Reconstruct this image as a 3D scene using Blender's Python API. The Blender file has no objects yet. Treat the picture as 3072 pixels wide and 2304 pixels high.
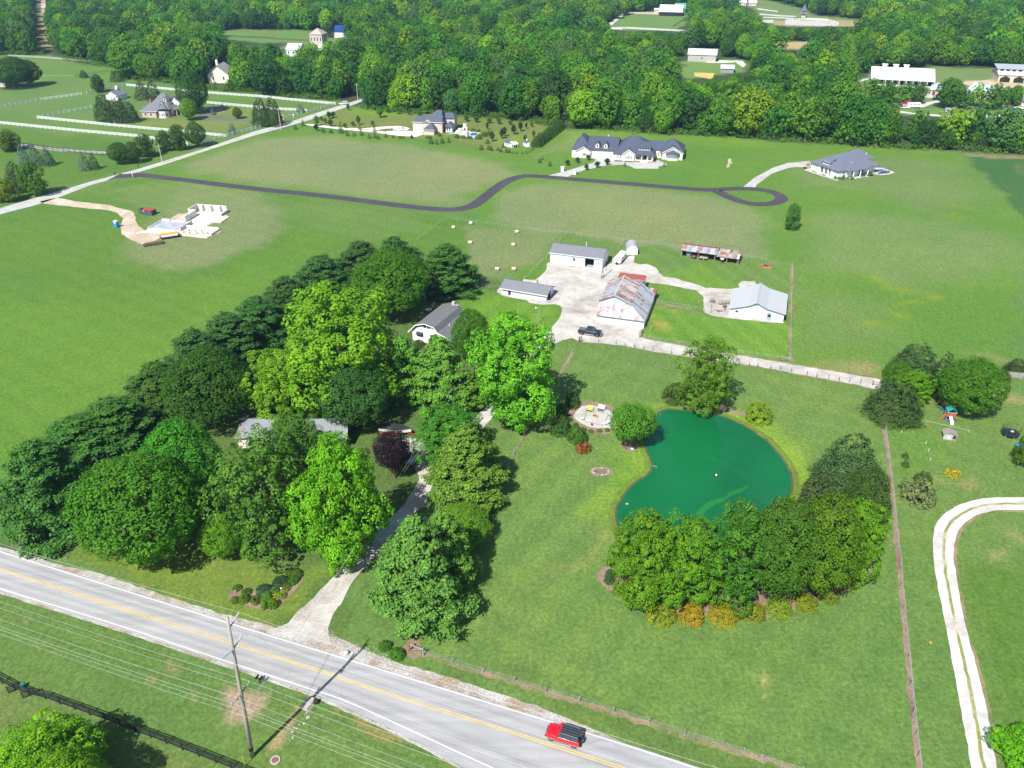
import bpy,bmesh,math,random
import numpy as np
from mathutils import Vector,Matrix,noise

random.seed(7)
RNG=np.random.default_rng(7)
scene=bpy.context.scene
COL=scene.collection
rad=math.radians

# ------------------------------------------------------------------ camera, sky, sun, exposure
CAM_H,PITCH,FOC=89.0,rad(30.5),2400.0 # metres, below the horizon, focal length in photo pixels (3072 wide)
cam=bpy.data.cameras.new('camera')
cam.sensor_width=36.0
cam.lens=FOC/3072*36.0
cam.clip_start,cam.clip_end=1.0,30000.0
camo=bpy.data.objects.new('camera',cam)
COL.objects.link(camo)
camo.location=(0,0,CAM_H)
camo.rotation_euler=(math.pi/2-PITCH,0,0)
scene.camera=camo

SUN_TO=Vector((10.1,17.4,-23.85)).normalized() # the way the light travels (pole shadow)
SUN_EL=math.asin(-SUN_TO.z)
world=bpy.data.worlds.new('World')
scene.world=world
world.use_nodes=True
wn=world.node_tree
wn.nodes.clear()
sky=wn.nodes.new('ShaderNodeTexSky')
sky.sky_type='NISHITA'
sky.sun_disc=False
sky.sun_elevation=SUN_EL
sky.sun_rotation=math.atan2(-SUN_TO.x,-SUN_TO.y)
sky.air_density,sky.dust_density,sky.ozone_density=1.0,0.6,1.0
bg=wn.nodes.new('ShaderNodeBackground')
bg.inputs['Strength'].default_value=0.088
wo=wn.nodes.new('ShaderNodeOutputWorld')
wn.links.new(sky.outputs[0],bg.inputs['Color'])
wn.links.new(bg.outputs[0],wo.inputs['Surface'])
sun=bpy.data.lights.new('sun','SUN')
sun.energy=4.7
sun.angle=rad(0.5)
sun.color=(1.0,0.97,0.92)
suno=bpy.data.objects.new('sun',sun)
COL.objects.link(suno)
suno.rotation_euler=SUN_TO.to_track_quat('-Z','Y').to_euler()
scene.view_settings.view_transform='Standard'
scene.view_settings.look='None'
scene.view_settings.exposure=0.92
scene.view_settings.gamma=1.0
scene.view_settings.use_curve_mapping=False
cy=scene.cycles
cy.max_bounces,cy.diffuse_bounces,cy.glossy_bounces=6,3,2
cy.transmission_bounces,cy.transparent_max_bounces,cy.volume_bounces=3,6,0

# ------------------------------------------------------------------ surveying: photo pixel -> point on a level plane
SP,CP=math.sin(PITCH),math.cos(PITCH)

def G(x,y,z=0.0):
    u,v=(x-1536)/FOC,(y-1152)/FOC
    t=(CAM_H-z)/(SP+v*CP)
    return Vector((t*u,t*(CP-v*SP),z))

def PXL(p):
    d=p[1]*CP+(CAM_H-p[2])*SP
    return 1536+FOC*p[0]/d,1152+FOC*(-p[1]*SP+(CAM_H-p[2])*CP)/d,d

def view(ox,oy,k):
    return lambda x,y,z=0.0:G(ox+x/k,oy+y/k,z)

K8=2212/800
a1,a2,a3,a4=(view(o,0,K8) for o in(0,760,1520,2272))
b1,b2,b3,b4=(view(o,560,K8) for o in(0,760,1520,2272))
c1,c2,c3,c4=(view(o,1120,K8) for o in(0,760,1520,2272))
d1,d2,d3,d4=(view(o,1704,K8) for o in(0,760,1520,2272))
vA=view(1460,700,2212/600)
vB=view(1980,700,2212/420)
vR=view(1680,380,2212/400)
vW=view(2380,430,2212/340)
vC=view(300,580,2212/420)
vN=view(380,240,2212/400)
vT=view(1200,310,2212/420)
vH=view(1200,870,1164/220)
vF=view(680,1700,1270/320)
vP=view(1690,1190,1270/300)
vS=view(2780,1190,1270/292)
vO=view(2580,180,1270/492)

def P2(fn,*pts):
    return[fn(*p) for p in pts]

# ------------------------------------------------------------------ materials
MATS={}

def nodes_of(name):
    m=bpy.data.materials.new(name)
    m.use_nodes=True
    nt=m.node_tree
    nt.nodes.clear()
    out=nt.nodes.new('ShaderNodeOutputMaterial')
    return m,nt,out

class NT:
    def __init__(s,nt):s.nt=nt
    def n(s,t,**kw):
        nd=s.nt.nodes.new(t)
        for k,v in kw.items():
            if k in nd.inputs.keys():
                s.put(nd.inputs[k],v)
            else:setattr(nd,k,v)
        return nd
    def put(s,sock,v):
        if hasattr(v,'is_output') or hasattr(v,'links') and not isinstance(v,(int,float,tuple)):s.nt.links.new(v,sock)
        else:sock.default_value=v
    def coord(s,kind='Object',scale=(1,1,1),rot=(0,0,0)):
        tc=s.n('ShaderNodeTexCoord')
        mp=s.n('ShaderNodeMapping')
        mp.inputs['Scale'].default_value=scale
        mp.inputs['Rotation'].default_value=rot
        s.nt.links.new(tc.outputs[kind],mp.inputs['Vector'])
        return mp.outputs[0]
    def noise(s,vec,scale,detail=3,rough=.55,dist=0):
        n=s.n('ShaderNodeTexNoise')
        n.inputs['Scale'].default_value=scale
        n.inputs['Detail'].default_value=detail
        n.inputs['Roughness'].default_value=rough
        n.inputs['Distortion'].default_value=dist
        s.nt.links.new(vec,n.inputs['Vector'])
        return n.outputs['Fac']
    def ramp(s,fac,stops):
        r=s.n('ShaderNodeValToRGB')
        e=r.color_ramp.elements
        while len(e)<len(stops):e.new(.5)
        for el,(p,c) in zip(e,stops):
            el.position=p
            el.color=(c if isinstance(c,tuple) else(c,c,c))+(1,)
        s.nt.links.new(fac,r.inputs[0])
        return r.outputs[0]
    def mix(s,fac,a,b,mode='MIX'):
        m=s.n('ShaderNodeMix',data_type='RGBA',blend_type=mode)
        for sock,v in((m.inputs[0],fac),(m.inputs[6],a),(m.inputs[7],b)):
            if isinstance(v,bpy.types.NodeSocket):s.nt.links.new(v,sock)
            elif isinstance(v,(int,float)):sock.default_value=v if sock.type=='VALUE' else(v,v,v,1)
            else:sock.default_value=tuple(v)+(1,)
        return m.outputs[2]
    def math(s,op,a,b=0.0):
        m=s.n('ShaderNodeMath',operation=op)
        for sock,v in((m.inputs[0],a),(m.inputs[1],b)):
            if isinstance(v,bpy.types.NodeSocket):s.nt.links.new(v,sock)
            else:sock.default_value=v
        return m.outputs[0]

def principled(w,col,rough=.8,spec=.3,metal=0.0,bump=None,bdist=.05,coat=0.0):
    p=w.n('ShaderNodeBsdfPrincipled')
    if isinstance(col,bpy.types.NodeSocket):w.nt.links.new(col,p.inputs['Base Color'])
    else:p.inputs['Base Color'].default_value=tuple(col)+(1,)
    p.inputs['Roughness'].default_value=rough
    p.inputs['Specular IOR Level'].default_value=spec
    p.inputs['Metallic'].default_value=metal
    p.inputs['Coat Weight'].default_value=coat
    if bump is not None:
        b=w.n('ShaderNodeBump')
        b.inputs['Distance'].default_value=bdist
        b.inputs['Strength'].default_value=.8
        w.nt.links.new(bump,b.inputs['Height'])
        w.nt.links.new(b.outputs[0],p.inputs['Normal'])
    return p.outputs[0]

def M(name,base,rough=.8,var=.15,scale=2.0,spec=.3,metal=0.0,coat=0.0,stretch=(1,1,1),bump=0.0,detail=4):
    """plain surface: the colour, uneven at two scales"""
    if name in MATS:return MATS[name]
    m,nt,out=nodes_of(name)
    w=NT(nt)
    v=w.coord('Object',stretch)
    f=w.noise(v,scale,detail,.6)
    lo=tuple(c*(1-var) for c in base)
    hi=tuple(min(1,c*(1+var)) for c in base)
    c=w.ramp(f,[(.3,lo),(.7,hi)])
    s=principled(w,c,rough,spec,metal,f if bump else None,bump or.05,coat)
    nt.links.new(s,out.inputs[0])
    MATS[name]=m
    return m

def lined(name,base,axis=2,pitch=.2,rough=.7,var=.1,dark=.75,spec=.3,stain=None):
    """siding, ribbed sheet or shingle courses: fine lines across one local axis, blotched"""
    if name in MATS:return MATS[name]
    m,nt,out=nodes_of(name)
    w=NT(nt)
    v=w.coord('Object')
    sx=w.n('ShaderNodeSeparateXYZ')
    nt.links.new(v,sx.inputs[0])
    t=w.math('FRACT',w.math('MULTIPLY',sx.outputs[axis],1/pitch))
    line=w.ramp(t,[(0,dark),(.14,1.0)])
    f=w.noise(v,1.3,5,.65)
    g=w.noise(w.coord('Object',(9,9,9)),1.0,2)
    c=w.ramp(f,[(.3,tuple(x*(1-var) for x in base)),(.7,tuple(min(1,x*(1+var)) for x in base))])
    c=w.mix(.35,c,w.mix(g,tuple(x*.75 for x in base),tuple(min(1,x*1.2) for x in base)))
    c=w.mix(1.0,c,line,'MULTIPLY')
    if stain:
        st=w.noise(w.coord('Object',(1,1,.25)),.55,5,.7)
        c=w.mix(w.ramp(st,[(.52,0.0),(.66,.8)]),c,stain)
    s=principled(w,c,rough,spec,0,t,.02)
    nt.links.new(s,out.inputs[0])
    MATS[name]=m
    return m

def rusty(name,zinc=(.27,.292,.318),rust=(.20,.08,.042),lo=.46,hi=.6):
    """old galvanised sheet; each panel rusts differently"""
    if name in MATS:return MATS[name]
    m,nt,out=nodes_of(name)
    w=NT(nt)
    v=w.coord('Object',(1.0,1.0,1.0))
    oi=w.n('ShaderNodeObjectInfo')
    off=w.math('MULTIPLY',oi.outputs['Random'],40.0)
    cmb=w.n('ShaderNodeCombineXYZ')
    for i in range(3):nt.links.new(off,cmb.inputs[i])
    add=w.n('ShaderNodeVectorMath',operation='ADD')
    nt.links.new(v,add.inputs[0]);nt.links.new(cmb.outputs[0],add.inputs[1])
    f=w.noise(add.outputs[0],.55,6,.7,.4)
    g=w.noise(add.outputs[0],4.0,3,.6)
    bias=w.math('ADD',f,w.math('MULTIPLY',w.math('SUBTRACT',oi.outputs['Random'],.6),.22))
    k=w.ramp(bias,[(lo,0.0),(hi,1.0)])
    zc=w.mix(g,tuple(c*.8 for c in zinc),tuple(c*1.2 for c in zinc))
    rc=w.mix(g,tuple(c*.6 for c in rust),tuple(c*1.5 for c in rust))
    c=w.mix(k,zc,rc)
    c=w.mix(1.0,c,oi.outputs['Color'],'MULTIPLY')
    s=principled(w,c,.55,.4,0,g,.01)
    nt.links.new(s,out.inputs[0])
    MATS[name]=m
    return m

def leafmat(name='leaves',trans=.3,inst=False):
    if name in MATS:return MATS[name]
    m,nt,out=nodes_of(name)
    w=NT(nt)
    oi=w.n('ShaderNodeObjectInfo')
    at=w.n('ShaderNodeAttribute',attribute_name='tone')
    rnd=oi.outputs['Random']
    hs=w.n('ShaderNodeHueSaturation')
    ic=w.n('ShaderNodeAttribute',attribute_type='INSTANCER',attribute_name='leafcol')
    nt.links.new(ic.outputs['Color'] if inst else oi.outputs['Color'],hs.inputs['Color'])
    nt.links.new(w.math('ADD',w.math('MULTIPLY',rnd,.025),.4875),hs.inputs['Hue'])
    nt.links.new(w.math('ADD',w.math('MULTIPLY',rnd,.3),.85),hs.inputs['Value'])
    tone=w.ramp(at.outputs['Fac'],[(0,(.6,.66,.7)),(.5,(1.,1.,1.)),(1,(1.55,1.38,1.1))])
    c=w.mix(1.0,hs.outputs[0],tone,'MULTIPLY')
    d=w.n('ShaderNodeBsdfPrincipled')
    nt.links.new(c,d.inputs['Base Color'])
    d.inputs['Roughness'].default_value=.55
    d.inputs['Specular IOR Level'].default_value=.1
    t=w.n('ShaderNodeBsdfTranslucent')
    nt.links.new(w.mix(1.0,c,(1.05,1.25,.4),'MULTIPLY'),t.inputs['Color'])
    mx=w.n('ShaderNodeMixShader')
    mx.inputs[0].default_value=trans
    nt.links.new(d.outputs[0],mx.inputs[1]);nt.links.new(t.outputs[0],mx.inputs[2])
    nt.links.new(mx.outputs[0],out.inputs[0])
    MATS[name]=m
    return m

def groundmat():
    m,nt,out=nodes_of('grass_ground')
    w=NT(nt)
    v=w.coord('Object')
    col=w.n('ShaderNodeAttribute',attribute_name='col')
    det=w.n('ShaderNodeAttribute',attribute_name='det')
    sp=w.n('ShaderNodeSeparateColor')
    nt.links.new(det.outputs['Color'],sp.inputs[0])
    fine=w.noise(v,1.7,5,.8)
    tuft=w.noise(w.coord('Object',(1,.55,1)),.9,3,.6,.3)
    mid=w.noise(v,.11,5,.6)
    big=w.noise(v,.021,4,.55)
    c=col.outputs['Color']
    c=w.mix(1.0,c,w.ramp(fine,[(.27,.5),(.5,.98),(.73,1.55)]),'MULTIPLY')
    grain=w.noise(w.coord('Object',(1.2,.6,1)),.62,5,.85)
    c=w.mix(1.0,c,w.ramp(grain,[(.32,(.84,.87,.85)),(.68,(1.17,1.13,1.15))]),'MULTIPLY')
    c=w.mix(1.0,c,w.ramp(tuft,[(.3,.92),(.7,1.09)]),'MULTIPLY')
    c=w.mix(1.0,c,w.ramp(mid,[(.3,(.93,.96,.93)),(.7,(1.08,1.04,1.08))]),'MULTIPLY')
    c=w.mix(1.0,c,w.ramp(big,[(.35,(.90,.95,.95)),(.65,(1.11,1.04,1.02))]),'MULTIPLY')
    # mown swathes: bands of leaning grass, two headings
    for ch,ang,wl in((0,38,.42),(1,-57,.5),(2,-19,.55)):
        wv=w.n('ShaderNodeTexWave')
        wv.inputs['Scale'].default_value=wl*.1
        wv.inputs['Distortion'].default_value=2.2
        wv.inputs['Detail'].default_value=3
        wv.inputs['Detail Scale'].default_value=.6
        nt.links.new(w.coord('Object',(1,1,1),(0,0,rad(ang))),wv.inputs['Vector'])
        c=w.mix(sp.outputs[ch],c,w.mix(1.0,c,w.ramp(wv.outputs['Fac'],[(.2,(.92,.94,.95)),(.8,(1.1,1.07,1.03))]),'MULTIPLY'))
    s=principled(w,c,.85,.15,0,fine,.12)
    nt.links.new(s,out.inputs[0])
    MATS['ground']=m
    return m

def gravelmat(name,base,patch,patchlo=.5,patchhi=.68,fine=.35):
    if name in MATS:return MATS[name]
    m,nt,out=nodes_of(name)
    w=NT(nt)
    v=w.coord('Object')
    f=w.noise(v,3.2,5,.75)
    p=w.noise(v,.14,6,.62,.5)
    q=w.noise(v,.45,4,.7)
    c=w.mix(w.ramp(p,[(patchlo,0.0),(patchhi,1.0)]),base,patch)
    c=w.mix(1.0,c,w.ramp(f,[(.3,1-fine),(.7,1+fine)]),'MULTIPLY')
    c=w.mix(1.0,c,w.ramp(q,[(.35,.85),(.65,1.12)]),'MULTIPLY')
    s=principled(w,c,.92,.15,0,f,.05)
    nt.links.new(s,out.inputs[0])
    MATS[name]=m
    return m

def roadmat():
    m,nt,out=nodes_of('road_asphalt')
    w=NT(nt)
    v=w.coord('Object')
    at=w.n('ShaderNodeAttribute',attribute_name='across')
    f=w.noise(v,5.0,4,.7)
    lg=w.noise(w.coord('Object',(.05,1.1,1),(0,0,rad(20.4))),1.0,4,.6)
    blot=w.noise(v,.12,5,.6)
    tr=w.ramp(at.outputs['Fac'],[(0,.95),(.1,1.0),(.16,.8),(.24,1.06),(.33,.8),(.42,1.03),(.5,1.0),(.58,1.03),(.67,.82),(.76,1.05),(.84,.84),(.92,1.0),(1,.92)])
    c=w.mix(f,(.24,.237,.237),(.355,.35,.345))
    c=w.mix(.8,c,tr,'MULTIPLY')
    c=w.mix(1.0,c,w.ramp(lg,[(.3,.88),(.7,1.1)]),'MULTIPLY')
    c=w.mix(1.0,c,w.ramp(blot,[(.35,.94),(.65,1.05)]),'MULTIPLY')
    vo=w.n('ShaderNodeTexVoronoi',feature='DISTANCE_TO_EDGE')
    vo.inputs['Scale'].default_value=.16
    nt.links.new(w.coord('Object',(1,1,1),(0,0,.4)),vo.inputs['Vector'])
    cr=w.math('MULTIPLY',w.ramp(vo.outputs['Distance'],[(0,1.0),(.006,0.0)]),w.ramp(w.noise(v,.09,2),[(.5,0.0),(.6,.5)]))
    c=w.mix(cr,c,(.1,.1,.1))
    s=principled(w,c,.9,.2,0,f,.01)
    nt.links.new(s,out.inputs[0])
    return m

def watermat(name='pond_water',base=(.003,.084,.024)):
    m,nt,out=nodes_of(name)
    w=NT(nt)
    v=w.coord('Object')
    a=w.noise(w.coord('Object',(1,.7,1),(0,0,.6)),.035,3,.5,.8)
    c=w.mix(w.ramp(a,[(.38,0.0),(.62,1.0)]),base,tuple(x*1.3 for x in base))
    rip=w.noise(v,1.6,3,.6)
    s=principled(w,c,.08,.3,0,rip,.004)
    nt.links.new(s,out.inputs[0])
    return m

def ballmat():pass

WHITE=M('white_paint',(.68,.68,.67),.5,.06,1.5)
SIDING=lined('white_siding',(.68,.69,.70),2,.22,.5,.05,.82)
BLUESIDE=lined('pale_blue_siding',(.60,.66,.74),0,.33,.5,.05,.85)
BEIGE=M('pale_brick',(.62,.53,.47),.85,.1,3)
BUFF=M('buff_brick',(.46,.38,.33),.85,.12,3)
REDBRICK=M('red_brick',(.30,.12,.09),.85,.2,3)
STONE=M('limestone',(.58,.54,.48),.85,.15,1.5)
SHING_GREY=lined('grey_shingles',(.155,.165,.18),2,.16,.9,.12,.78,.15)
SHING_DARK=lined('charcoal_shingles',(.062,.075,.105),2,.2,.9,.14,.8,.15)
SHING_WARM=lined('weathered_shingles',(.125,.125,.13),2,.16,.9,.15,.8,.15)
TINROOF=lined('pale_metal_roof',(.37,.375,.38),1,.9,.45,.06,.86,.4)
GREYMETAL=lined('grey_metal_sheet',(.30,.32,.35),1,.45,.45,.1,.75,.5)
RUST=rusty('rusty_sheet')
RUSTY=rusty('red_rusty_sheet',(.36,.34,.33),(.21,.085,.05),.40,.58)
GLASS=M('window_glass',(.035,.05,.07),.12,.2,1,.6)
DARK=M('dark_interior',(.018,.018,.02),.9,.2)
DOORDK=M('dark_door',(.03,.015,.03),.5,.1)
WOODGREY=M('grey_weathered_wood',(.26,.245,.225),.9,.2,4,stretch=(1,1,.15))
WOODBROWN=M('brown_wood',(.20,.115,.06),.85,.25,3)
CEDAR=M('cedar_wood',(.33,.16,.08),.8,.2,3)
BLACKWOOD=M('black_stained_board',(.02,.021,.022),.7,.2,3)
POLEWOOD=M('pole_wood',(.27,.245,.21),.9,.25,3,stretch=(1,1,.1))
WIRE=M('bare_wire',(.36,.37,.37),.5,.05)
GALV=M('galvanised_steel',(.42,.44,.45),.45,.1,3,.5)
BLACKP=M('black_plastic',(.015,.015,.017),.5,.1)
RUBBER=M('tyre_rubber',(.018,.018,.019),.9,.1)
ALLOY=M('alloy_rim',(.30,.30,.31),.35,.1,2,.5,.6)
CHROME=M('bright_trim',(.6,.6,.62),.25,.05,2,.5,.8)
CONC=M('pale_concrete',(.55,.53,.50),.9,.12,.8)
CONCDK=M('blue_grey_concrete',(.30,.32,.36),.8,.25,.4)  # darker blue-grey concrete, blotched
BARK=M('bark',(.11,.085,.065),.95,.3,3,stretch=(1,1,.3))
PALEBARK=M('pale_bark',(.26,.235,.20),.95,.25,2,stretch=(1,1,.3))
MULCH=gravelmat('mulch',(.21,.15,.105),(.13,.085,.06),.5,.66,.4)
STRAW=gravelmat('dead_grass_strip',(.23,.165,.10),(.10,.135,.04),.42,.58,.45)
DIRT=gravelmat('bare_earth',(.37,.29,.215),(.45,.38,.31),.45,.6,.25)
GRAVEL=gravelmat('white_gravel',(.41,.385,.35),(.27,.245,.21),.44,.68,.28)
ROADGRAVEL=gravelmat('shoulder_gravel',(.34,.325,.30),(.25,.19,.13),.46,.62,.5)
CHIP=gravelmat('chip_seal',(.37,.36,.34),(.30,.285,.26),.5,.7,.15)
NEWASPH=gravelmat('fresh_asphalt',(.052,.048,.058),(.065,.06,.07),.5,.7,.15)
DRIVEDARK=gravelmat('old_drive',(.10,.105,.13),(.13,.13,.15),.5,.7,.15)
LIMEDRIVE=gravelmat('bright_stone',(.45,.435,.41),(.34,.315,.27),.5,.72,.15)
FLAG=gravelmat('flagstone',(.40,.38,.35),(.30,.28,.25),.5,.65,.2)
POOLBLUE=M('pool_water',(.012,.13,.42),.1,.2,1,.5)
POOLGREY=M('still_pool_water',(.10,.16,.30),.1,.1,1,.5)
BRONZE=M('rim_red',(.2,.02,.02),.5)
PAINT_RED=M('red_car_paint',(.60,.003,.012),.25,.04,1,.5,0,1)
PAINT_NAVY=M('navy_car_paint',(.004,.006,.02),.22,.05,1,.5,0,1)
PAINT_WHITE=M('white_car_paint',(.75,.76,.77),.3,.03,1,.5,0,.6)
PAINT_SILVER=M('silver_blue_paint',(.24,.29,.34),.3,.05,1,.5,.3,.8)
BLACKTOP=M('black_hard_top',(.02,.024,.032),.5,.1,3)
TAILRED=M('tail_lamp',(.35,.01,.01),.3)
TARP=M('black_boat_cover',(.02,.02,.023),.8,.3,1)
HAY=M('hay',(.40,.35,.23),.95,.25,3,bump=.05)
OLDHAY=M('grey_old_hay',(.22,.19,.16),.95,.3,3,bump=.05)
ROCK=M('pale_rock',(.29,.265,.23),.9,.25,1.5,bump=.05)
BLUEPL=M('blue_plastic',(.01,.17,.55),.35,.1)
TEALP=M('teal_plastic',(.01,.26,.25),.5,.1)
LIME=M('lime_cushion',(.38,.60,.06),.8,.1)
ORANGE=M('orange_tarp',(.75,.27,.02),.6,.15)
DUMPGREY=M('grey_steel',(.06,.075,.09),.6,.2)
DUMPRED=M('red_oxide',(.40,.06,.03),.8,.25)
LEAF=leafmat()
NEEDLE=leafmat('needles',.12)

# ------------------------------------------------------------------ mesh building
class MB:
    def __init__(s):s.v,s.f=[],[]
    def face(s,*pts):
        n=len(s.v)
        s.v+=[tuple(p) for p in pts]
        s.f.append(tuple(range(n,n+len(pts))))
        return s
    def box(s,x0,x1,y0,y1,z0,z1,m=None):
        n=len(s.v)
        pts=[(x,y,z) for z in(z0,z1) for y in(y0,y1) for x in(x0,x1)]
        if m is not None:pts=[tuple(m@Vector(p)) for p in pts]
        s.v+=pts
        s.f+=[tuple(n+i for i in q) for q in((0,2,3,1),(4,5,7,6),(0,1,5,4),(2,6,7,3),(0,4,6,2),(1,3,7,5))]
        return s
    def bar(s,p,q,w=.1,h=.1):
        p,q=Vector(p),Vector(q)
        d=(q-p)
        L=d.length
        d.normalize()
        up=Vector((0,0,1)) if abs(d.z)<.95 else Vector((1,0,0))
        a=d.cross(up).normalized()
        b=a.cross(d)
        m=Matrix(((d.x,a.x,b.x,p.x),(d.y,a.y,b.y,p.y),(d.z,a.z,b.z,p.z),(0,0,0,1)))
        return s.box(0,L,-w/2,w/2,-h/2,h/2,m)
    def tube(s,pts,rs,n=8,cap=True):
        pts=[Vector(p) for p in pts]
        if not hasattr(rs,'__len__'):rs=[rs]*len(pts)
        b0=len(s.v)
        for i,p in enumerate(pts):
            d=(pts[min(i+1,len(pts)-1)]-pts[max(i-1,0)]).normalized()
            a=d.cross(Vector((0,0,1)) if abs(d.z)<.9 else Vector((1,0,0))).normalized()
            b=a.cross(d)
            for k in range(n):
                t=2*math.pi*k/n
                s.v.append(tuple(p+rs[i]*(math.cos(t)*a+math.sin(t)*b)))
        for i in range(len(pts)-1):
            for k in range(n):
                q0,q1=b0+i*n+k,b0+i*n+(k+1)%n
                s.f.append((q0,q1,q1+n,q0+n))
        if cap:
            s.f.append(tuple(b0+k for k in range(n))[::-1])
            s.f.append(tuple(b0+(len(pts)-1)*n+k for k in range(n)))
        return s
    def cyl(s,x,y,z0,z1,r,n=16,r1=None):
        return s.tube([(x,y,z0),(x,y,z1)],[r,r if r1 is None else r1],n)
    def prism(s,prof,y0,y1,m=None):
        """(x, z) outline, counter-clockwise, run along y"""
        n,k=len(s.v),len(prof)
        pts=[(x,y,z) for y in(y0,y1) for x,z in prof]
        if m is not None:pts=[tuple(m@Vector(p)) for p in pts]
        s.v+=pts
        s.f.append(tuple(n+i for i in range(k)))
        s.f.append(tuple(n+k+i for i in range(k))[::-1])
        for i in range(k):
            j=(i+1)%k
            s.f.append((n+i,n+k+i,n+k+j,n+j))
        return s
    def slab(s,pts,t=.12):
        """a flat plate: outline given counter-clockwise from above, thickness downwards along its normal"""
        pts=[Vector(p) for p in pts]
        nr=Vector((0,0,0))
        for i in range(len(pts)):nr+=(pts[i]-pts[0]).cross(pts[(i+1)%len(pts)]-pts[0])
        nr.normalize()
        if nr.z<0:
            pts.reverse()
            nr=-nr
        lo=[p-nr*t for p in pts]
        n,k=len(s.v),len(pts)
        s.v+=[tuple(p) for p in pts+lo]
        s.f.append(tuple(range(n,n+k)))
        s.f.append(tuple(range(n+k,n+2*k))[::-1])
        for i in range(k):
            j=(i+1)%k
            s.f.append((n+i,n+k+i,n+k+j,n+j))
        return s
    def rock(s,c,r,seed=0,flat=.7):
        bm=bmesh.new()
        bmesh.ops.create_icosphere(bm,subdivisions=1,radius=1)
        n=len(s.v)
        rr=random.Random(seed)
        ax=Vector((rr.uniform(.7,1.3),rr.uniform(.7,1.3),flat*rr.uniform(.8,1.2)))
        for v in bm.verts:
            k=r*rr.uniform(.8,1.15)
            s.v.append((c[0]+v.co.x*ax.x*k,c[1]+v.co.y*ax.y*k,c[2]+v.co.z*ax.z*k))
        bm.verts.index_update()
        s.f+=[tuple(n+v.index for v in f.verts) for f in bm.faces]
        bm.free()
        return s
    def mesh(s,name,mat,smooth=False,bevel=0.0,merge=False):
        me=bpy.data.meshes.new(name)
        me.from_pydata(s.v,[],s.f)
        if bevel or merge:
            bm=bmesh.new()
            bm.from_mesh(me)
            bmesh.ops.remove_doubles(bm,verts=bm.verts,dist=1e-4)
            if bevel:
                bmesh.ops.bevel(bm,geom=[e for e in bm.edges if len(e.link_faces)==2 and e.calc_face_angle(0)>.5],offset=bevel,segments=2,affect='EDGES',profile=.5)
            bm.to_mesh(me)
            bm.free()
        bmn=bmesh.new()
        bmn.from_mesh(me)
        bmesh.ops.recalc_face_normals(bmn,faces=bmn.faces)
        bmn.to_mesh(me)
        bmn.free()
        if smooth:me.polygons.foreach_set('use_smooth',[True]*len(me.polygons))
        if mat:me.materials.append(mat)
        return me

def link(name,me,parent=None):
    o=bpy.data.objects.new(name,me)
    COL.objects.link(o)
    if parent:o.parent=parent
    return o

def part(parent,name,mb,mat,smooth=False,bevel=0.0,label=None):
    o=link(name,mb.mesh(name,mat,smooth,bevel),parent)
    if label:o['label']=label
    return o

def tag(o,label,cat,group=None):
    o['label'],o['category']=label,cat
    if group:o['group']=group
    return o

def thing(name,label,cat,loc=(0,0,0),rz=0.0,group=None):
    o=bpy.data.objects.new(name,None)
    o.empty_display_size=.5
    COL.objects.link(o)
    o.location=loc
    o.rotation_euler.z=rz
    return tag(o,label,cat,group)

def site(name,label,cat,p,q,group=None):
    """a thing whose local x axis runs from ground point p to ground point q (its front, seen from the camera)"""
    d=q-p
    return thing(name,label,cat,p,math.atan2(d.y,d.x),group),d.length

def dup(o,loc=None,rz=None,label=None,group=None):
    def cp(x,par):
        c=x.copy()
        COL.objects.link(c)
        if par:c.parent=par
        for ch in x.children:cp(ch,c)
        return c
    r=cp(o,None)
    if loc is not None:r.location=loc
    if rz is not None:r.rotation_euler.z=rz
    if label:r['label']=label
    if group:r['group']=group
    return r

def struct(name,me):
    o=link(name,me)
    o['kind']='structure'
    return o

def frame2(p,q):
    d=(q-p).normalized()
    return p,Vector((d.x,d.y,0)),Vector((-d.y,d.x,0))

# ------------------------------------------------------------------ sheets on the ground
def densify(poly,step,closed=True):
    out=[]
    n=len(poly)
    for i in range(n if closed else n-1):
        a,b=Vector(poly[i]),Vector(poly[(i+1)%n])
        k=max(1,int((b-a).length/step))
        out+=[a.lerp(b,j/k) for j in range(k)]
    if not closed:out.append(Vector(poly[-1]))
    return out

def smooth_line(pts,n=6,closed=False):
    """Catmull-Rom through the points"""
    P=[Vector(p) for p in pts]
    N=len(P)
    out=[]
    for i in range(N if closed else N-1):
        g=(lambda k:P[k%N]) if closed else(lambda k:P[max(0,min(N-1,k))])
        p0,p1,p2,p3=g(i-1),g(i),g(i+1),g(i+2)
        for j in range(n):
            t=j/n
            out.append(.5*((2*p1)+(p2-p0)*t+(2*p0-5*p1+4*p2-p3)*t*t+(3*p1-p0-3*p2+p3)*t**3))
    if not closed:out.append(P[-1])
    return out

def sheet(name,poly,mat,z,jitter=.15,step=.8,parent=None):
    pts=densify(poly,step)
    bm=bmesh.new()
    vs=[]
    for p in pts:
        q=Vector((p.x,p.y,0))
        j=noise.noise_vector(q*.9)*jitter+noise.noise_vector(q*.25)*jitter*1.5
        vs.append(bm.verts.new((p.x+j.x,p.y+j.y,z)))
    f=bm.faces.new(vs)
    if f.normal.z<0:f.normal_flip()
    f.normal_update()
    if f.normal.z<0:f.normal_flip()
    bmesh.ops.triangulate(bm,faces=[f])
    me=bpy.data.meshes.new(name)
    bm.to_mesh(me)
    bm.free()
    me.materials.append(mat)
    o=link(name,me,parent)
    if not parent:o['kind']='structure'
    return o

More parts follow.
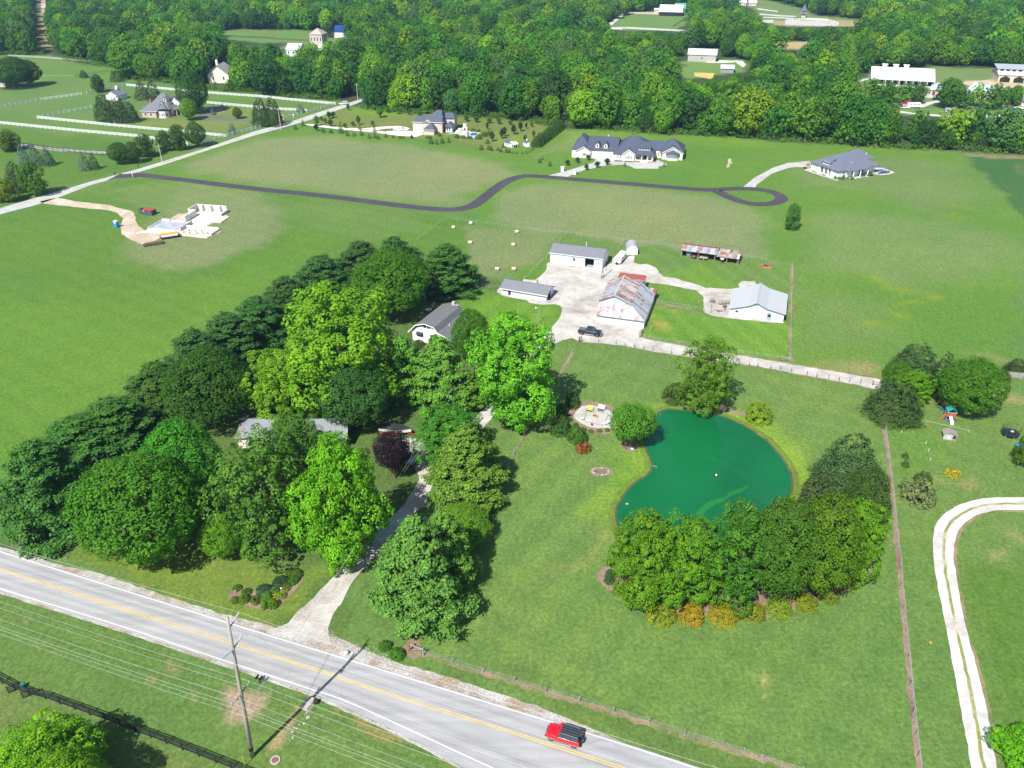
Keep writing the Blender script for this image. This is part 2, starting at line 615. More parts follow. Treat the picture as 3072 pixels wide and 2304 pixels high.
def resample(pts,n):
    pts=[Vector(p) for p in pts]
    L=[0]
    for a,b in zip(pts,pts[1:]):L.append(L[-1]+(b-a).length)
    out,k=[],0
    for i in range(n):
        t=L[-1]*i/(n-1)
        while k<len(pts)-2 and L[k+1]<t:k+=1
        out.append(pts[k].lerp(pts[k+1],(t-L[k])/max(1e-6,L[k+1]-L[k])))
    return out

def strip(name,left,right,mat,z,cols=1,n=40,jitter=0.0,parent=None):
    """a road between two edge lines; 'across' runs 0..1 from left to right"""
    A,B=resample(left,n),resample(right,n)
    me=bpy.data.meshes.new(name)
    v,ac=[],[]
    for a,b in zip(A,B):
        for c in range(cols+1):
            p=a.lerp(b,c/cols)
            if jitter and c in(0,cols):
                j=noise.noise_vector(Vector((p.x,p.y,0))*.8)*jitter
                p=p+Vector((j.x,j.y,0))
            v.append((p.x,p.y,z))
            ac.append(c/cols)
    w=cols+1
    f=[(i*w+c,i*w+c+1,(i+1)*w+c+1,(i+1)*w+c) for i in range(n-1) for c in range(cols)]
    me.from_pydata(v,[],f)
    at=me.attributes.new('across','FLOAT','POINT')
    at.data.foreach_set('value',ac)
    if me.polygons[0].normal.z<0:me.flip_normals()
    me.materials.append(mat)
    o=link(name,me,parent)
    if not parent:o['kind']='structure'
    return o

def ribbon(name,line,width,mat,z,jitter=.1,parent=None,n=60):
    L,R=offset2(resample(line,n),width)
    return strip(name,L,R,mat,z,1,n,jitter,parent)

def offset2(A,width):
    L,R=[],[]
    for i,p in enumerate(A):
        d=(A[min(i+1,len(A)-1)]-A[max(i-1,0)]).normalized()
        s=Vector((-d.y,d.x,0))*(width(i/(len(A)-1)) if callable(width) else width)/2
        L.append(p+s)
        R.append(p-s)
    return L,R

# ------------------------------------------------------------------ the ground: one sheet, its own grass colours
def lin(r,g,b):
    f=lambda c:((c/255+.055)/1.055)**2.4 if c>10 else c/255/12.92
    return np.array([f(r),f(g),f(b)])

def N2(*pts):
    return[G(x,y) for x,y in pts]

def NZ(pts):return N2(*pts)

def sdist(X,Y,poly):
    """signed distance, inside positive"""
    d=np.full(X.shape,1e9)
    ins=np.zeros(X.shape,bool)
    n=len(poly)
    for i in range(n):
        x0,y0=poly[i][0],poly[i][1]
        x1,y1=poly[(i+1)%n][0],poly[(i+1)%n][1]
        dx,dy=x1-x0,y1-y0
        t=np.clip(((X-x0)*dx+(Y-y0)*dy)/(dx*dx+dy*dy+1e-9),0,1)
        d=np.minimum(d,np.hypot(X-x0-t*dx,Y-y0-t*dy))
        if abs(dy)>1e-9:
            c=((y0>Y)!=(y1>Y))&(X<dx*(Y-y0)/dy+x0)
            ins^=c
    return np.where(ins,d,-d)

rows=[-4000,-900,-200,-40,10,30]
y=38.0
while y<1300:
    rows.append(y)
    y*=1.0092
rows+=[1500,2000,3200,6000,14000]
ss=list(np.linspace(-1,1,361))
cols=[-9,-4,-1.6,-1.2]+ss+[1.2,1.6,4,9]
GX=np.array([[c*(70+.68*min(max(r,0),1300)) for c in cols] for r in rows])
GY=np.array([[r]*len(cols) for r in rows],float)

def vnoise(X,Y,s,seed):
    """smooth value noise on the grid points"""
    r=np.random.default_rng(seed)
    T=r.random((256,256))
    x,y=X/s+1000,Y/s+1000
    xi,yi=np.floor(x).astype(int),np.floor(y).astype(int)
    fx,fy=x-xi,y-yi
    fx,fy=fx*fx*(3-2*fx),fy*fy*(3-2*fy)
    g=lambda a,b:T[a%256,b%256]
    return(g(xi,yi)*(1-fx)+g(xi+1,yi)*fx)*(1-fy)+(g(xi,yi+1)*(1-fx)+g(xi+1,yi+1)*fx)*fy

WX=GX+(vnoise(GX,GY,9,1)-.5)*7+(vnoise(GX,GY,3,2)-.5)*2.5
WY=GY+(vnoise(GX,GY,9,3)-.5)*7+(vnoise(GX,GY,3,4)-.5)*2.5

# grass albedos
LAWN=np.array([.090,.156,.034])
FIELD=np.array([.070,.140,.019])
LUSH=np.array([.082,.165,.018])
HAYF=np.array([.140,.172,.068])
PALE=np.array([.112,.165,.052])
CROP=np.array([.040,.100,.026])
FLOOR=np.array([.034,.055,.02])
WARM=np.array([.130,.160,.040])
TANG=np.array([.23,.19,.085])
PAST=np.array([.084,.148,.034])
LIMEG=np.array([.108,.200,.020])

gc=np.empty(GX.shape+(3,))
gc[:]=PAST
gd=np.zeros(GX.shape+(3,))

def zone(poly,col,feather=3.0,amount=1.0,warp=True,stripes=None):
    X,Y=(WX,WY) if warp else(GX,GY)
    s=sdist(X,Y,poly)
    k=np.clip(s/feather+.5,0,1)
    k=k*k*(3-2*k)*amount
    gc[:]=gc*(1-k[...,None])+col*k[...,None]
    if stripes:gd[:]=gd*(1-k[...,None])+np.array(stripes)*k[...,None]
    return k

def spot(x,y,r,col,amount=.8,sq=1.0):
    c=G(x,y)
    d=np.hypot(WX-c.x,(WY-c.y)*sq)/r
    k=np.clip(1.2-d,0,1)*amount
    gc[:]=gc*(1-k[...,None])+col*k[...,None]

# far country, then field by field towards the camera (photo pixels of each field's corners)
FOREST_EDGE=[(-1400,100),(-400,140),(0,165),(130,165),(230,185),(335,205),(360,235),(485,246),(615,268),(780,282),(880,292),(1005,303),(1045,312),(1075,322),(1130,332),(1200,338),(1360,348),(1500,352),(1640,374),(1750,385),(1900,396),(2060,406),(2240,414),(2400,426),(2560,438),(2700,445),(2860,450),(3072,464),(3700,500),(4600,560)]
zone(NZ(FOREST_EDGE+[(4600,-100),(-1400,-100)]),FLOOR,6)
CLEAR={
    'west_pasture':[(0,165),(150,165),(230,188),(340,205),(350,225),(120,262),(0,262)],
    'cut':[(112,-20),(140,-20),(150,150),(118,150)],
    'mid_pasture':[(640,95),(735,88),(960,92),(965,122),(890,130),(760,128),(690,118)],
    'estate':[(850,138),(905,122),(1030,112),(1042,130),(1000,175),(930,182),(850,185)],
    'paddock':[(1790,84),(1850,60),(1905,38),(2040,30),(2068,45),(2052,75),(2030,92),(1900,92)],
    'stubble_west':[(1655,58),(1750,46),(1765,60),(1670,74)],
    'barn_yard':[(2040,200),(2060,182),(2150,176),(2240,180),(2245,212),(2170,222),(2080,236),(2030,222)],
    'polo':[(2180,0),(2300,0),(2400,25),(2440,45),(2580,60),(2580,78),(2350,78),(2290,68),(2270,30)],
    'stubble_mid':[(2300,138),(2330,126),(2520,122),(2525,138),(2430,145),(2310,150)],
    'horse_farm':[(2600,222),(2800,200),(3000,205),(3200,215),(3200,322),(3010,322),(2900,322),(2700,318),(2690,290),(2560,262)],
    'near_meadow':[(2690,322),(3200,330),(3200,362),(2960,356),(2700,346)],
}
for k,c in dict(west_pasture=PAST,cut=TANG,mid_pasture=PAST*1.1,estate=PALE,paddock=PAST*1.15,stubble_west=TANG*1.3,barn_yard=PAST*1.2,polo=PALE,stubble_mid=TANG*1.3,horse_farm=PALE,near_meadow=PAST*1.2).items():
    zone(NZ(CLEAR[k]),c,5)
zone(vO and P2(vO,(780,165),(1270,150),(1270,235),(1100,215),(900,215)),TANG*1.5,5)
zone(NZ([(2290,60),(2580,62),(2580,80),(2350,78)]),TANG*1.2,5)
zone(N2((0,190),(330,205),(350,232),(250,250),(0,258)),LUSH,8,.6)
# west farm
zone(N2((0,255),(350,228),(1005,310),(900,350),(640,440),(0,625),(-500,640),(-500,300)),PAST,4)
zone(N2((0,380),(240,405),(560,440),(600,440),(440,495),(250,545),(0,610)),FIELD*.95,5)
zone(P2(vN,(30,700),(600,640),(1050,640),(2050,660),(2080,740),(1650,880),(1300,830),(0,720)),WARM,3,.9)
zone(P2(vN,(1350,590),(2050,640),(2050,450),(1700,440)),WARM,3,.8)
zone(P2(vN,(1340,220),(2150,290),(2050,390),(1340,330)),LUSH,3,.6)
# two-storey house lot
zone(N2((915,362),(1064,322),(1200,340),(1500,354),(1690,388),(1600,470),(1500,460),(1270,420),(990,382)),WARM*.92,4)
zone(P2(a2,(760,905),(1000,890),(1320,940),(1250,965),(900,960)),LIMEG,5,.8)
zone(P2(vT,(1400,560),(1980,520),(2120,500),(1980,640),(1500,640)),LIMEG,4,.6)
zone(P2(vT,(0,520),(600,560),(1300,700),(1300,760),(600,660),(0,580)),FIELD,4,.8)
# hay land in the middle
zone(N2((800,404),(915,365),(990,384),(1270,428),(1500,465),(1700,392),(2080,412),(2420,430),(2760,452),(2860,456),(2960,560),(3072,660),(3072,1090),(2640,1150),(1760,1010),(1640,960),(1400,620),(800,570),(420,520),(640,440)),FIELD*1.12,4)
zone(N2((520,500),(760,418),(1000,410),(1280,448),(1520,490),(1560,520),(1450,560),(1380,612),(1230,604),(800,553)),HAYF,12)
zone(N2((1540,560),(1760,550),(2130,582),(2290,640),(2300,790),(1900,740),(1560,700),(1480,650),(1480,600)),HAYF,10,.95)
zone(P2(b2,(1420,440),(1620,290),(2212,380),(2500,420),(2330,640),(2150,760),(1900,760),(1700,640)),HAYF*.93,6,.85)
zone(P2(a3,(470,1090),(800,1070),(1500,1110),(2212,1160),(2212,1220),(1450,1200),(500,1180)),LIMEG,8,.55)
zone(P2(a3,(520,1090),(460,1180),(250,1290),(700,1220)),HAYF,8,.6)
zone(N2((2380,480),(2700,470),(2880,500),(2960,600),(2800,640),(2560,560),(2400,560)),PALE*.95,14,.8)
zone(N2((2440,640),(2800,650),(3072,720),(3072,800),(2700,860),(2440,800)),PALE,16,.75)
zone(N2((2400,860),(2640,900),(2700,1020),(2500,1060),(2400,1040)),PALE*.95,14,.5)
zone(P2(b4,(520,1510),(800,1440),(960,1500),(1000,1600),(700,1530)),TANG*.95,6,.7)
zone(P2(b4,(1690,1380),(2212,1400),(2212,1500),(2050,1440)),TANG*.95,5,.6)
for q in((960,770,3,1),(1110,840,3.5,1),(1400,895,3,1),(1190,1050,2.6,1),(1230,970,3,1),(1040,1140,3,1),(1650,240,5,.6),(1740,170,4,.5)):
    c=b4(q[0],q[1])
    d=np.hypot((WX-c.x)*.9+(WY-c.y)*.3,WY-c.y)/q[2]
    k=np.clip(1.3-d,0,1)*.6*q[3]
    gc[:]=gc*(1-k[...,None])+np.array([.15,.20,.016])*k[...,None]
# crop field at the far right
zone(P2(a4,(1740,1285),(1900,1470),(2060,1659),(2330,2000),(2800,2100),(2800,1330),(2212,1320)),CROP,3)
zone(P2(a4,(1715,1270),(2212,1290),(2800,1310),(2800,1335),(2212,1318),(1760,1295)),np.array([.2,.15,.08]),3)
zone(P2(a4,(2120,1390),(2212,1480),(2212,1440),(2140,1370)),np.array([.16,.14,.06]),3,.6)
# big west field
zone(N2((-600,760),(0,660),(130,610),(300,560),(420,535),(800,575),(1240,640),(1400,650),(1420,860),(1200,760),(900,780),(500,1150),(0,1440),(-900,2000)),FIELD,4,stripes=(.15,.35,0))
zone(N2((420,700),(560,545),(800,590),(862,640),(820,715),(700,775),(560,805),(420,785),(380,740)),HAYF*.95,9,.95)
zone(N2((300,570),(560,545),(760,580),(640,640),(470,640)),PALE,9,.6)
zone(N2((-600,1000),(0,880),(300,900),(700,1040),(500,1150),(0,1440),(-800,1800)),LUSH,30,.75)
zone(N2((500,880),(900,740),(1000,700),(940,780),(620,1020)),LUSH,20,.6)
zone(N2((800,590),(1230,640),(1300,680),(1100,720),(840,660)),np.array([.088,.150,.036]),10,.7)
# home lawns
zone(N2((0,1640),(60,1500),(700,1080),(1180,745),(1385,800),(1680,920),(1640,1010),(1000,1870),(860,1860),(480,1780),(150,1690)),np.array([.066,.112,.026]),3,stripes=(0,0,.3))
zone(N2((150,1680),(400,1650),(700,1660),(1010,1715),(900,1840),(830,1880),(690,1850),(480,1780)),np.array([.110,.160,.024]),4,.9,stripes=(0,0,.4))
zone(N2((1380,870),(1660,900),(1690,960),(1650,1000),(1560,985),(1440,965),(1370,990)),LUSH*1.08,3,stripes=(.9,0,0))
zone(N2((1620,1020),(1780,1050),(2030,1090),(2370,1135),(2620,1180),(2660,1300),(2680,1600),(2720,2000),(2780,2500),(2100,2500),(2060,2300),(1750,2175),(1370,2030),(1240,1980),(1300,1700),(1460,1390)),LAWN,3,stripes=(.5,.45,0))
zone(N2((1460,1400),(1560,1320),(1700,1300),(1800,1450),(1830,1640),(1700,1760),(1480,1800),(1290,1900),(1250,1960),(1380,1640)),LAWN*1.02,6,.9,stripes=(.95,.2,0))
zone(N2((1240,1985),(1560,2095),(1880,2230),(2080,2300),(2400,2304),(2200,2230),(1900,2130),(1500,2010),(1300,1960)),LAWN*.86,3)
# farm grass
zone(P2(b3,(430,400),(520,390),(950,450),(930,540),(900,600),(560,470),(380,520)),LAWN*.95,3)
zone(P2(b3,(980,460),(1400,510),(2000,590),(2270,640),(2400,640),(2390,1460),(1120,1250),(1270,820),(1250,640),(1060,600)),LAWN,3,stripes=(0,0,.7))
zone(P2(b3,(1270,700),(1600,650),(1900,800),(1840,850),(1560,800),(1300,730)),LUSH*1.1,3,.8,stripes=(0,0,.6))
zone(P2(b3,(1130,1240),(1260,1010),(1640,1060),(2212,1120),(2380,1140),(2390,1440),(1900,1380)),LUSH*1.12,3,.9,stripes=(0,0,.9))
zone(P2(b3,(1180,810),(1450,850),(1620,900),(1640,1030),(1250,960)),LUSH*1.05,3,.9,stripes=(0,0,.8))
for x,yy,r in((1230,1160,2.5),(1330,1165,3),(1270,1100,1.6),(1290,1010,1.3)):
    c=b3(x,yy)
    d=np.hypot(WX-c.x,(WY-c.y)*1.4)/r
    k=np.clip(1.3-d,0,1)*.55
    gc[:]=gc*(1-k[...,None])+np.array([.27,.22,.05])*k[...,None]
# pond margin
POND_PX=[(1,3,1480,300),(3,0,0,0)]
POND=P2(c3,(1220,360),(1250,335),(1330,302),(1400,304),(1600,322),(1800,365),(1950,430),(2060,495),(2150,560))+P2(c4,(60,540),(120,610),(190,690),(240,770),(270,840),(280,920),(270,1000),(200,1060),(100,1160))+P2(c3,(2080,1240),(1900,1420),(1500,1460),(1150,1440),(960,1330),(930,1270),(915,1190),(920,1130),(960,1050),(1010,970),(1080,905),(1170,850),(1210,790),(1208,730),(1170,650),(1150,560),(1170,450))
s=sdist(WX,WY,POND)
k=np.clip(1.25+s/4.2,0,1)*.85
gc[:]=gc*(1-k[...,None])+np.array([.135,.225,.022])*k[...,None]
zone(P2(c3,(900,520),(1180,640),(1210,800),(1000,980),(930,1180),(850,1150),(900,900),(860,700),(780,600)),LUSH*1.15,5,.55)
zone(P2(c3,(900,1180),(930,1400),(800,1500),(400,1600),(340,1560),(700,1430)),np.array([.17,.18,.05]),6,.5)
# east neighbour
zone(N2((2640,1150),(2700,1160),(3072,1180),(3600,1250),(3800,2400),(2790,2400),(2740,2100),(2690,1500)),LAWN*.98,3,stripes=(.2,.3,.2))
zone(N2((2960,1175),(3072,1180),(3200,1240),(3072,1225),(2980,1215)),TANG,3,.7)
zone(P2(c4,(1080,420),(1420,400),(1500,640),(1150,900)),LUSH,5,.5)
zone(P2(d4,(1700,0),(2500,0),(2500,1500),(2060,1659),(1900,800)),FIELD*.92,8,.8)
for x,yy,r,col in((1900,1470,1.5,TANG),(2060,1310,1.8,TANG),(1540,870,1.8,TANG),(1760,905,2.0,TANG)):
    c=c4(x,yy)
    k=np.clip(1.3-np.hypot(WX-c.x,WY-c.y)/r,0,1)*.45
    gc[:]=gc*(1-k[...,None])+col*k[...,None]
for x,yy,r in((165,1010,1.3),(170,1140,.8)):
    c=d4(x,yy)
    k=np.clip(1.3-np.hypot(WX-c.x,WY-c.y)/r,0,1)*.6
    gc[:]=gc*(1-k[...,None])+np.array([.26,.25,.10])*k[...,None]
# south verge
zone(N2((-600,1610),(0,1775),(420,1905),(960,2095),(1150,2166),(1410,2310),(1500,2700),(-900,2700)),LAWN*.92,2,stripes=(0,.2,0))
zone(P2(d1,(0,950),(1000,1340),(2212,1760),(0,2400),(-900,1400)),np.array([.095,.128,.032]),4,.85)
zone(P2(d2,(560,1080),(830,1180),(1200,1420),(1800,1659),(1700,1700),(1150,1480),(980,1340),(700,1170)),np.array([.26,.17,.06]),1.5,.7)
for x,yy,r in((220,425,.7),(1380,820,.6),(1720,935,.7),(1540,730,.6)):
    c=d1(x,yy)
    k=np.clip(1.3-np.hypot(WX-c.x,WY-c.y)/r,0,1)*.6
    gc[:]=gc*(1-k[...,None])+TANG*k[...,None]
for x,yy,r in((2100,970,2.0),):
    c=d1(x,yy)
    k=np.clip(1.6-np.hypot(WX-c.x,WY-c.y)/r,0,1)
    gc[:]=gc*(1-k[...,None])+np.array([.30,.21,.14])*k[...,None]
for x,yy,r in((650,1330,.8),(340,1430,.9),(210,1580,1.4),(500,1090,1.0),(240,1500,.8),(430,1180,1.0),(300,1400,.8)):
    c=d2(x,yy)
    k=np.clip(1.3-np.hypot(WX-c.x,WY-c.y)/r,0,1)*.65
    gc[:]=gc*(1-k[...,None])+np.array([.32,.22,.12])*k[...,None]

nr,ncl=GX.shape
me=bpy.data.meshes.new('ground')
idx=np.arange(nr*ncl).reshape(nr,ncl)
quads=np.stack([idx[:-1,:-1],idx[:-1,1:],idx[1:,1:],idx[1:,:-1]],-1).reshape(-1,4)

def np_mesh(me,V,Q):
    me.vertices.add(len(V))
    me.vertices.foreach_set('co',V.astype(np.float32).ravel())
    me.loops.add(Q.size)
    me.loops.foreach_set('vertex_index',Q.astype(np.int32).ravel())
    me.polygons.add(len(Q))
    me.polygons.foreach_set('loop_start',np.arange(0,Q.size,4,dtype=np.int32))
    me.update(calc_edges=True)

np_mesh(me,np.stack([GX,GY,np.zeros_like(GX)],-1).reshape(-1,3),quads)
for nm,arr in(('col',gc),('det',gd)):
    at=me.attributes.new(nm,'FLOAT_COLOR','POINT')
    at.data.foreach_set('color',np.concatenate([arr.reshape(-1,3),np.ones((nr*ncl,1))],1).astype(np.float32).ravel())
me.materials.append(groundmat())
struct('ground',me)

# ------------------------------------------------------------------ roads, drives, yards
up_edge=N2((-900,1368),(-400,1520),(0,1650),(206,1715),(376,1768),(800,1900),(1160,2010),(1560,2133),(1759,2193),(2084,2298),(2500,2450),(3200,2720))
up_line=N2((-900,1374),(-400,1525),(0,1655),(206,1720),(376,1773),(800,1905),(1160,2015),(1560,2138),(1759,2199),(2084,2304),(2500,2456),(3200,2727))
yel=N2((-900,1425),(-400,1580),(0,1709),(206,1774),(427,1845),(800,1962),(977,2019),(1158,2080),(1560,2205),(1864,2304),(2300,2450),(3000,2700))
lo_line=N2((-900,1476),(-400,1634),(0,1766),(200,1828),(409,1894),(800,2024),(941,2071),(1060,2113),(1476,2304),(1800,2452),(2500,2800))
lo_edge=N2((-900,1481),(-400,1640),(0,1773),(200,1836),(409,1902),(800,2033),(950,2086),(1057,2134),(1151,2176),(1324,2268),(1411,2315),(1700,2470),(2400,2840))
# the carriageway, its markings and shoulders
road=strip('road',up_edge,lo_edge,roadmat(),.03,12,120)

def sheetline(line,w,mat,z,off=0.0,n=140):
    L,R=[],[]
    pts=resample(smooth_line(line,4),n)
    for i,p in enumerate(pts):
        d=(pts[min(i+1,n-1)]-pts[max(i-1,0)]).normalized()
        s=Vector((-d.y,d.x,0))
        L.append(p+s*(off+w/2))
        R.append(p+s*(off-w/2))
    return L,R

LINEW=gravelmat('white_road_paint',(.62,.62,.60),(.42,.42,.42),.55,.72,.15)
LINEY=gravelmat('yellow_road_paint',(.60,.40,.09),(.46,.33,.12),.55,.72,.18)
for ln,w,mt,off in((up_line,.13,LINEW,0),(lo_line,.13,LINEW,0),(yel,.12,LINEY,.15),(yel,.12,LINEY,-.15)):
    L,R=sheetline(ln,w,mt,0,off)
    strip('road_line',L,R,mt,.038,1,140,0,road)
sh_up=N2((-900,1350),(-400,1505),(0,1640),(60,1655),(188,1696),(290,1718),(376,1745),(500,1788),(690,1848),(800,1872),(880,1900),(977,1905),(1040,1925),(1100,1952),(1194,1988),(1230,1999),(1375,2040),(1560,2102),(1647,2134),(1755,2176),(1882,2232),(2062,2296),(2500,2435),(3200,2700))
strip('gravel_shoulder',smooth_line(sh_up,3),up_edge,ROADGRAVEL,.012,1,200,.3)
lo2=[p+Vector((.25,-.55,0)) for p in lo_edge]
strip('gravel_shoulder',lo_edge,lo2,ROADGRAVEL,.012,1,160,.2)

drv_l=[d2(170,500),d2(290,455),d2(400,345),d2(560,180),d2(700,50),c2(740,1640),c2(860,1500),c2(1050,1280),c2(1250,1090),c2(1380,880),c2(1300,700),c2(1240,560)]
drv_r=[d2(1180,790),d2(700,600),d2(600,520),d2(640,400),d2(730,290),d2(800,150),c2(960,1560),c2(1100,1400),c2(1250,1230),c2(1430,1080),c2(1500,900),c2(1540,700),c2(1560,560)]
pd=drv_l+[c2(1250,530),c2(1370,540),c2(1500,560),c2(1560,620)]+[c2(1540,720),c2(1500,900),c2(1430,1080),c2(1250,1230),c2(1100,1400),c2(960,1560),d2(800,150),d2(730,290),d2(650,400),d2(610,500),d2(640,640),d2(400,600),d2(200,540),d2(0,500),d2(0,450)]
sheet('driveway',pd,GRAVEL,.022,.2)
ribbon('lane',smooth_line([c2(1500,640),c2(1750,520),c2(1900,380),c2(2060,230),G(1560,1160),G(1620,1050),G(1660,1005)],6),3.2,GRAVEL,.018,.2)
yard=P2(vA,(580,1150),(700,1060),(760,990),(825,915),(840,845),(805,798),(740,785),(600,790),(480,765),(440,738),(180,690),(120,650),(125,618),(180,600),(380,560),(420,510),(530,515),(600,465),(650,400),(660,340),(700,315),(1270,380),(1390,330),(1400,270),(1540,250),(1645,245),(1630,320),(1700,345),(1790,338),(1880,380),(1905,430),(1960,475),(2212,530))+P2(vB,(250,725),(560,800),(720,860),(1120,880),(1230,850),(1250,800),(1300,760),(1500,755),(1560,900),(1560,1330),(1940,1385),(1940,1420),(1500,1385),(1090,1335),(800,1300),(690,1250),(690,1100),(680,1000),(560,905),(330,852),(0,792))+P2(vA,(1850,552),(1790,545),(1760,620),(1720,1060),(1700,1110),(1700,1165),(1620,1260),(1100,1190),(1000,1190),(960,1160),(830,1180),(740,1230),(600,1230))
sheet('farm_yard',yard,GRAVEL,.02,.35,1.2)
lane_u=[vA(1690,1150),vA(1900,1195),vA(2140,1240),G(2272,1075),G(2370,1092),G(2453,1106),G(2623,1135),G(2660,1146)]
lane_l=[vA(1000,1200),vA(1420,1222),vA(1800,1300),vA(2130,1350),G(2272,1099),G(2370,1117),G(2489,1139),G(2583,1157),G(2656,1176)]
strip('farm_lane',lane_u,lane_l,GRAVEL,.024,1,90,.25)
strip('dirt_strip',[p+Vector((0,.7,0)) for p in lane_u],lane_u,STRAW,.016,1,90,.4)
strip('dirt_strip',lane_l,[p-Vector((0,.55,0)) for p in lane_l],STRAW,.016,1,90,.35)
# new asphalt lane of the subdivision with its turning loop
pl=[a1(1010,1462),a1(1140,1450),a1(1500,1490),a1(1900,1540),G(800,570),G(900,580),G(1000,591),G(1085,602),G(1230,620),G(1339,629),G(1397,624),G(1430,610),G(1465,583),G(1498,558),G(1530,540),G(1562,530),G(1600,528),G(1737,539),G(1954,557),G(2090,568),G(2150,570)]
ribbon('private_lane',smooth_line(pl,5),4.6,NEWASPH,.03,.05,None,160)
strip('private_lane',[a1(1000,1440),a1(1060,1452),a1(1150,1464)],[a1(880,1500),a1(960,1478),a1(1150,1470)],NEWASPH,.026,1,12)
loop=smooth_line([G(2150,569),G(2200,566),G(2262,567),G(2312,575),G(2340,588),G(2343,600),G(2312,611),G(2262,612),G(2215,602),G(2180,588),G(2150,573)],6)
ribbon('private_lane',loop,4.4,NEWASPH,.034,.05,None,110)
# pale drives
sheet('house_drive',P2(a3,(340,1457),(440,1432),(560,1400),(650,1368),(720,1350),(745,1325),(690,1300),(720,1290),(880,1320),(1050,1338),(1260,1330),(1310,1350),(1335,1368),(1260,1380),(1262,1400),(1060,1398),(1020,1376),(950,1366),(820,1374),(660,1408),(560,1438),(500,1472)),CHIP,.02,.05,2)
sheet('house_drive',P2(a3,(1955,1556),(2000,1520),(2060,1470),(2140,1430))+P2(a4,(0,1462),(120,1395),(250,1352),(440,1335),(450,1390),(330,1385),(260,1392),(120,1440),(40,1500),(0,1535))+P2(a3,(2120,1500),(2075,1530),(2060,1558)),CHIP,.02,.05,2)
strip('country_road',[a1(-600,350+553),b1(-700,440),b1(0,178),a1(400,1612),a1(700,1522),a1(1150,1400),a1(1700,1232),a2(0,1092),a2(330,1002),a2(600,912),a2(840,838),a2(900,818),a2(960,790)][1:],[b1(-600,520),b1(0,228),b1(300,152),a1(480,1640),a1(760,1532),a1(1100,1442),a1(1340,1372),a1(1800,1222),a2(0,1127),a2(430,1007),a2(600,950),a2(850,862),a2(920,832),a2(980,800)],CHIP,.02,1,90,.15)
sheet('dirt_track',P2(b1,(330,120),(470,92),(600,118),(900,153),(1080,200),(1122,228),(1132,290),(1150,335),(1230,372),(1500,330),(1600,370),(1350,400),(1200,470),(1150,470),(1060,432),(1000,392),(998,320),(1010,260),(975,212),(860,192),(600,167),(360,142)),DIRT,.02,.4,2)
# loop drive of the eastern neighbour: two wheel tracks round a grass middle
lo_o=[G(3700,1500),c4(2212,1030),c4(1900,1036),c4(1700,1082),c4(1550,1168),c4(1485,1250),c4(1455,1400),c4(1465,1560),d4(1470,0),d4(1560,480),d4(1640,900),d4(1720,1350),d4(1775,1659),d4(1900,2300)]
lo_i=[G(3700,1545),c4(2212,1135),c4(1900,1152),c4(1780,1202),c4(1690,1272),c4(1640,1380),c4(1630,1520),d4(1640,0),d4(1720,450),d4(1840,900),d4(1930,1300),d4(1985,1659),d4(2150,2300)]
A,B=resample(smooth_line(lo_o,5),90),resample(smooth_line(lo_i,5),90)
lp=lambda t:[a.lerp(b,t) for a,b in zip(A,B)]
strip('loop_drive',lp(0),lp(.44),LIMEDRIVE,.024,1,90,.14)
strip('loop_drive',lp(.58),lp(1),LIMEDRIVE,.024,1,90,.14)
strip('dry_verge',lp(1),lp(1.16),STRAW,.014,1,90,.25)
strip('dry_verge',lp(.44),lp(.58),gravelmat('thin_grass',(.19,.21,.06),(.40,.37,.26),.5,.66,.3),.016,1,90,.1)
# fence-line strips of mulch and dead grass
fence_e=[c4(1010,240),c4(1040,380),c4(1058,480),c4(1080,620),c4(1092,760),c4(1108,900),c4(1120,1010),c4(1135,1150),c4(1150,1290),c4(1160,1440),c4(1178,1590),d4(1185,60),d4(1195,190),d4(1212,360),d4(1230,560),d4(1250,760),d4(1270,960),d4(1292,1200),d4(1328,1540),d4(1350,1720),d4(1400,2300)]
ribbon('mulch_strip',fence_e,.8,MULCH,.016,.25,None,120)
fence_s=[d2(1400,715),d2(1648,790),d2(1903,872),d2(2160,945),d3(60,945),d3(320,1032),d3(600,1112),d3(885,1197),d3(1180,1292),d3(1475,1387),d3(1790,1482),d3(1965,1535),d3(2120,1600),d4(60,1570),d4(200,1625),d4(600,1800)]
ribbon('mulch_strip',fence_s,.85,STRAW,.016,.5,None,140)
wl=[vA(940,1290),c3(470,120),c3(400,90),c3(180,470),c3(120,570),c3(10,760),c2(2070,820),c2(1960,1050),c2(1830,1320),c2(1720,1450)]
wl=[b3(550,1370),b3(480,1500),b3(400,1640),c3(210,450),c3(120,570),c3(10,760),c2(2020,1000),c2(1830,1330),c2(1700,1490)]
ribbon('mulch_strip',wl,.7,STRAW,.016,.25,None,60)
fe2=[b4(290,660),b4(285,760),b4(280,900),b4(275,1100),b4(272,1300),b4(280,1455)]
ribbon('mulch_strip',fe2,.8,STRAW,.016,.45,None,60)
ribbon('foot_path',[b3(1245,965),b3(1380,992),b3(1500,1012),b3(1640,1040)],.8,STRAW,.018,.3)
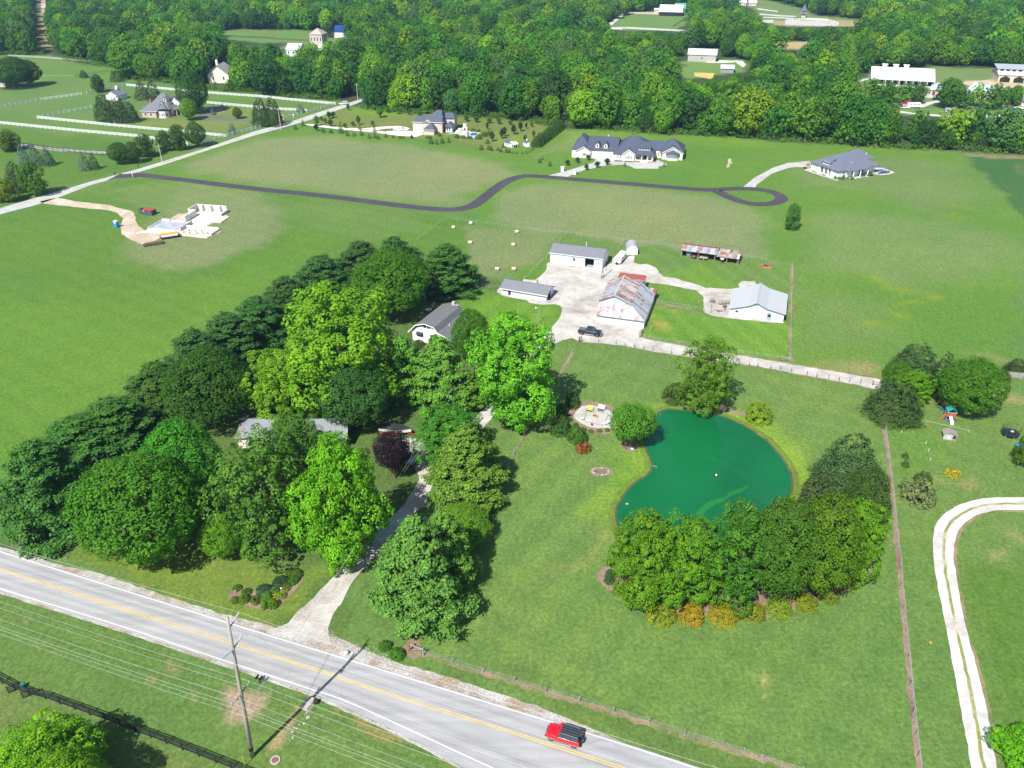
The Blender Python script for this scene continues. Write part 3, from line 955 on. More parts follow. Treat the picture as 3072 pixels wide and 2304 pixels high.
# beds
sheet('mulch_bed',P2(vF,(20,340),(40,280),(120,240),(250,245),(350,265),(440,250),(540,205),(640,130),(740,75),(850,50),(905,70),(915,150),(850,240),(760,340),(660,440),(560,510),(470,535),(350,500),(180,440),(60,410)),MULCH,.03,.1,.4)
sheet('mulch_bed',P2(d2,(1200,690),(1290,600),(1360,580),(1395,640),(1400,730),(1330,760),(1270,730)),MULCH,.022,.2,.5)
sheet('mulch_bed',P2(vP,(725,600),(760,575),(900,590),(955,640),(920,690),(840,705),(770,680)),MULCH,.03,.1,.5)
sheet('mulch_bed',P2(vP,(20,200),(120,90),(280,60),(420,70),(600,105),(640,170),(600,260),(690,400),(620,450),(540,478),(400,470),(280,440),(200,380),(120,300),(60,260)),MULCH,.022,.15,.6)
sheet('patio',P2(vP,(130,250),(160,190),(230,125),(340,110),(450,125),(600,180),(640,260),(690,400),(560,395),(440,402),(330,385),(230,340),(160,290)),FLAG,.032,.06,.5)
grove_bed=P2(d3,(745,60),(800,0),(930,0),(1000,60))+[G(1900,1690),G(2300,1500),G(2620,1440),G(2665,1600),G(2600,1740),G(2470,1800),G(2350,1836)]+P2(d3,(2120,435),(2020,430),(1900,400),(1810,462),(1700,420),(1640,370),(1540,455),(1420,400),(1310,455),(1200,400),(1150,290),(1080,255),(960,235),(830,180))
sheet('mulch_bed',grove_bed,MULCH,.014,.3,.8)
sheet('mud_bank',P2(c3,(870,1200),(915,1190),(950,1260),(960,1330),(920,1340),(890,1270)),MULCH,.016,.2,.5)
sheet('mulch_bed',P2(c3,(1310,215),(1420,230),(1500,245),(1600,262),(1660,290),(1900,340),(2190,405),(2190,390),(1900,310),(1700,220),(1500,180),(1330,180)),MULCH,.014,.3,.6)
# pond: a low turf bank with a mud edge, water inside
pl2=densify(smooth_line(POND,3,True),.8)
cen=sum(pl2,Vector())/len(pl2)

def offpoly(pts,d):
    out=[]
    n=len(pts)
    for i,p in enumerate(pts):
        t=(pts[(i+2)%n]-pts[i-2]).normalized()
        nn=Vector((t.y,-t.x,0))
        out.append(p+nn*d)
    return out

area=sum(p.x*q.y-q.x*p.y for p,q in zip(pl2,pl2[1:]+pl2[:1]))
sg=1 if area>0 else-1
ringp=[(offpoly(pl2,sg*d),z) for d,z in((1.6,-.02),(.9,.16),(.35,.2),(.06,.05),(-.3,-.02))]
mb=MB()
n=len(pl2)
for pts,zz in ringp:
    for p in pts:
        j=noise.noise(Vector((p.x,p.y,0))*.7)*.12
        mb.v.append((p.x+j,p.y+j,zz))
for i in range(len(ringp)-1):
    for k in range(n):
        mb.f.append((i*n+k,i*n+(k+1)%n,(i+1)*n+(k+1)%n,(i+1)*n+k))
bme=mb.mesh('pond_bank',gravelmat('bank_turf',(.105,.17,.018),(.09,.115,.03),.5,.7,.35),True)
bme.materials.append(gravelmat('bank_mud',(.085,.075,.045),(.05,.06,.02),.5,.7,.3))
for p in bme.polygons:
    if p.index>=2*n:p.material_index=1
struct('pond_bank',bme)
sheet('pond_water',pl2,watermat(),.045,0,.8)
ALG=watermat('algae_water',(.012,.118,.024))
sheet('algae_streak',P2(c3,(1560,1205),(1580,1160),(1620,1110),(1720,1050),(1800,1030),(1880,970),(1990,935),(2020,940),(1960,985),(1880,1020),(1800,1065),(1700,1110),(1640,1160),(1650,1200),(1700,1250),(1680,1290),(1620,1260)),ALG,.052,.35,.7)
sheet('algae_streak',P2(c3,(1640,690),(1760,720),(1880,770),(1990,830),(2090,890),(2200,950))+P2(c4,(60,930),(150,960),(230,950),(262,985),(200,1045),(100,1130))+P2(c3,(2180,1140),(2130,1060),(2010,1010),(1960,1020),(2020,960),(2060,920),(1960,850),(1850,790),(1740,740)),watermat('algae_film',(.006,.086,.030)),.049,.4,.7)

# ------------------------------------------------------------------ trees: crowns of leaf-sized faces on clumps, limbs and trunk
def unit(v):
    return v/(np.linalg.norm(v,axis=-1,keepdims=True)+1e-9)

class Crown:
    def __init__(s,seed):
        s.r=np.random.default_rng(seed)
        s.C,s.N,s.S,s.A,s.T=[],[],[],[],[]
    def leaves(s,c,n,size,asp,tone):
        s.C.append(c);s.N.append(n);s.S.append(size);s.A.append(np.broadcast_to(asp,size.shape));s.T.append(tone)
    def clumps(s,P,O,R,k,size,up=.35,spread=.55,asp=.7,fill=.72,hemi=True):
        """k leaves on the outward cap of each clump"""
        m=len(P)
        d=unit(s.r.normal(size=(m,k,3)))
        o=unit(O+np.array([0,0,up]))[:,None,:]
        if hemi:
            dt=(d*o).sum(-1,keepdims=True)
            d=np.where(dt<-.15,d-2*dt*o,d)
        rr=R[:,None,None]*(fill+(1.05-fill)*s.r.random((m,k,1)))
        c=P[:,None,:]+d*rr
        nrm=unit(d*.75+o*.45+s.r.normal(size=d.shape)*spread*.62+np.array([0,0,.3]))
        tone=np.clip(s.r.normal(.5,.16,(m,1))+s.r.normal(0,.14,(m,k)),0,1)
        s.leaves(c.reshape(-1,3),nrm.reshape(-1,3),(size*s.r.uniform(.65,1.25,(m,k))).ravel(),asp,tone.ravel())
    def mesh(s,name,mat,limbs=None,limbmat=None):
        C,N,S,A,T=(np.concatenate(x) for x in(s.C,s.N,s.S,s.A,s.T))
        t=unit(np.cross(N,unit(s.r.normal(size=N.shape))))
        b=np.cross(N,t)
        t=t*S[:,None]
        b=b*(S*A)[:,None]
        bend=N*(S*.18)[:,None]
        V=np.stack([C-t,C-b*.9+bend,C+t,C+b*.9+bend],1).reshape(-1,3)
        Q=np.arange(len(V)).reshape(-1,4)
        me=bpy.data.meshes.new(name)
        tone=np.repeat(T,4)
        if limbs is not None:
            lv=np.array(limbs.v)
            lf=[f for f in limbs.f if len(f)==4]
            Q=np.concatenate([Q,np.array(lf)+len(V)])
            V=np.concatenate([V,lv])
            tone=np.concatenate([tone,np.full(len(lv),.5)])
            nl=len(lf)
        np_mesh(me,V,Q)
        at=me.attributes.new('tone','FLOAT','POINT')
        at.data.foreach_set('value',tone.astype(np.float32))
        me.materials.append(mat)
        if limbs is not None:
            me.materials.append(limbmat or BARK)
            mi=np.zeros(len(Q),np.int32)
            mi[-nl:]=1
            me.polygons.foreach_set('material_index',mi)
        return me

def sphere_dirs(r,n):
    i=np.arange(n)+.5
    ph=np.arccos(1-2*i/n)
    th=np.pi*(1+5**.5)*i+r.random()*6
    d=np.stack([np.cos(th)*np.sin(ph),np.sin(th)*np.sin(ph),np.cos(ph)],-1)
    return unit(d+r.normal(size=d.shape)*.12)

def lump(r,d,amp,freqs=(2,4)):
    """a few random lobes over directions"""
    o=np.zeros(len(d))
    for k in range(14):
        a=unit(r.normal(size=3))
        o+=np.exp(-(1-d@a)*r.uniform(6,14))*r.uniform(-1,1)
    return 1+amp*o

def limbs_to(r,base_r,H,targets,n=6):
    mb=MB()
    top=H*.55
    mb.tube([(0,0,-.2),(r.normal()*.15,r.normal()*.15,top*.5),(r.normal()*.3,r.normal()*.3,top)],[base_r*1.15,base_r*.85,base_r*.5],8,False)
    for t in targets:
        z0=H*r.uniform(.16,.42)
        p=Vector((0,0,z0))
        q=Vector(t)
        m=p.lerp(q,.5)+Vector((r.normal()*.3,r.normal()*.3,-.06*H*r.random()))
        mb.tube([p,m,q],[base_r*.45,base_r*.3,base_r*.1],5,False)
    return mb

R0,H0=6.0,15.0

def crown_round(name,seed,n=330,k=52,leaf=.17,H=H0,R=R0,low=.08,amp=.16,clump=.95,flat=1.0,mat=None,trunk=True,zc=.5):
    """dense shade tree: one broad dome of bumpy clumps"""
    c=Crown(seed)
    d=sphere_dirs(c.r,n)
    zr=(1-low)/2*H
    mid=low*H+zr
    f=lump(c.r,d,amp)
    w=np.where(d[:,2]<0,np.clip(1-.18*d[:,2]**2,0,1),1)
    P=d*np.array([R,R,zr])*(f*w)[:,None]*.9+np.array([0,0,mid])
    P[:,:2]*=(1-.22*np.clip((P[:,2:3]/H-.55)/.45,0,1))
    P+=c.r.normal(size=P.shape)*.22
    c.clumps(P,d*np.array([1,1,.9]),clump*c.r.uniform(.7,1.3,n),k,leaf)
    # inside: filling so the crown is not hollow, shade put into its tone
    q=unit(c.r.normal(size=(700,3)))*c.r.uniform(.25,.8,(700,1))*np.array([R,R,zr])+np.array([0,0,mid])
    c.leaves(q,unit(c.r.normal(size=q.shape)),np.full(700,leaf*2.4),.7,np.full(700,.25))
    tips=P[c.r.choice(n,10,False)]*np.array([.8,.8,.95])
    lb=limbs_to(c.r,.32,H,tips) if trunk else None
    return c.mesh(name,mat or LEAF),lb

def crown_loose(name,seed,lobes=15,k=56,leaf=.17,H=17.0,R=6.0,per=26,lobe=(.30,.46),tall=1.0,low=.1,mat=None,sparse=1.0):
    """open tree: separate masses of foliage on big limbs, gaps between"""
    c=Crown(seed)
    tips=[]
    for i in range(lobes):
        t=(i+.5)/lobes
        z=H*(low+.1+(.86-low-.08)*t)
        env=math.sin(math.pi*min(1,max(.12,(z/H-low)/(1.04-low)))**.8)**.6
        th=i*2.4+c.r.random()*.9
        rr=R*env*c.r.uniform(.35,.78) if i<lobes-1 else 0.4
        lr=R*c.r.uniform(*lobe)*(1 if t<.8 else.85)
        ctr=np.array([math.cos(th)*rr,math.sin(th)*rr,z])
        tips.append(tuple(ctr))
        m=int(per*(lr/(R*.38))**2*sparse)
        d=sphere_dirs(c.r,m)
        P=ctr+d*lr*np.array([1,1,.85*tall])*lump(c.r,d,.2)[:,None]+c.r.normal(size=d.shape)*.25
        c.clumps(P,d,np.full(m,.8)*c.r.uniform(.6,1.35,m),k,leaf,up=.45,spread=.6)
    lb=limbs_to(c.r,.34,H,tips)
    return c.mesh(name,mat or LEAF),lb

def crown_pine(name,seed,H=18.0,R=5.2,step=.95,leaf=.2,dens=1.0,low=.06,bare=.28,mat=None,power=1.15):
    """white pine: whorls of long branches carrying flat plumes"""
    c=Crown(seed)
    mb=MB()
    mb.tube([(0,0,-.2),(0,0,H*.5),(.1,0,H*.98)],[.34,.22,.04],8,False)
    z=H*low
    while z<H*.985:
        t=z/H
        L0=R*(1-((t-low)/(1-low))**power)**.85+.25
        nb=6 if t<.75 else 5
        a0=c.r.random()*6.3
        for i in range(nb):
            th=a0+i*6.283/nb+c.r.normal()*.22
            L=L0*c.r.uniform(.68,1.12)
            rise=c.r.uniform(.05,.3)+.35*max(0,t-.6)
            u=np.array([math.cos(th),math.sin(th),rise])
            s=np.array([-math.sin(th),math.cos(th),0])
            m=max(2,int(dens*(1.5+2.1*L**1.25)))
            q=bare+(1.02-bare)*np.sqrt(c.r.random(m))
            wid=.5*L*np.sin(np.clip(q,.1,.95)*3.05)**.8*.62+.1
            lat=c.r.uniform(-1,1,m)*wid
            B=np.array([0,0,z])+u*(q*L)[:,None]+s*lat[:,None]
            B[:,2]+=c.r.normal(0,.2,m)+.25*q**3
            k=17
            off=c.r.normal(size=(m,k,3))*np.array([.27,.27,.15])*(.75+.1*L)
            P=(B[:,None,:]+off).reshape(-1,3)
            nr=unit(np.array([0,0,1.0])+.4*np.array([u[0],u[1],0])+off.reshape(-1,3)*1.1+c.r.normal(size=(m*k,3))*.38)
            tone=np.clip(np.repeat(c.r.normal(.5,.2,m),k)+off[:,:,2].ravel()*.5+c.r.normal(0,.12,m*k),0,1)  # tuft tops lighter than undersides: overhead light put into the tone
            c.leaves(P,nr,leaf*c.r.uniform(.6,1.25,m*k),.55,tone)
            if L>1.2:mb.tube([(0,0,z),tuple(np.array([0,0,z])+u*L*.75)],[.06,.02],4,False)
        z+=step*c.r.uniform(.75,1.2)*(1 if t<.7 else.75)
    return c.mesh(name,mat or NEEDLE),mb

def crown_spruce(name,seed,H=12.0,R=3.0,n=5200,leaf=.16,top=.9,mat=None,fat=.85):
    """dense cone of drooping sprays"""
    c=Crown(seed)
    m=n//14
    t=1-np.sqrt(c.r.random(m))*.97
    th=c.r.random(m)*6.283
    rr=R*(1-t)**fat*(1+.12*np.sin(th*5+t*30))*c.r.uniform(.8,1.06,m)
    P=np.stack([np.cos(th)*rr,np.sin(th)*rr,H*(.03+.96*t)],-1)
    O=np.stack([np.cos(th),np.sin(th),np.full(m,.25)],-1)
    c.clumps(P,O,(.22+.42*(1-t))*R/3.0*1.1,14,leaf,up=.25,spread=.5,asp=.5,fill=.3)
    mb=MB()
    mb.tube([(0,0,-.2),(0,0,H*.9)],[.2,.03],6,False)
    return c.mesh(name,mat or NEEDLE),mb

def crown_shrub(name,seed,n=70,k=34,leaf=.085,R=1.5,H=1.7,amp=.14,mat=None):
    c=Crown(seed)
    d=sphere_dirs(c.r,n)
    d[:,2]=np.abs(d[:,2])*1.05-.08
    d=unit(d)
    P=d*np.array([R,R,H])*lump(c.r,d,amp)[:,None]*.84
    c.clumps(P,d,np.full(n,.3*R/1.5)*c.r.uniform(.7,1.3,n),k,leaf)
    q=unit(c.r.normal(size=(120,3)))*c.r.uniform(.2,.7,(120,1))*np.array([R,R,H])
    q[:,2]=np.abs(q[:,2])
    c.leaves(q,unit(c.r.normal(size=q.shape)),np.full(120,leaf*2.2),.7,np.full(120,.3))  # inner leaves darker: shade within the bush put into their tone
    mb=MB()
    for i in range(4):mb.tube([(0,0,-.05),(c.r.normal()*R*.3,c.r.normal()*R*.3,H*.6)],[.05,.02],4,False)
    return c.mesh(name,mat or LEAF),mb

PROTO={} # kind -> list of (crown mesh, trunk mesh, radius, height)

def proto(kind,pair,R,H,bark=None):
    cm,lb=pair
    tm=None
    if lb is not None:
        tm=lb.mesh('trunk',bark or BARK)
    PROTO.setdefault(kind,[]).append((cm,tm,R,H))

for i in range(3):proto('round',crown_round('crown',11+i),6.3,15.3)
for i in range(3):proto('loose',crown_loose('crown',21+i,19,60,.19,17,6,30,(.32,.47),1.0,.02),6.6,17.0,PALEBARK if i==1 else BARK)
for i in range(2):proto('airy',crown_loose('crown',26+i,26,48,.19,17,6,24,(.24,.38),1.05,.02),6.4,17.0,PALEBARK)
for i in range(3):proto('pine',crown_pine('crown',31+i,18,5.8,.9,.24,1.15,.05,.2,None,1.75),5.8,18.3)
for i in range(2):proto('softpine',crown_pine('crown',36+i,16,6.4,.95,.25,1.25,.04,.2,None,2.1),6.4,16.4)
for i in range(2):proto('conepine',crown_pine('crown',46+i,17,6.6,.95,.25,1.25,.04,.2,None,1.35),6.6,17.4)
for i in range(2):proto('spruce',crown_spruce('crown',41+i),3.1,12.2)
proto('fatspruce',crown_spruce('crown',44,11,4.2,8600,.19,.9,None,.5),4.4,11.3)
for i in range(2):proto('vase',crown_round('crown',51+i,190,44,.15,9.0,4.2,.28,.2,.8),4.4,9.4)
for i in range(2):proto('young',crown_round('crown',61+i,46,24,.16,5.0,1.35,.26,.2,.42),1.45,5.1)
for i in range(2):proto('shrub',crown_shrub('crown',71+i),1.55,1.8)
proto('spray',crown_shrub('crown',75,40,26,.10,1.5,1.5,.4),1.6,1.7)
for i in range(3):proto('wood',crown_round('crown',81+i,150,17,.42,15,6.2,.05,.2,1.25,trunk=False),6.6,15.4)
for i in range(3):proto('woodloose',crown_loose('crown',86+i,12,20,.40,16,6,14,(.3,.46)),6.4,16.5,PALEBARK)
for k,v in list(PROTO.items()):
    if k=='wood':
        for i,t in enumerate(v):
            mbt=MB().tube([(0,0,-.2),(0,0,8)],[.35,.2],6,False)
            v[i]=(t[0],mbt.mesh('trunk',BARK),t[2],t[3])

def crown_box(cx,yt,yb,w,cone=False):
    """photo box of a crown -> ground point, radius, height"""
    z=5.0
    for _ in range(6):
        p=G(cx,yt,max(0,2*z)) if cone else G(cx,(yt+yb)/2,z)
        dist=Vector((p.x,p.y,CAM_H-p.z)).length
        d=PXL(p)[2]
        kx=FOC/d
        phi=math.asin((CAM_H-p.z)/dist)
        r=w/2/kx
        e=(yb-yt)/kx
        if cone:h=max(.5*r,(e-r*math.sin(phi)*.9)/math.cos(phi))
        else:h=2/math.cos(phi)*math.sqrt(max((.35*r)**2,(e/2)**2-(r*math.sin(phi))**2))
        z=h/2
    q=G(cx,yt,h) if cone else G(cx,(yt+yb)/2,h/2)
    return Vector((q.x,q.y,0)),r,h

DS=3072/2212
TREE_N=[0]

def tree(name,kind,label,box,colour,cat='tree',group=None,seed=None,S=DS,top=None,cone=None,grow=1.0):
    cx,yt,yb,w=(v*S for v in box)
    cone=kind in('pine','softpine','conepine','spruce','fatspruce') if cone is None else cone
    p,r,h=crown_box(cx,yt,yb,w,cone)
    return plant(name,kind,label,p,r*grow,h,colour,cat,group,seed)

def plant(name,kind,label,p,r,h,colour,cat='tree',group=None,seed=None):
    TREE_N[0]+=1
    i=TREE_N[0] if seed is None else seed
    cm,tm,PR,PH=PROTO[kind][i%len(PROTO[kind])]
    root=thing(name,label,cat,p,(i*2.399)%6.283,group)
    c=link('crown',cm,root)
    c.scale=(r/PR,r/PR,h/PH)
    c.color=tuple(colour)+(1,)
    if tm:
        t=link('trunk' if cat=='tree' else 'stems',tm,root)
        t.scale=(r/PR,r/PR,h/PH)
    return root

MAPLE=(.054,.180,.010)
MAPDK=(.036,.118,.012)
BRIGHT=(.118,.310,.010)
YELGR=(.205,.330,.010)
PINEC=(.046,.118,.018)
PINEB=(.040,.104,.022)
PINEL=(.096,.220,.024)
SPRB=(.10,.155,.12)
SPRD=(.034,.066,.020)
OAKD=(.036,.100,.016)
GROVE=(.082,.195,.010)
GROVED=(.058,.145,.012)
YOUNGC=(.068,.165,.018)
PURPLE=(.020,.010,.018)

HOME=[
    ('pine_tree','pine','blue-green pine at the north end of the pine row, beside the hay bales',(966,526,645,100),PINEC),
    ('maple_tree','round','large dark green maple just north-west of the gambrel-roofed house',(850,535,690,165),MAPLE),
    ('pine_tree','pine','pine at the head of the west field row, behind the dark maple',(850,512,625,95),PINEB),
    ('pine_tree','pine','pine second from the head of the row along the west field',(775,520,640,105),PINEB),
    ('pine_tree','pine','pine third from the head of the row along the west field',(690,552,668,110),PINEB),
    ('pine_tree','pine','pine fourth from the head of the row, behind the tallest yellow-green tree',(612,598,712,100),PINEB),
    ('pine_tree','pine','pine fifth in the row, left of the tallest yellow-green tree',(548,640,760,105),PINEB),
    ('pine_tree','pine','pine in the middle of the row along the field, above the round dark maple',(484,676,800,110),PINEB),
    ('pine_tree','pine','pine touching the top left of the round dark maple in the row along the field',(412,712,850,115),PINEB),
    ('pine_tree','pine','pine left of the round dark maple, with layered boughs over the field edge',(330,782,915,120),PINEC),
    ('maple_tree','round','round dark green maple behind the hidden front house, against the pine row',(452,742,930,172),MAPDK),
    ('pine_tree','pine','pine with spreading boughs third from the road in the pine row',(228,862,1005,145),PINEC),
    ('pine_tree','pine','pine with spreading boughs second from the road in the pine row',(150,905,1050,160),PINEC),
    ('pine_tree','softpine','big dark pine at the road end of the pine row, against the left edge',(62,955,1205,215),PINEC),
    ('maple_tree','round','huge egg-shaped maple nearest the road on the front lawn',(302,968,1232,246),MAPLE),
    ('maple_tree','round','maple close behind the huge egg-shaped maple',(398,902,1130,168),MAPLE),
    ('ash_tree','airy','open grey-green tree with pale bare limbs in front of the hidden house',(566,922,1205,215),(.075,.175,.020)),
    ('ash_tree','airy','smaller grey-green tree reaching over the hidden grey roof',(640,890,1080,135),(.072,.17,.020)),
    ('ash_tree','airy','grey-green tree top filling the gap between the two hidden grey roofs',(636,884,1020,100),(.074,.172,.020)),
    ('maple_tree','loose','bright green spreading maple beside the gravel driveway',(730,930,1222,176),BRIGHT),
    ('small_tree','round','small bright rounded tree at the foot of the grey-green tree on the front lawn',(478,1105,1210,90),(.105,.265,.012)),
    ('plum_tree','vase','dark purple-leaved tree by the parking court and the covered boat',(848,930,1038,78),PURPLE),
    ('cottonwood_tree','loose','tallest yellow-green tree in the middle of the home grove',(728,602,890,250),(.130,.310,.012)),
    ('cottonwood_tree','loose','yellow-green tree on the left side of the tallest yellow-green tree',(606,752,908,160),(.125,.29,.012)),
    ('locust_tree','loose','golden-green slender tree in front of the tallest yellow-green tree',(710,838,905,62),YELGR),
    ('maple_tree','round','dark blue-green maple between the golden tree and the boat',(765,772,935,145),(.038,.128,.020)),
    ('pine_tree','softpine','pale green pine in front of the gambrel-roofed house, left one of the pair',(868,722,895,108),PINEL),
    ('pine_tree','softpine','pale green pine in front of the gambrel-roofed house, right one of the pair',(948,730,912,135),PINEL),
    ('pine_tree','softpine','low pale pine below the pair of pines, over the gravel lane',(1010,800,900,70),PINEL),
    ('maple_tree','round','small dense round maple against the east corner of the gambrel-roofed house',(1018,664,785,82),(.052,.170,.010)),
    ('sycamore_tree','loose','tall bright sycamore between the gambrel-roofed house and the firepit',(1113,672,922,182),(.120,.305,.014)),
    ('maple_tree','loose','mid-green tree over the parking court, behind the big pine by the driveway',(970,868,1005,142),(.064,.185,.016)),
    ('pine_tree','conepine','big pale pine on the right of the driveway, half-way along it',(1006,918,1125,188),PINEL),
    ('shrub_tree','round','yellowish thicket with dead grey twigs between the two pines right of the driveway',(1000,1085,1188,118),(.105,.225,.016)),
    ('pine_tree','conepine','big pale pine at the road end of the driveway, the right half of the clump',(960,1106,1315,150),(.094,.230,.028)),
    ('pine_tree','conepine','big pale pine at the road end of the driveway, the left half of the clump',(893,1116,1408,238),(.082,.205,.032)),
    ('maple_tree','loose','bright yellow-green maple at the bottom left corner south of the road',(92,1545,1740,200),(.120,.29,.010)),
    ('maple_tree','loose','bright maple cut off by the bottom right corner, beside the stone drive',(2215,1560,1660,110),BRIGHT),
]
for nm,kd,lb,bx,cl in HOME:tree(nm,kd,lb,bx,cl,grow=1.34 if kd=='pine' else(1.0 if kd in('softpine','conepine') else 1.1))
# the tree whose shadow falls across the black fence stands just outside the bottom edge
plant('maple_tree','round','maple at the bottom edge whose shadow crosses the black fence',Vector((-49,53,0)),4.5,11,BRIGHT)

POND_T=[
    ('locust_tree','airy','tall open bright tree on the north bank of the pond',(1530,722,892,132),(.095,.225,.014),'tree'),
    ('bush','shrub','dark bush at the left foot of the tall tree on the north bank',(1462,820,868,64),(.06,.13,.018),'bush'),
    ('bush','shrub','yellow-flecked bush on the north-east bank of the pond',(1641,862,912,60),(.17,.28,.016),'bush'),
    ('shade_tree','vase','vase-shaped tree leaning over the pond beside the firepit patio',(1368,864,975,102),(.080,.205,.014),'tree'),
    ('bush','shrub','dark small tree on the top left rim of the firepit patio',(1236,845,880,34),(.045,.11,.02),'bush'),
    ('bush','shrub','small round bush left of the firepit patio, touching its rim',(1214,866,893,28),(.05,.12,.02),'bush'),
    ('bush','shrub','larger round bush on the lawn left of the firepit patio',(1210,893,938,46),(.05,.118,.02),'bush'),
    ('bush','shrub','green bush below the firepit patio, above the red maple',(1247,914,956,48),(.058,.13,.02),'bush'),
    ('japanese_maple','spray','low orange-red maple on the lawn below the firepit patio',(1260,948,977,38),(.26,.11,.025),'bush'),
    ('grove_tree','loose','bright leftmost tree of the grove south of the pond',(1395,1104,1306,138),(.092,.225,.010),'tree'),
    ('grove_tree','loose','bright tree second from the left in the grove south of the pond',(1488,1112,1312,140),(.088,.215,.010),'tree'),
    ('grove_tree','airy','dark tree with pale stems in the middle of the grove, its top over the water',(1590,1082,1310,150),GROVED,'tree'),
    ('grove_tree','round','dark tree right of the pale-stemmed one in the grove',(1690,1072,1308,140),GROVED,'tree'),
    ('grove_tree','round','mid-green tree on the right side of the grove, nearest the shrubs',(1780,1062,1298,136),GROVE,'tree'),
    ('grove_tree','loose','bright yellow-green tree at the right rim of the grove',(1852,1075,1252,110),(.100,.235,.010),'tree'),
    ('grove_tree','round','dark tree in the upper right of the grove, along the fence line',(1868,1005,1190,96),(.052,.108,.018),'tree'),
    ('grove_tree','fatspruce','dark conical evergreen at the top of the grove, along the fence line',(1854,934,1085,118),(.044,.092,.026),'tree'),
    ('grove_tree','shrub','small evergreen with red-brown dead twigs on the pond side of the grove',(1768,1018,1092,72),(.058,.088,.03),'tree'),
    ('grove_tree','spruce','pointed pale larch at the water edge of the grove',(1632,1078,1180,60),(.072,.14,.03),'tree'),
    ('grove_tree','spruce','second pointed larch by the water, right of the pale one',(1700,1068,1170,56),(.062,.12,.024),'tree'),
]
for nm,kd,lb,bx,cl,ct in POND_T:tree(nm,kd,lb,bx,cl,ct,grow=1.18 if nm=='grove_tree' else 1.0)
EW=[(1428,1296,1343,72,(.17,.22,.014),'olive and orange shrub, leftmost of the row along the grove'),
      (1496,1296,1347,62,(.29,.23,.012),'brightest orange shrub, second in the row along the grove'),
      (1563,1295,1347,68,(.25,.225,.012),'orange-topped shrub, third in the row along the grove'),
      (1626,1291,1341,62,(.17,.215,.013),'olive shrub with an orange crown, fourth in the row along the grove'),
      (1684,1284,1332,60,(.15,.21,.014),'olive shrub, fifth in the row along the grove'),
      (1742,1276,1319,58,(.165,.225,.014),'yellowish shrub, sixth in the row along the grove'),
      (1792,1260,1300,48,(.12,.16,.016),'small green shrub, seventh in the row along the grove'),
      (1832,1236,1270,42,(.10,.16,.016),'smallest green shrub at the right end of the row along the grove')]
for cx,yt,yb,w,cl,lb in EW:tree('burning_bush','shrub',lb,(cx,yt,yb,w),cl,'bush','burning bushes along the grove')

EAST=[
    ('spruce_tree','fatspruce','dark spreading spruce at the back of the eastern cluster',(1994,738,850,112),(.040,.078,.024),'tree'),
    ('spruce_tree','spruce','narrow dark spruce right of the spreading one in the eastern cluster',(2056,750,872,70),(.040,.076,.030),'tree'),
    ('maple_tree','round','round bright-leaved maple beside the swing set',(2100,768,902,140),(.058,.175,.010),'tree'),
    ('small_tree','round','small bright tree on the left of the eastern cluster',(1938,775,850,66),(.068,.185,.010),'tree'),
    ('small_tree','loose','bright yellow-green tree in front of the dark spruces',(1975,796,872,90),(.100,.25,.010),'tree'),
    ('spruce_tree','fatspruce','low dark hemlock at the end of the farm lane, by the fence',(1948,815,928,118),(.044,.085,.020),'tree'),
    ('bush','shrub','bright green bush at the foot of the dark hemlock',(1954,880,918,52),(.07,.16,.012),'bush'),
    ('spruce_tree','fatspruce','dark evergreen cut off by the right edge near the wooden fence',(2206,775,815,50),SPRD,'tree'),
    ('bush','shrub','green bush at the left end of the grey wooden fence',(2165,795,822,40),(.06,.13,.016),'bush'),
    ('bush','spray','pale grey-green spreading bush on the eastern neighbour lawn',(1988,1022,1088,80),(.155,.20,.075),'bush'),
    ('bush','spray','green upright bush behind the pale spreading bush',(1997,1012,1046,42),(.07,.14,.03),'bush'),
    ('bush','spray','low yellow-flowering bush on the eastern neighbour lawn',(2060,1006,1030,36),(.42,.36,.03),'bush'),
    ('young_pine','spruce','tiny pine on the lawn by the fence, the upper of two',(1959,974,993,16),PINEC,'tree'),
    ('young_pine','spruce','tiny pine on the lawn by the fence, the lower of two',(1960,990,1012,18),PINEC,'tree'),
    ('small_tree','loose','leafy tree at the right edge beside the trampoline',(2222,930,1010,50),(.085,.17,.014),'tree'),
    ('field_tree','loose','slender lone tree standing in the field below the turning loop',(1713,437,496,36),(.070,.165,.026),'tree'),
]
for nm,kd,lb,bx,cl,ct in EAST:tree(nm,kd,lb,bx,cl,ct)

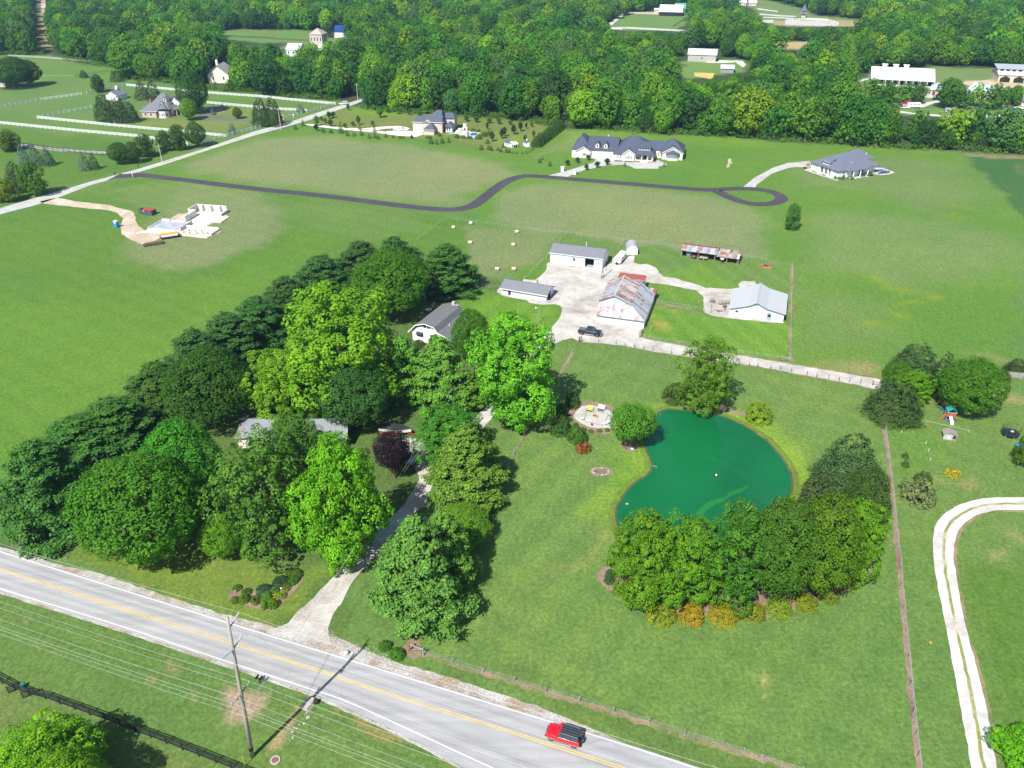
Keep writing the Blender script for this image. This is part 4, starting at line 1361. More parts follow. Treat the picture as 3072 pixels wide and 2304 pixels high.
NW=[
    ('spruce_tree','fatspruce','dark spruce left of the slate-roofed farmhouse, left of three',(215,197,262,46),SPRD),
    ('spruce_tree','fatspruce','dark spruce left of the slate-roofed farmhouse, middle of three',(246,204,264,46),SPRD),
    ('spruce_tree','fatspruce','dark spruce left of the slate-roofed farmhouse, nearest the house',(272,214,264,36),SPRD),
    ('spruce_tree','spruce','dull dark conifer behind the slate-roofed farmhouse, left of the pair',(298,166,215,34),(.042,.062,.026)),
    ('spruce_tree','spruce','grey-green conifer behind the slate-roofed farmhouse, right of the pair',(322,164,216,36),(.046,.07,.038)),
    ('oak_tree','round','big dark oak on the right of the slate-roofed farmhouse',(416,152,243,66),OAKD),
    ('maple_tree','round','bright young maple in front of the slate-roofed farmhouse',(406,212,259,38),(.115,.225,.014)),
    ('blue_spruce','spruce','small blue spruce in the mulch island of the farmhouse drive',(457,233,248,13),SPRB),
    ('blue_spruce','spruce','small blue spruce at the back of the farmhouse drive',(478,222,238,13),SPRB),
    ('small_tree','round','round-headed small tree on the farmhouse lawn',(512,231,256,22),(.072,.145,.02)),
    ('blue_spruce','spruce','blue spruce at the corner of the white fences by the country road',(498,263,290,20),SPRB),
    ('spruce_tree','fatspruce','tall dark spruce by the country road, left of the twin',(556,206,272,40),SPRD),
    ('spruce_tree','fatspruce','tall dark spruce by the country road, right of the twin',(583,205,272,40),SPRD),
    ('blue_spruce','spruce','blue spruce inside the white fence near the far end of the country road',(646,221,243,20),SPRB),
    ('road_tree','loose','tree on the far left of the row along the country road, above the two trunks',(312,288,338,42),(.058,.125,.02)),
    ('road_tree','round','dark tree with a bare trunk by the country road, left of two',(256,306,354,46),(.042,.10,.018)),
    ('road_tree','round','dark tree with a bare trunk by the country road, right of two',(285,306,352,38),(.045,.105,.018)),
    ('road_tree','loose','third tree from the right in the row along the country road',(353,280,326,32),(.058,.13,.02)),
    ('road_tree','loose','second tree from the right in the row along the country road',(383,268,324,36),(.062,.135,.02)),
    ('road_tree','round','rightmost dense tree in the row along the country road',(422,262,316,44),(.052,.115,.02)),
    ('blue_spruce','spruce','blue spruce below the dark paddock fence, left of two',(172,322,369,28),SPRB),
    ('spruce_tree','spruce','slim green spruce below the dark paddock fence, right of two',(194,325,367,24),(.055,.095,.05)),
    ('blue_spruce','spruce','blue spruce in the left edge group, left of three',(40,308,356,30),SPRB),
    ('blue_spruce','spruce','blue spruce in the left edge group, middle of three',(66,306,358,32),SPRB),
    ('blue_spruce','spruce','blue spruce in the left edge group, right of three',(93,313,359,30),(.06,.10,.075)),
    ('spruce_tree','fatspruce','dark yew-like evergreen at the left edge above the country road',(20,345,418,46),SPRD),
    ('small_tree','loose','bright tree beside the dark evergreen above the country road',(66,347,422,56),(.080,.17,.02)),
    ('small_tree','loose','yellow-green tree at the left edge beside the country road',(8,384,436,50),(.15,.22,.012)),
    ('small_tree','loose','yellowish brush at the left edge above the blue spruces',(16,280,325,50),(.09,.15,.02)),
    ('oak_tree','round','big dark tree at the left edge of the west pasture',(24,122,188,84),OAKD),
    ('oak_tree','round','dark tree in the west pasture, right of the big one',(58,128,184,58),(.034,.082,.02)),
    ('spruce_tree','fatspruce','small rounded evergreen in the middle of the west pasture',(177,150,168,17),SPRD),
    ('small_tree','loose','leaning tree by the white fence behind the dark spruces',(210,160,198,30),(.045,.105,.02)),
    ('spruce_tree','spruce','small spruce at the far corner of the west pasture, left of two',(241,150,176,18),(.035,.07,.03)),
    ('spruce_tree','spruce','small spruce at the far corner of the west pasture, right of two',(257,155,176,16),(.035,.07,.03)),
]
for nm,kd,lb,bx,cl in NW:tree(nm,kd,lb,bx,cl)

# saplings of the two-storey house lot (zoom boxes: centre x, top, bottom, width)
k2=K8
ORDW='first second third fourth fifth sixth seventh eighth ninth tenth eleventh twelfth thirteenth fourteenth fifteenth sixteenth seventeenth eighteenth nineteenth twentieth'.split()

def rank_of(r,n,side='left'):
    if r==0:return side+'most' if side=='left' else 'nearest'
    if r==n-1:return 'rightmost' if side=='left' else 'farthest'
    return(ORDW[r] if r<20 else '%dth'%(r+1))+' from the '+side
def small(boxes,ox,oy,k,name,kind,label,colour,cat,group):
    for i,(cx,yt,yb,w) in enumerate(boxes):
        v=random.uniform(.85,1.2)
        lb=label if len(boxes)==1 else label+', '+rank_of(sorted(b[0] for b in boxes).index(cx),len(boxes))
        tree(name,kind,lb,(ox+cx/k,oy+yt/k,oy+yb/k,w/k),tuple(c*v for c in colour),cat,group,None,1.0)

kT=2212/420
small([(1050,190,285,80),(1205,200,300,90),(1410,228,312,84),(1565,235,328,74),(1740,252,342,64),(2080,292,372,54),(300,120,185,60)],1200,310,kT,'lawn_tree','young','small spreading tree in the row behind the pool lot',YOUNGC,'tree','lawn trees behind the two-storey house')
small([(1378,298,420,46),(1795,340,488,80),(1900,290,440,76),(1612,400,556,80),(1652,370,520,60),(1455,440,600,76)],1200,310,kT,'hornbeam_tree','young','dense oval tree right of the backyard pool',(.040,.095,.018),'tree','oval trees right of the pool')
small([(1995,308,400,40)],1200,310,kT,'plum_tree','young','thin dark purple tree near the hedge of the pool lot',(.03,.03,.028),'tree',None)
small([(2112,428,540,56),(1975,496,610,52)],1200,310,kT,'lawn_tree','young','bright slender tree above the white garden houses',(.085,.18,.016),'tree','bright trees by the garden houses')
small([(1382,545,640,76),(1285,640,742,78),(1395,640,735,60),(1440,645,752,66),(1545,672,752,62),(1595,690,775,56),(1680,690,782,58),(1725,700,785,56),(1630,620,700,50)],1200,310,kT,'young_conifer','spruce','bushy young conifer at the field edge below the pool',(.042,.095,.02),'tree','young conifers below the pool')
small([(1775,735,795,16),(1797,735,795,16),(1830,740,800,16),(1860,740,800,16),(1925,750,805,18),(1950,745,800,18),(2000,720,790,26),(2040,715,780,26),(2075,700,765,26),(2105,670,740,36)],1200,310,kT,'young_conifer','spruce','small arborvitae before the white garden houses',(.05,.12,.018),'tree','arborvitae by the garden houses')
small([(1075,410,560,40),(945,325,400,46)],1200,310,kT,'cypress_tree','spruce','slim dark cypress beside the backyard pool',(.03,.075,.02),'tree','cypresses by the pool')
small([(1240,480,560,120),(1330,440,520,110),(1400,430,500,90),(900,480,545,90),(1000,500,550,90),(1110,510,560,90),(1150,390,440,90),(1230,400,450,90),(620,450,520,70),(450,500,550,120)],1200,310,kT,'hedge_bush','shrub','clipped hedge bush around the backyard pool',(.085,.17,.014),'bush','hedge bushes round the pool')
small([(1050,885,975,58),(870,960,1035,36),(990,1000,1050,30),(825,1005,1045,36),(625,925,985,42),(660,925,975,40),(525,960,1045,40),(565,965,1005,30),(595,980,1020,32),(640,990,1050,44),(760,1020,1065,34),(785,860,915,28),(1110,885,935,34),(1195,890,945,38),(1290,910,955,30),(1375,915,960,30)],760,0,k2,'lawn_tree','young','round-headed sapling left of the two-storey house',YOUNGC,'tree','saplings on the lawn left of the two-storey house')
small([(715,990,1105,46),(880,1030,1080,30),(1000,1030,1100,34),(405,985,1045,34),(345,1030,1075,36),(575,1050,1100,38),(640,1060,1105,40),(775,1080,1130,34),(892,1068,1125,34),(958,1100,1150,34),(1003,1090,1145,30),(1030,1110,1155,36),(1095,1090,1140,26),(1158,1112,1145,26),(1215,1118,1150,26),(1240,1120,1150,24),(1470,1125,1195,46),(1520,1150,1200,26),(1565,1130,1190,34),(1620,1125,1185,26)],760,0,k2,'young_conifer','spruce','conifer sapling below the drive of the two-storey house',(.048,.105,.022),'tree','saplings along the drive of the two-storey house')
small([(520,1030,1085,40),(1313,1120,1152,22)],760,0,k2,'plum_tree','young','small dark purple tree by the two-storey house drive',(.03,.03,.03),'tree','purple saplings by the drive')
small([(830,1088,1132,40)],760,0,k2,'blue_spruce','spruce','lone blue spruce below the drive of the two-storey house',SPRB,'tree',None)
# hedge of the pool lot
for i in range(9):
    t=i/8
    p=a3(250,1215).lerp(a3(445,1065),t)
    plant('hedge_tree','fatspruce','dense evergreen in the tall hedge beside the garden houses, '+rank_of(i,9,'near end'),p,2.6,4.6+random.random(),(.042,.10,.016),'tree','evergreens of the tall hedge')
kR=2212/400
small([(125,550,645,74),(295,505,605,68),(470,460,560,80),(440,620,720,78),(620,575,680,86),(785,520,640,84)],1680,380,kR,'drive_tree','young','young tree lining the drive of the long house',(.042,.098,.026),'tree','trees lining the long house drive')
small([(1080,578,660,56),(1735,588,665,58)],1680,380,kR,'blue_spruce','spruce','little blue spruce before the long dark-roofed house',SPRB,'tree','blue spruces before the long house')
small([(275,1308,1352,34),(360,1330,1380,34)],1520,0,k2,'young_conifer','spruce','young conifer on the grass left of the long house',(.042,.09,.026),'tree','young conifers left of the long house')
small([(295,1290,1328,26)],1520,0,k2,'blue_spruce','spruce','tiny blue spruce on the grass left of the long dark-roofed house',SPRB,'tree',None)
# flower bed by the driveway
BED=[(105,355,420,100,'shrub',(.07,.14,.014),'feathery plant at the left end of the flower bed'),(125,215,275,90,'shrub',(.05,.11,.014),'low plant at the top left of the flower bed'),
       (235,250,330,105,'shrub',(.045,.12,.018),'dark leafy plant in the left part of the flower bed'),(205,320,420,100,'shrub',(.075,.16,.012),'bright bush below the dark leafy plant in the flower bed'),
       (340,320,430,110,'spray',(.07,.12,.014),'spiky grass clump left of the middle of the flower bed'),(440,205,310,145,'shrub',(.025,.07,.028),'dark blue-green juniper in the middle of the flower bed'),
       (645,105,215,165,'shrub',(.022,.064,.026),'dark blue-green juniper in the upper right of the flower bed'),(470,290,400,110,'shrub',(.075,.18,.02),'mid-green bush right of the centre of the flower bed'),
       (440,380,500,70,'shrub',(.09,.19,.01),'bright bush left of the dark stone in the flower bed'),(545,365,485,95,'shrub',(.085,.185,.01),'bright bush right of the dark stone in the flower bed'),
       (570,235,310,90,'shrub',(.06,.13,.02),'soft green plant above the yellow one in the flower bed'),(590,285,370,100,'spray',(.21,.24,.014),'yellow-flowering daylily in the flower bed'),
       (660,290,370,80,'spray',(.13,.19,.014),'daylily right of the yellow one in the flower bed'),(705,195,280,90,'spray',(.12,.18,.014),'grassy daylily below the upper juniper in the flower bed'),
       (790,100,200,125,'shrub',(.045,.12,.016),'leafy plant at the right end of the flower bed'),(800,50,105,160,'shrub',(.055,.12,.014),'low plant at the top right tip of the flower bed')]
kF=1270/320
for cx,yt,yb,w,kd,cl,lb in BED:tree('garden_plant',kd,lb,(680+cx/kF,1700+yt/kF,1700+yb/kF,w/kF),tuple(v*1.2 for v in cl),'plant','plants of the flower bed',None,1.0,grow=1.35)
for i,(cx,yt,yb,w,cl,lb) in enumerate([(1330,640,760,150,(.06,.15,.014),'low bright bush by the culvert below the big pine'),(1230,590,680,120,(.06,.15,.014),'bush between the big pine and the corner gate')]):
    tree('bush','shrub',lb,(760+cx/k2-50,1704+yt/k2,1704+yb/k2,w/k2),cl,'bush',None,None,1.0)
for i,(cx,yt,yb,w,cl,lb) in enumerate([(865,10,80,120,(.04,.10,.024),'dark green plant in the mulch at the left tip of the grove'),(850,70,130,90,(.045,.11,.024),'second dark plant in the mulch at the left tip of the grove'),(930,150,205,120,(.12,.19,.016),'yellow-green edging plant at the left tip of the grove')]):
    tree('garden_plant','shrub',lb,(1520+cx/k2,1704+yt/k2,1704+yb/k2,w/k2),cl,'plant',None,None,1.0)
kP=1270/300
small([(90,255,310,70),(160,320,380,80),(250,380,440,100),(350,410,452,80),(460,405,452,80),(560,395,440,80)],1690,1190,kP,'edging_plant','shrub','low plant along the lower patio rim',(.085,.15,.016),'plant','edging plants of the firepit patio')
small([(80,205,245,60)],1690,1190,kP,'garden_plant','spray','small dark red plant left of the firepit patio',(.10,.04,.03),'plant',None)
kH=1164/220
small([(785,870,960,110)],1200,870,kH,'bush','shrub','clipped round bush at the porch corner of the gambrel-roofed house',(.085,.16,.012),'bush',None)
small([(300,770,900,190)],1200,870,kH,'bush','shrub','brownish bush below the front wall of the gambrel-roofed house',(.07,.10,.03),'bush',None)
small([(555,700,930,220)],1200,870,kH,'pine_tree','softpine','young pine standing before the front door of the gambrel-roofed house',PINEL,'tree',None)
kW=2212/340
small([(1005,570,690,66)],2380,430,kW,'young_conifer','spruce','pointed evergreen at the near corner of the white hip-roofed house',(.035,.08,.02),'tree',None)
small([(1510,560,640,120)],2380,430,kW,'bush','shrub','dark round bush between the white hip-roofed house and its pool',(.03,.07,.02),'bush',None)
small([(900,645,705,100),(970,640,705,80),(1060,655,695,70),(1150,640,700,80),(820,620,690,60),(1335,590,650,50),(1385,580,645,40)],2380,430,kW,'garden_plant','shrub','plant along the walls of the white hip-roofed house',(.085,.15,.02),'plant','plants round the white house')
small([(930,548,570,36),(970,550,572,36),(1008,552,572,34),(1100,560,582,36),(1140,562,584,34),(1182,566,586,34)],1680,380,kR,'garden_plant','shrub','clipped plant under the windows of the long house',(.05,.12,.02),'plant','plants under the long house windows')
# ------------------------------------------------------------------ the woods
def inside(pt,poly):
    x,y=pt
    c=False
    n=len(poly)
    for i in range(n):
        x0,y0=poly[i][:2]
        x1,y1=poly[(i+1)%n][:2]
        if(y0>y)!=(y1>y) and x<(x1-x0)*(y-y0)/(y1-y0)+x0:c= not c
    return c

KEEP=[v for k,v in CLEAR.items() if k!='estate']+[
    [(1010,300),(1075,290),(1085,318),(1020,330)],
    [(2055,148),(2155,148),(2160,184),(2055,184)],
    [(2615,205),(2810,205),(2815,250),(2615,246)],[(2985,205),(3080,205),(3080,250),(2985,250)],
    [(1965,28),(2062,22),(2062,52),(1965,52)],[(2397,150),(2462,150),(2462,178),(2400,175)],
    [(1222,28),(1258,30),(1258,44),(1180,45)],[(1003,90),(1040,90),(1040,110),(1003,110)],[(930,107),(970,107),(970,128),(930,126)],[(858,138),(880,138),(880,162),(858,162)],[(955,153),(980,153),(980,162),(955,162)],
    [(635,196),(690,200),(670,236),(630,240)],[(950,6),(985,6),(985,18),(950,18)],[(1010,2),(1032,2),(1032,12),(1010,12)],[(752,47),(775,47),(775,55),(752,55)],[(835,22),(850,22),(850,40),(835,40)],
    [(2170,2),(2280,2),(2280,18),(2170,18)],[(2405,32),(2425,32),(2425,52),(2405,52)],[(2885,86),(2902,86),(2902,104),(2880,104)],
    [(2710,300),(2860,290),(2860,345),(2700,350)],
]
edgeW=[G(x,max(y,-60)) for x,y in FOREST_EDGE]
FORW=[(p.x,p.y) for p in edgeW]+[(2600,1800),(-2600,1800)]
CLW={k:[(p.x,p.y) for p in N2(*[(x,max(y,-60)) for x,y in v])] for k,v in CLEAR.items()}
rw=random.Random(5)
cand=[]
yy=290.0
while yy<1420:
    far=yy>800
    stp=8.3 if yy<520 else(9.2 if yy<800 else 10.5)
    xm=.62*yy+60
    x=-xm
    while x<xm:
        p=(x+rw.uniform(-.42,.42)*stp,yy+rw.uniform(-.42,.42)*stp)
        x+=stp
        if not inside(p,FORW):continue
        h=rw.uniform(11,19) if rw.random()<.85 else rw.uniform(18,23)
        r=h*rw.uniform(.32,.44)
        b=PXL((p[0],p[1],0))
        t=PXL((p[0],p[1],h))
        wpx=r*.8*FOC/b[2]
        edge=min((math.hypot(p[0]-e.x,p[1]-e.y) for e in edgeW),default=99)
        hit=any(inside(p,v) for v in CLW.values())
        if not hit:
            for poly in KEEP:
                for qx in(-wpx,0,wpx):
                    for fy in(0,.35,.7,1):
                        if inside((b[0]+qx,b[1]+(t[1]-b[1])*fy),poly):
                            hit=True
                            break
                    if hit:break
                if hit:break
        if hit:
            # a lower tree may still stand in front of a clearing
            h2=h*.42
            t=PXL((p[0],p[1],h2))
            if any(inside(p,v) for v in CLW.values()) or any(inside((b[0]+q,b[1]+(t[1]-b[1])*f),poly) for poly in KEEP for q in(-wpx,0,wpx) for f in(0,.5,1)):continue
            h,r=h2,r*.55
        cand.append((p[0],p[1],r,h))
    yy+=stp*.9
# trees in the open parts of the horse farm, two rows
for zx,yt,yb,w in[(960,650,830,200),(1090,680,830,120),(1230,690,850,210),(1340,690,860,120),(1600,640,890,220),(1720,740,900,150),(1830,690,880,140),(1960,700,900,210),(2060,720,880,150),(2150,700,880,120),(1010,780,1090,330),(1330,900,1120,230),(1640,880,1200,330),(1830,870,1200,240),(2080,900,1240,330),(2200,900,1260,160),(760,620,880,160)]:
    p,r,h=crown_box(2272+zx/K8,yt/K8,yb/K8,w/K8)
    cand.append((p.x,p.y,r,h))
PAL=[((.038,.128,.014),'dark green'),((.054,.165,.014),'deep green'),((.080,.210,.014),'mid-green'),((.112,.262,.014),'light green'),((.165,.305,.012),'yellow-green'),((.072,.165,.036),'grey-green'),((.030,.094,.016),'very dark')]
WTS=[20,20,20,15,10,9,8]
vis=[]
rest=[]
for c in cand:
    b=PXL((c[0],c[1],c[3]*.6))
    if-60<b[0]<3132 and b[1]>-40:vis.append((c[2]*FOC/b[2],c))
    else:rest.append(c)
vis.sort(key=lambda t:-t[0])
fr=sorted([c for _,c in vis],key=lambda c:c[1]-.0*c[0])
own,far=fr[:190],fr[190:]+rest
EDGEPX=None
LAND=[(-1e9,'left of the country road'),(1060,'behind the two-storey house'),(1640,'behind the long house'),(2200,'behind the white house'),(2700,'below the horse farm')]
sets={}
for x,y,r,h in own:
    kd='wood' if rw.random()<.45 else 'woodloose'
    px=PXL((x,y,0))[0]
    place=[t for m,t in LAND if px>m][-1]
    (col,word)=rw.choices(PAL,WTS)[0]
    sz='tall' if h>16.5 else('low' if h<12 else 'broad')
    sets.setdefault((sz,word,place),[]).append((px,x,y,r,h,kd,col))
for(sz,word,place),ts in sets.items():
    ts.sort()
    for i,(px,x,y,r,h,kd,col) in enumerate(ts):
        lb='%s %s woodland tree %s'%(sz,word,place)
        plant('forest_tree',kd,lb if len(ts)==1 else lb+', '+rank_of(i,len(ts)),Vector((x,y,0)),r,h,col,'tree','%s %s trees at the edge of the woods %s'%(sz,word,place))
# everything farther in: one wood
fm=bpy.data.meshes.new('forest')
pts=[(x,y,0) for x,y,r,h in far]
fm.from_pydata(pts,[],[])
for nm,ty,vals in(('sc','FLOAT_VECTOR',[v for x,y,r,h in far for v in(r/6.4,r/6.4,h/15.6)]),):
    at=fm.attributes.new(nm,ty,'POINT')
    at.data.foreach_set('vector',vals)
at=fm.attributes.new('rot','FLOAT','POINT')
at.data.foreach_set('value',[rw.uniform(0,6.28) for _ in far])
at=fm.attributes.new('pick','INT','POINT')
kinds=[(kd,i,c) for c,_ in PAL for kd,i in(('wood',0),('wood',1),('woodloose',0),('woodloose',2))]
wts=[w for w in WTS for _ in range(4)]
picks=rw.choices(range(len(kinds)),wts,k=len(far))
at.data.foreach_set('value',[p%4 for p in picks])
at=fm.attributes.new('leafcol','FLOAT_COLOR','POINT')
at.data.foreach_set('color',[v for p in picks for v in kinds[p][2]+(1,)])
kinds=kinds[:4]
WOODMESH={}
for kd,i,c in kinds:
    me2=PROTO[kd][i][0].copy()
    me2.materials[0]=leafmat('wood_leaves',.3,True)
    WOODMESH[(kd,i)]=me2
forest=link('forest',fm)
forest['kind']='stuff'
forest['label']='mixed broadleaf woods running back to the far hills'
kinds_col=bpy.data.collections.new('wood_kinds')
ng=bpy.data.node_groups.new('forest','GeometryNodeTree')
ng.interface.new_socket('Geometry',in_out='INPUT',socket_type='NodeSocketGeometry')
ng.interface.new_socket('Geometry',in_out='OUTPUT',socket_type='NodeSocketGeometry')
gi,go=ng.nodes.new('NodeGroupInput'),ng.nodes.new('NodeGroupOutput')
ci=ng.nodes.new('GeometryNodeCollectionInfo')
ci.inputs['Separate Children'].default_value=True
ci.inputs['Reset Children'].default_value=True
for j,(kd,i,c) in enumerate(kinds):
    o=bpy.data.objects.new('wood_kind_%03d'%j,WOODMESH[(kd,i)])
    kinds_col.objects.link(o)
ci.inputs['Collection'].default_value=kinds_col
ip=ng.nodes.new('GeometryNodeInstanceOnPoints')
ip.inputs['Pick Instance'].default_value=True

def named(nm,ty):
    a=ng.nodes.new('GeometryNodeInputNamedAttribute')
    a.data_type=ty
    a.inputs['Name'].default_value=nm
    return[s for s in a.outputs if s.enabled][0]

cx=ng.nodes.new('ShaderNodeCombineXYZ')
ng.links.new(named('rot','FLOAT'),cx.inputs[2])
ng.links.new(gi.outputs[0],ip.inputs['Points'])
ng.links.new(ci.outputs[0],ip.inputs['Instance'])
ng.links.new(named('pick','INT'),ip.inputs['Instance Index'])
ng.links.new(cx.outputs[0],ip.inputs['Rotation'])
ng.links.new(named('sc','FLOAT_VECTOR'),ip.inputs['Scale'])
ng.links.new(ip.outputs[0],go.inputs[0])
md=forest.modifiers.new('forest','NODES')
md.node_group=ng
# ragged brush along the edge of the woods
c=Crown(99)
P=[]
el=resample([e for e in edgeW if e.y<700],900)
for e in el:
    for _ in range(2):
        px=PXL(e)
        if any(inside(px[:2],v) for v in CLEAR.values()) or 1000<px[0]<1085:continue
        P.append((e.x+rw.gauss(0,2),e.y+rw.gauss(1.5,1.8),rw.uniform(.2,1.8)))
P=np.array(P)
c.clumps(P,np.tile([0,-.4,1.0],(len(P),1)),c.r.uniform(.9,2.0,len(P)),20,.34)
o=link('undergrowth',c.mesh('undergrowth',LEAF))
o.color=(.075,.155,.018,1)
o['kind']='stuff'
o['label']='brambles and brush along the edge of the woods'

# ------------------------------------------------------------------ building kit (local frame: x along the front, y away from the camera, z up)
def shell(mb,x0,x1,y0,y1,h,rise=0,axis='x',z0=0.0,mid=None):
    """four walls, with gable ends under a ridge along axis"""
    if axis=='x':
        m=(y0+y1)/2 if mid is None else mid
        mb.face((x0,y0,z0),(x1,y0,z0),(x1,y0,h),(x0,y0,h))
        mb.face((x1,y1,z0),(x0,y1,z0),(x0,y1,h),(x1,y1,h))
        mb.face((x1,y0,z0),(x1,y1,z0),(x1,y1,h),(x1,m,h+rise),(x1,y0,h))
        mb.face((x0,y1,z0),(x0,y0,z0),(x0,y0,h),(x0,m,h+rise),(x0,y1,h))
    else:
        m=(x0+x1)/2 if mid is None else mid
        mb.face((x0,y0,z0),(x1,y0,z0),(x1,y0,h),(m,y0,h+rise),(x0,y0,h))
        mb.face((x1,y1,z0),(x0,y1,z0),(x0,y1,h),(m,y1,h+rise),(x1,y1,h))
        mb.face((x1,y0,z0),(x1,y1,z0),(x1,y1,h),(x1,y0,h))
        mb.face((x0,y1,z0),(x0,y0,z0),(x0,y0,h),(x0,y1,h))
    return mb

def gable_roof(mb,x0,x1,y0,y1,h,rise,axis='x',ov=.4,t=.14,mid=None):
    u=.08
    if axis=='x':
        m=(y0+y1)/2 if mid is None else mid
        s0,s1=rise/(m-y0),rise/(y1-m)
        mb.slab([(x0-ov,y0-ov,h-s0*ov+u),(x1+ov,y0-ov,h-s0*ov+u),(x1+ov,m,h+rise+u),(x0-ov,m,h+rise+u)],t)
        mb.slab([(x1+ov,y1+ov,h-s1*ov+u),(x0-ov,y1+ov,h-s1*ov+u),(x0-ov,m,h+rise+u),(x1+ov,m,h+rise+u)],t)
    else:
        m=(x0+x1)/2 if mid is None else mid
        s0,s1=rise/(m-x0),rise/(x1-m)
        mb.slab([(x0-ov,y1+ov,h-s0*ov+u),(x0-ov,y0-ov,h-s0*ov+u),(m,y0-ov,h+rise+u),(m,y1+ov,h+rise+u)],t)
        mb.slab([(x1+ov,y0-ov,h-s1*ov+u),(x1+ov,y1+ov,h-s1*ov+u),(m,y1+ov,h+rise+u),(m,y0-ov,h+rise+u)],t)
    return mb

def hip_roof(mb,x0,x1,y0,y1,h,rise,r0,r1,ov=.45,t=.12):
    """r0, r1: ends of the ridge (x, y)"""
    x0,x1,y0,y1=x0-ov,x1+ov,y0-ov,y1+ov
    a,b,c,d=(x0,y0,h),(x1,y0,h),(x1,y1,h),(x0,y1,h)
    p,q=(r0[0],r0[1],h+rise),(r1[0],r1[1],h+rise)
    along_x=abs(r1[0]-r0[0])>=abs(r1[1]-r0[1])
    if along_x:faces=[(a,b,q,p),(b,c,q),(c,d,p,q),(d,a,p)]
    else:faces=[(a,b,p),(b,c,q,p),(c,d,q),(d,a,p,q)]
    for f in faces:mb.slab(f,t)
    return mb

def window(root,o,u,w,h,frame=WHITE,pane=GLASS,fw=.09,bars=0,name='window'):
    """o: bottom left corner on the wall, u: direction along the wall; outward is to the right of u"""
    u=Vector((u[0],u[1],0)).normalized()
    nrm=Vector((u.y,-u.x,0))
    o=Vector(o)
    up=Vector((0,0,1))
    P=lambda a,b,d:o+u*a+up*b+nrm*d
    def brd(mb,a0,a1,b0,b1,d0,d1):
        n=len(mb.v)
        mb.v+=[tuple(P(a,b,d)) for d in(d0,d1) for b in(b0,b1) for a in(a0,a1)]
        mb.f+=[tuple(n+i for i in q) for q in((0,1,3,2),(4,6,7,5),(0,4,5,1),(2,3,7,6),(0,2,6,4),(1,5,7,3))]
    mb=MB()
    brd(mb,0,w,0,fw,.004,.06);brd(mb,0,w,h-fw,h,.004,.06)
    brd(mb,0,fw,fw,h-fw,.004,.06);brd(mb,w-fw,w,fw,h-fw,.004,.06)
    for i in range(bars):brd(mb,w*(i+1)/(bars+1)-.03,w*(i+1)/(bars+1)+.03,fw,h-fw,.006,.05)
    f=part(root,name,mb,frame)
    m2=MB()
    brd(m2,fw,w-fw,fw,h-fw,.002,.02)
    part(f,'pane',m2,pane)
    return f

def boardon(mb,o,u,w,h,d0=.004,d1=.05):
    u=Vector((u[0],u[1],0)).normalized()
    nrm=Vector((u.y,-u.x,0))
    o=Vector(o)
    n=len(mb.v)
    mb.v+=[tuple(o+u*a+Vector((0,0,b))+nrm*d) for d in(d0,d1) for b in(0,h) for a in(0,w)]
    mb.f+=[tuple(n+i for i in q) for q in((0,1,3,2),(4,6,7,5),(0,4,5,1),(2,3,7,6),(0,2,6,4),(1,5,7,3))]
    return mb

FRONT,RIGHT=(1,0),(0,1)

# ------------------------------------------------------------------ long shop building
r,L=site('shop_building','long pale blue workshop with grey shingled roof and one open garage bay','building',vA(702,325),vA(1275,398))
D=7.9
mb=MB()
mb.box(0,10.5,0,.15,0,3.3).box(13.2,L,0,.15,0,3.3).box(10.5,13.2,0,.15,2.7,3.3).box(0,L,D-.15,D,0,3.3)
mb.box(0,.15,.15,D-.15,0,3.3).box(L-.15,L,.15,D-.15,0,3.3)
for x in(0,L-.15):mb.prism([(0.15,3.3),(D-.15,3.3),(D/2,4.55)],x,x+.15,Matrix(((0,1,0,0),(1,0,0,0),(0,0,1,0),(0,0,0,1))))
part(r,'wall',mb,BLUESIDE)
part(r,'roof',gable_roof(MB(),0,L,0,D,3.34,1.3,'x',.3),SHING_GREY)
part(r,'gutter',MB().box(-.3,L+.3,-.42,-.31,3.12,3.27),WHITE)
part(r,'floor',MB().box(.15,L-.15,.15,D-.15,0,.05),CONCDK)
part(r,'doorstep',MB().box(10.4,13.3,-1.0,-.02,0,.06),CONC)
for i in range(4):
    part(r,'door_panel',MB().box(.9,3.15,-.05,-.005,.1+i*.5,.1+i*.5+.47),WHITE)
part(r,'door_frame',MB().box(.8,.88,-.06,-.004,0,2.2).box(3.17,3.25,-.06,-.004,0,2.2).box(.8,3.25,-.06,-.004,2.2,2.3),WHITE)
part(r,'bay_frame',MB().box(10.4,10.5,-.05,-.004,0,2.8).box(13.2,13.3,-.05,-.004,0,2.8).box(10.5,13.2,-.05,-.004,2.7,2.8),WHITE)
window(r,(6.75,0,1.3),FRONT,1.0,1.35,WHITE,GLASS,.1,1)
window(r,(14.3,0,1.25),FRONT,.42,.8,WHITE,GLASS,.06)
part(r,'flue',MB().cyl(9.6,D/2+.6,4.3,6.0,.14,8),GALV)
part(r,'workbench',MB().box(10.8,12.9,5.5,6.3,.7,.8).box(10.9,11.0,5.6,5.7,.05,.7).box(12.7,12.8,5.6,5.7,.05,.7),WOODBROWN)

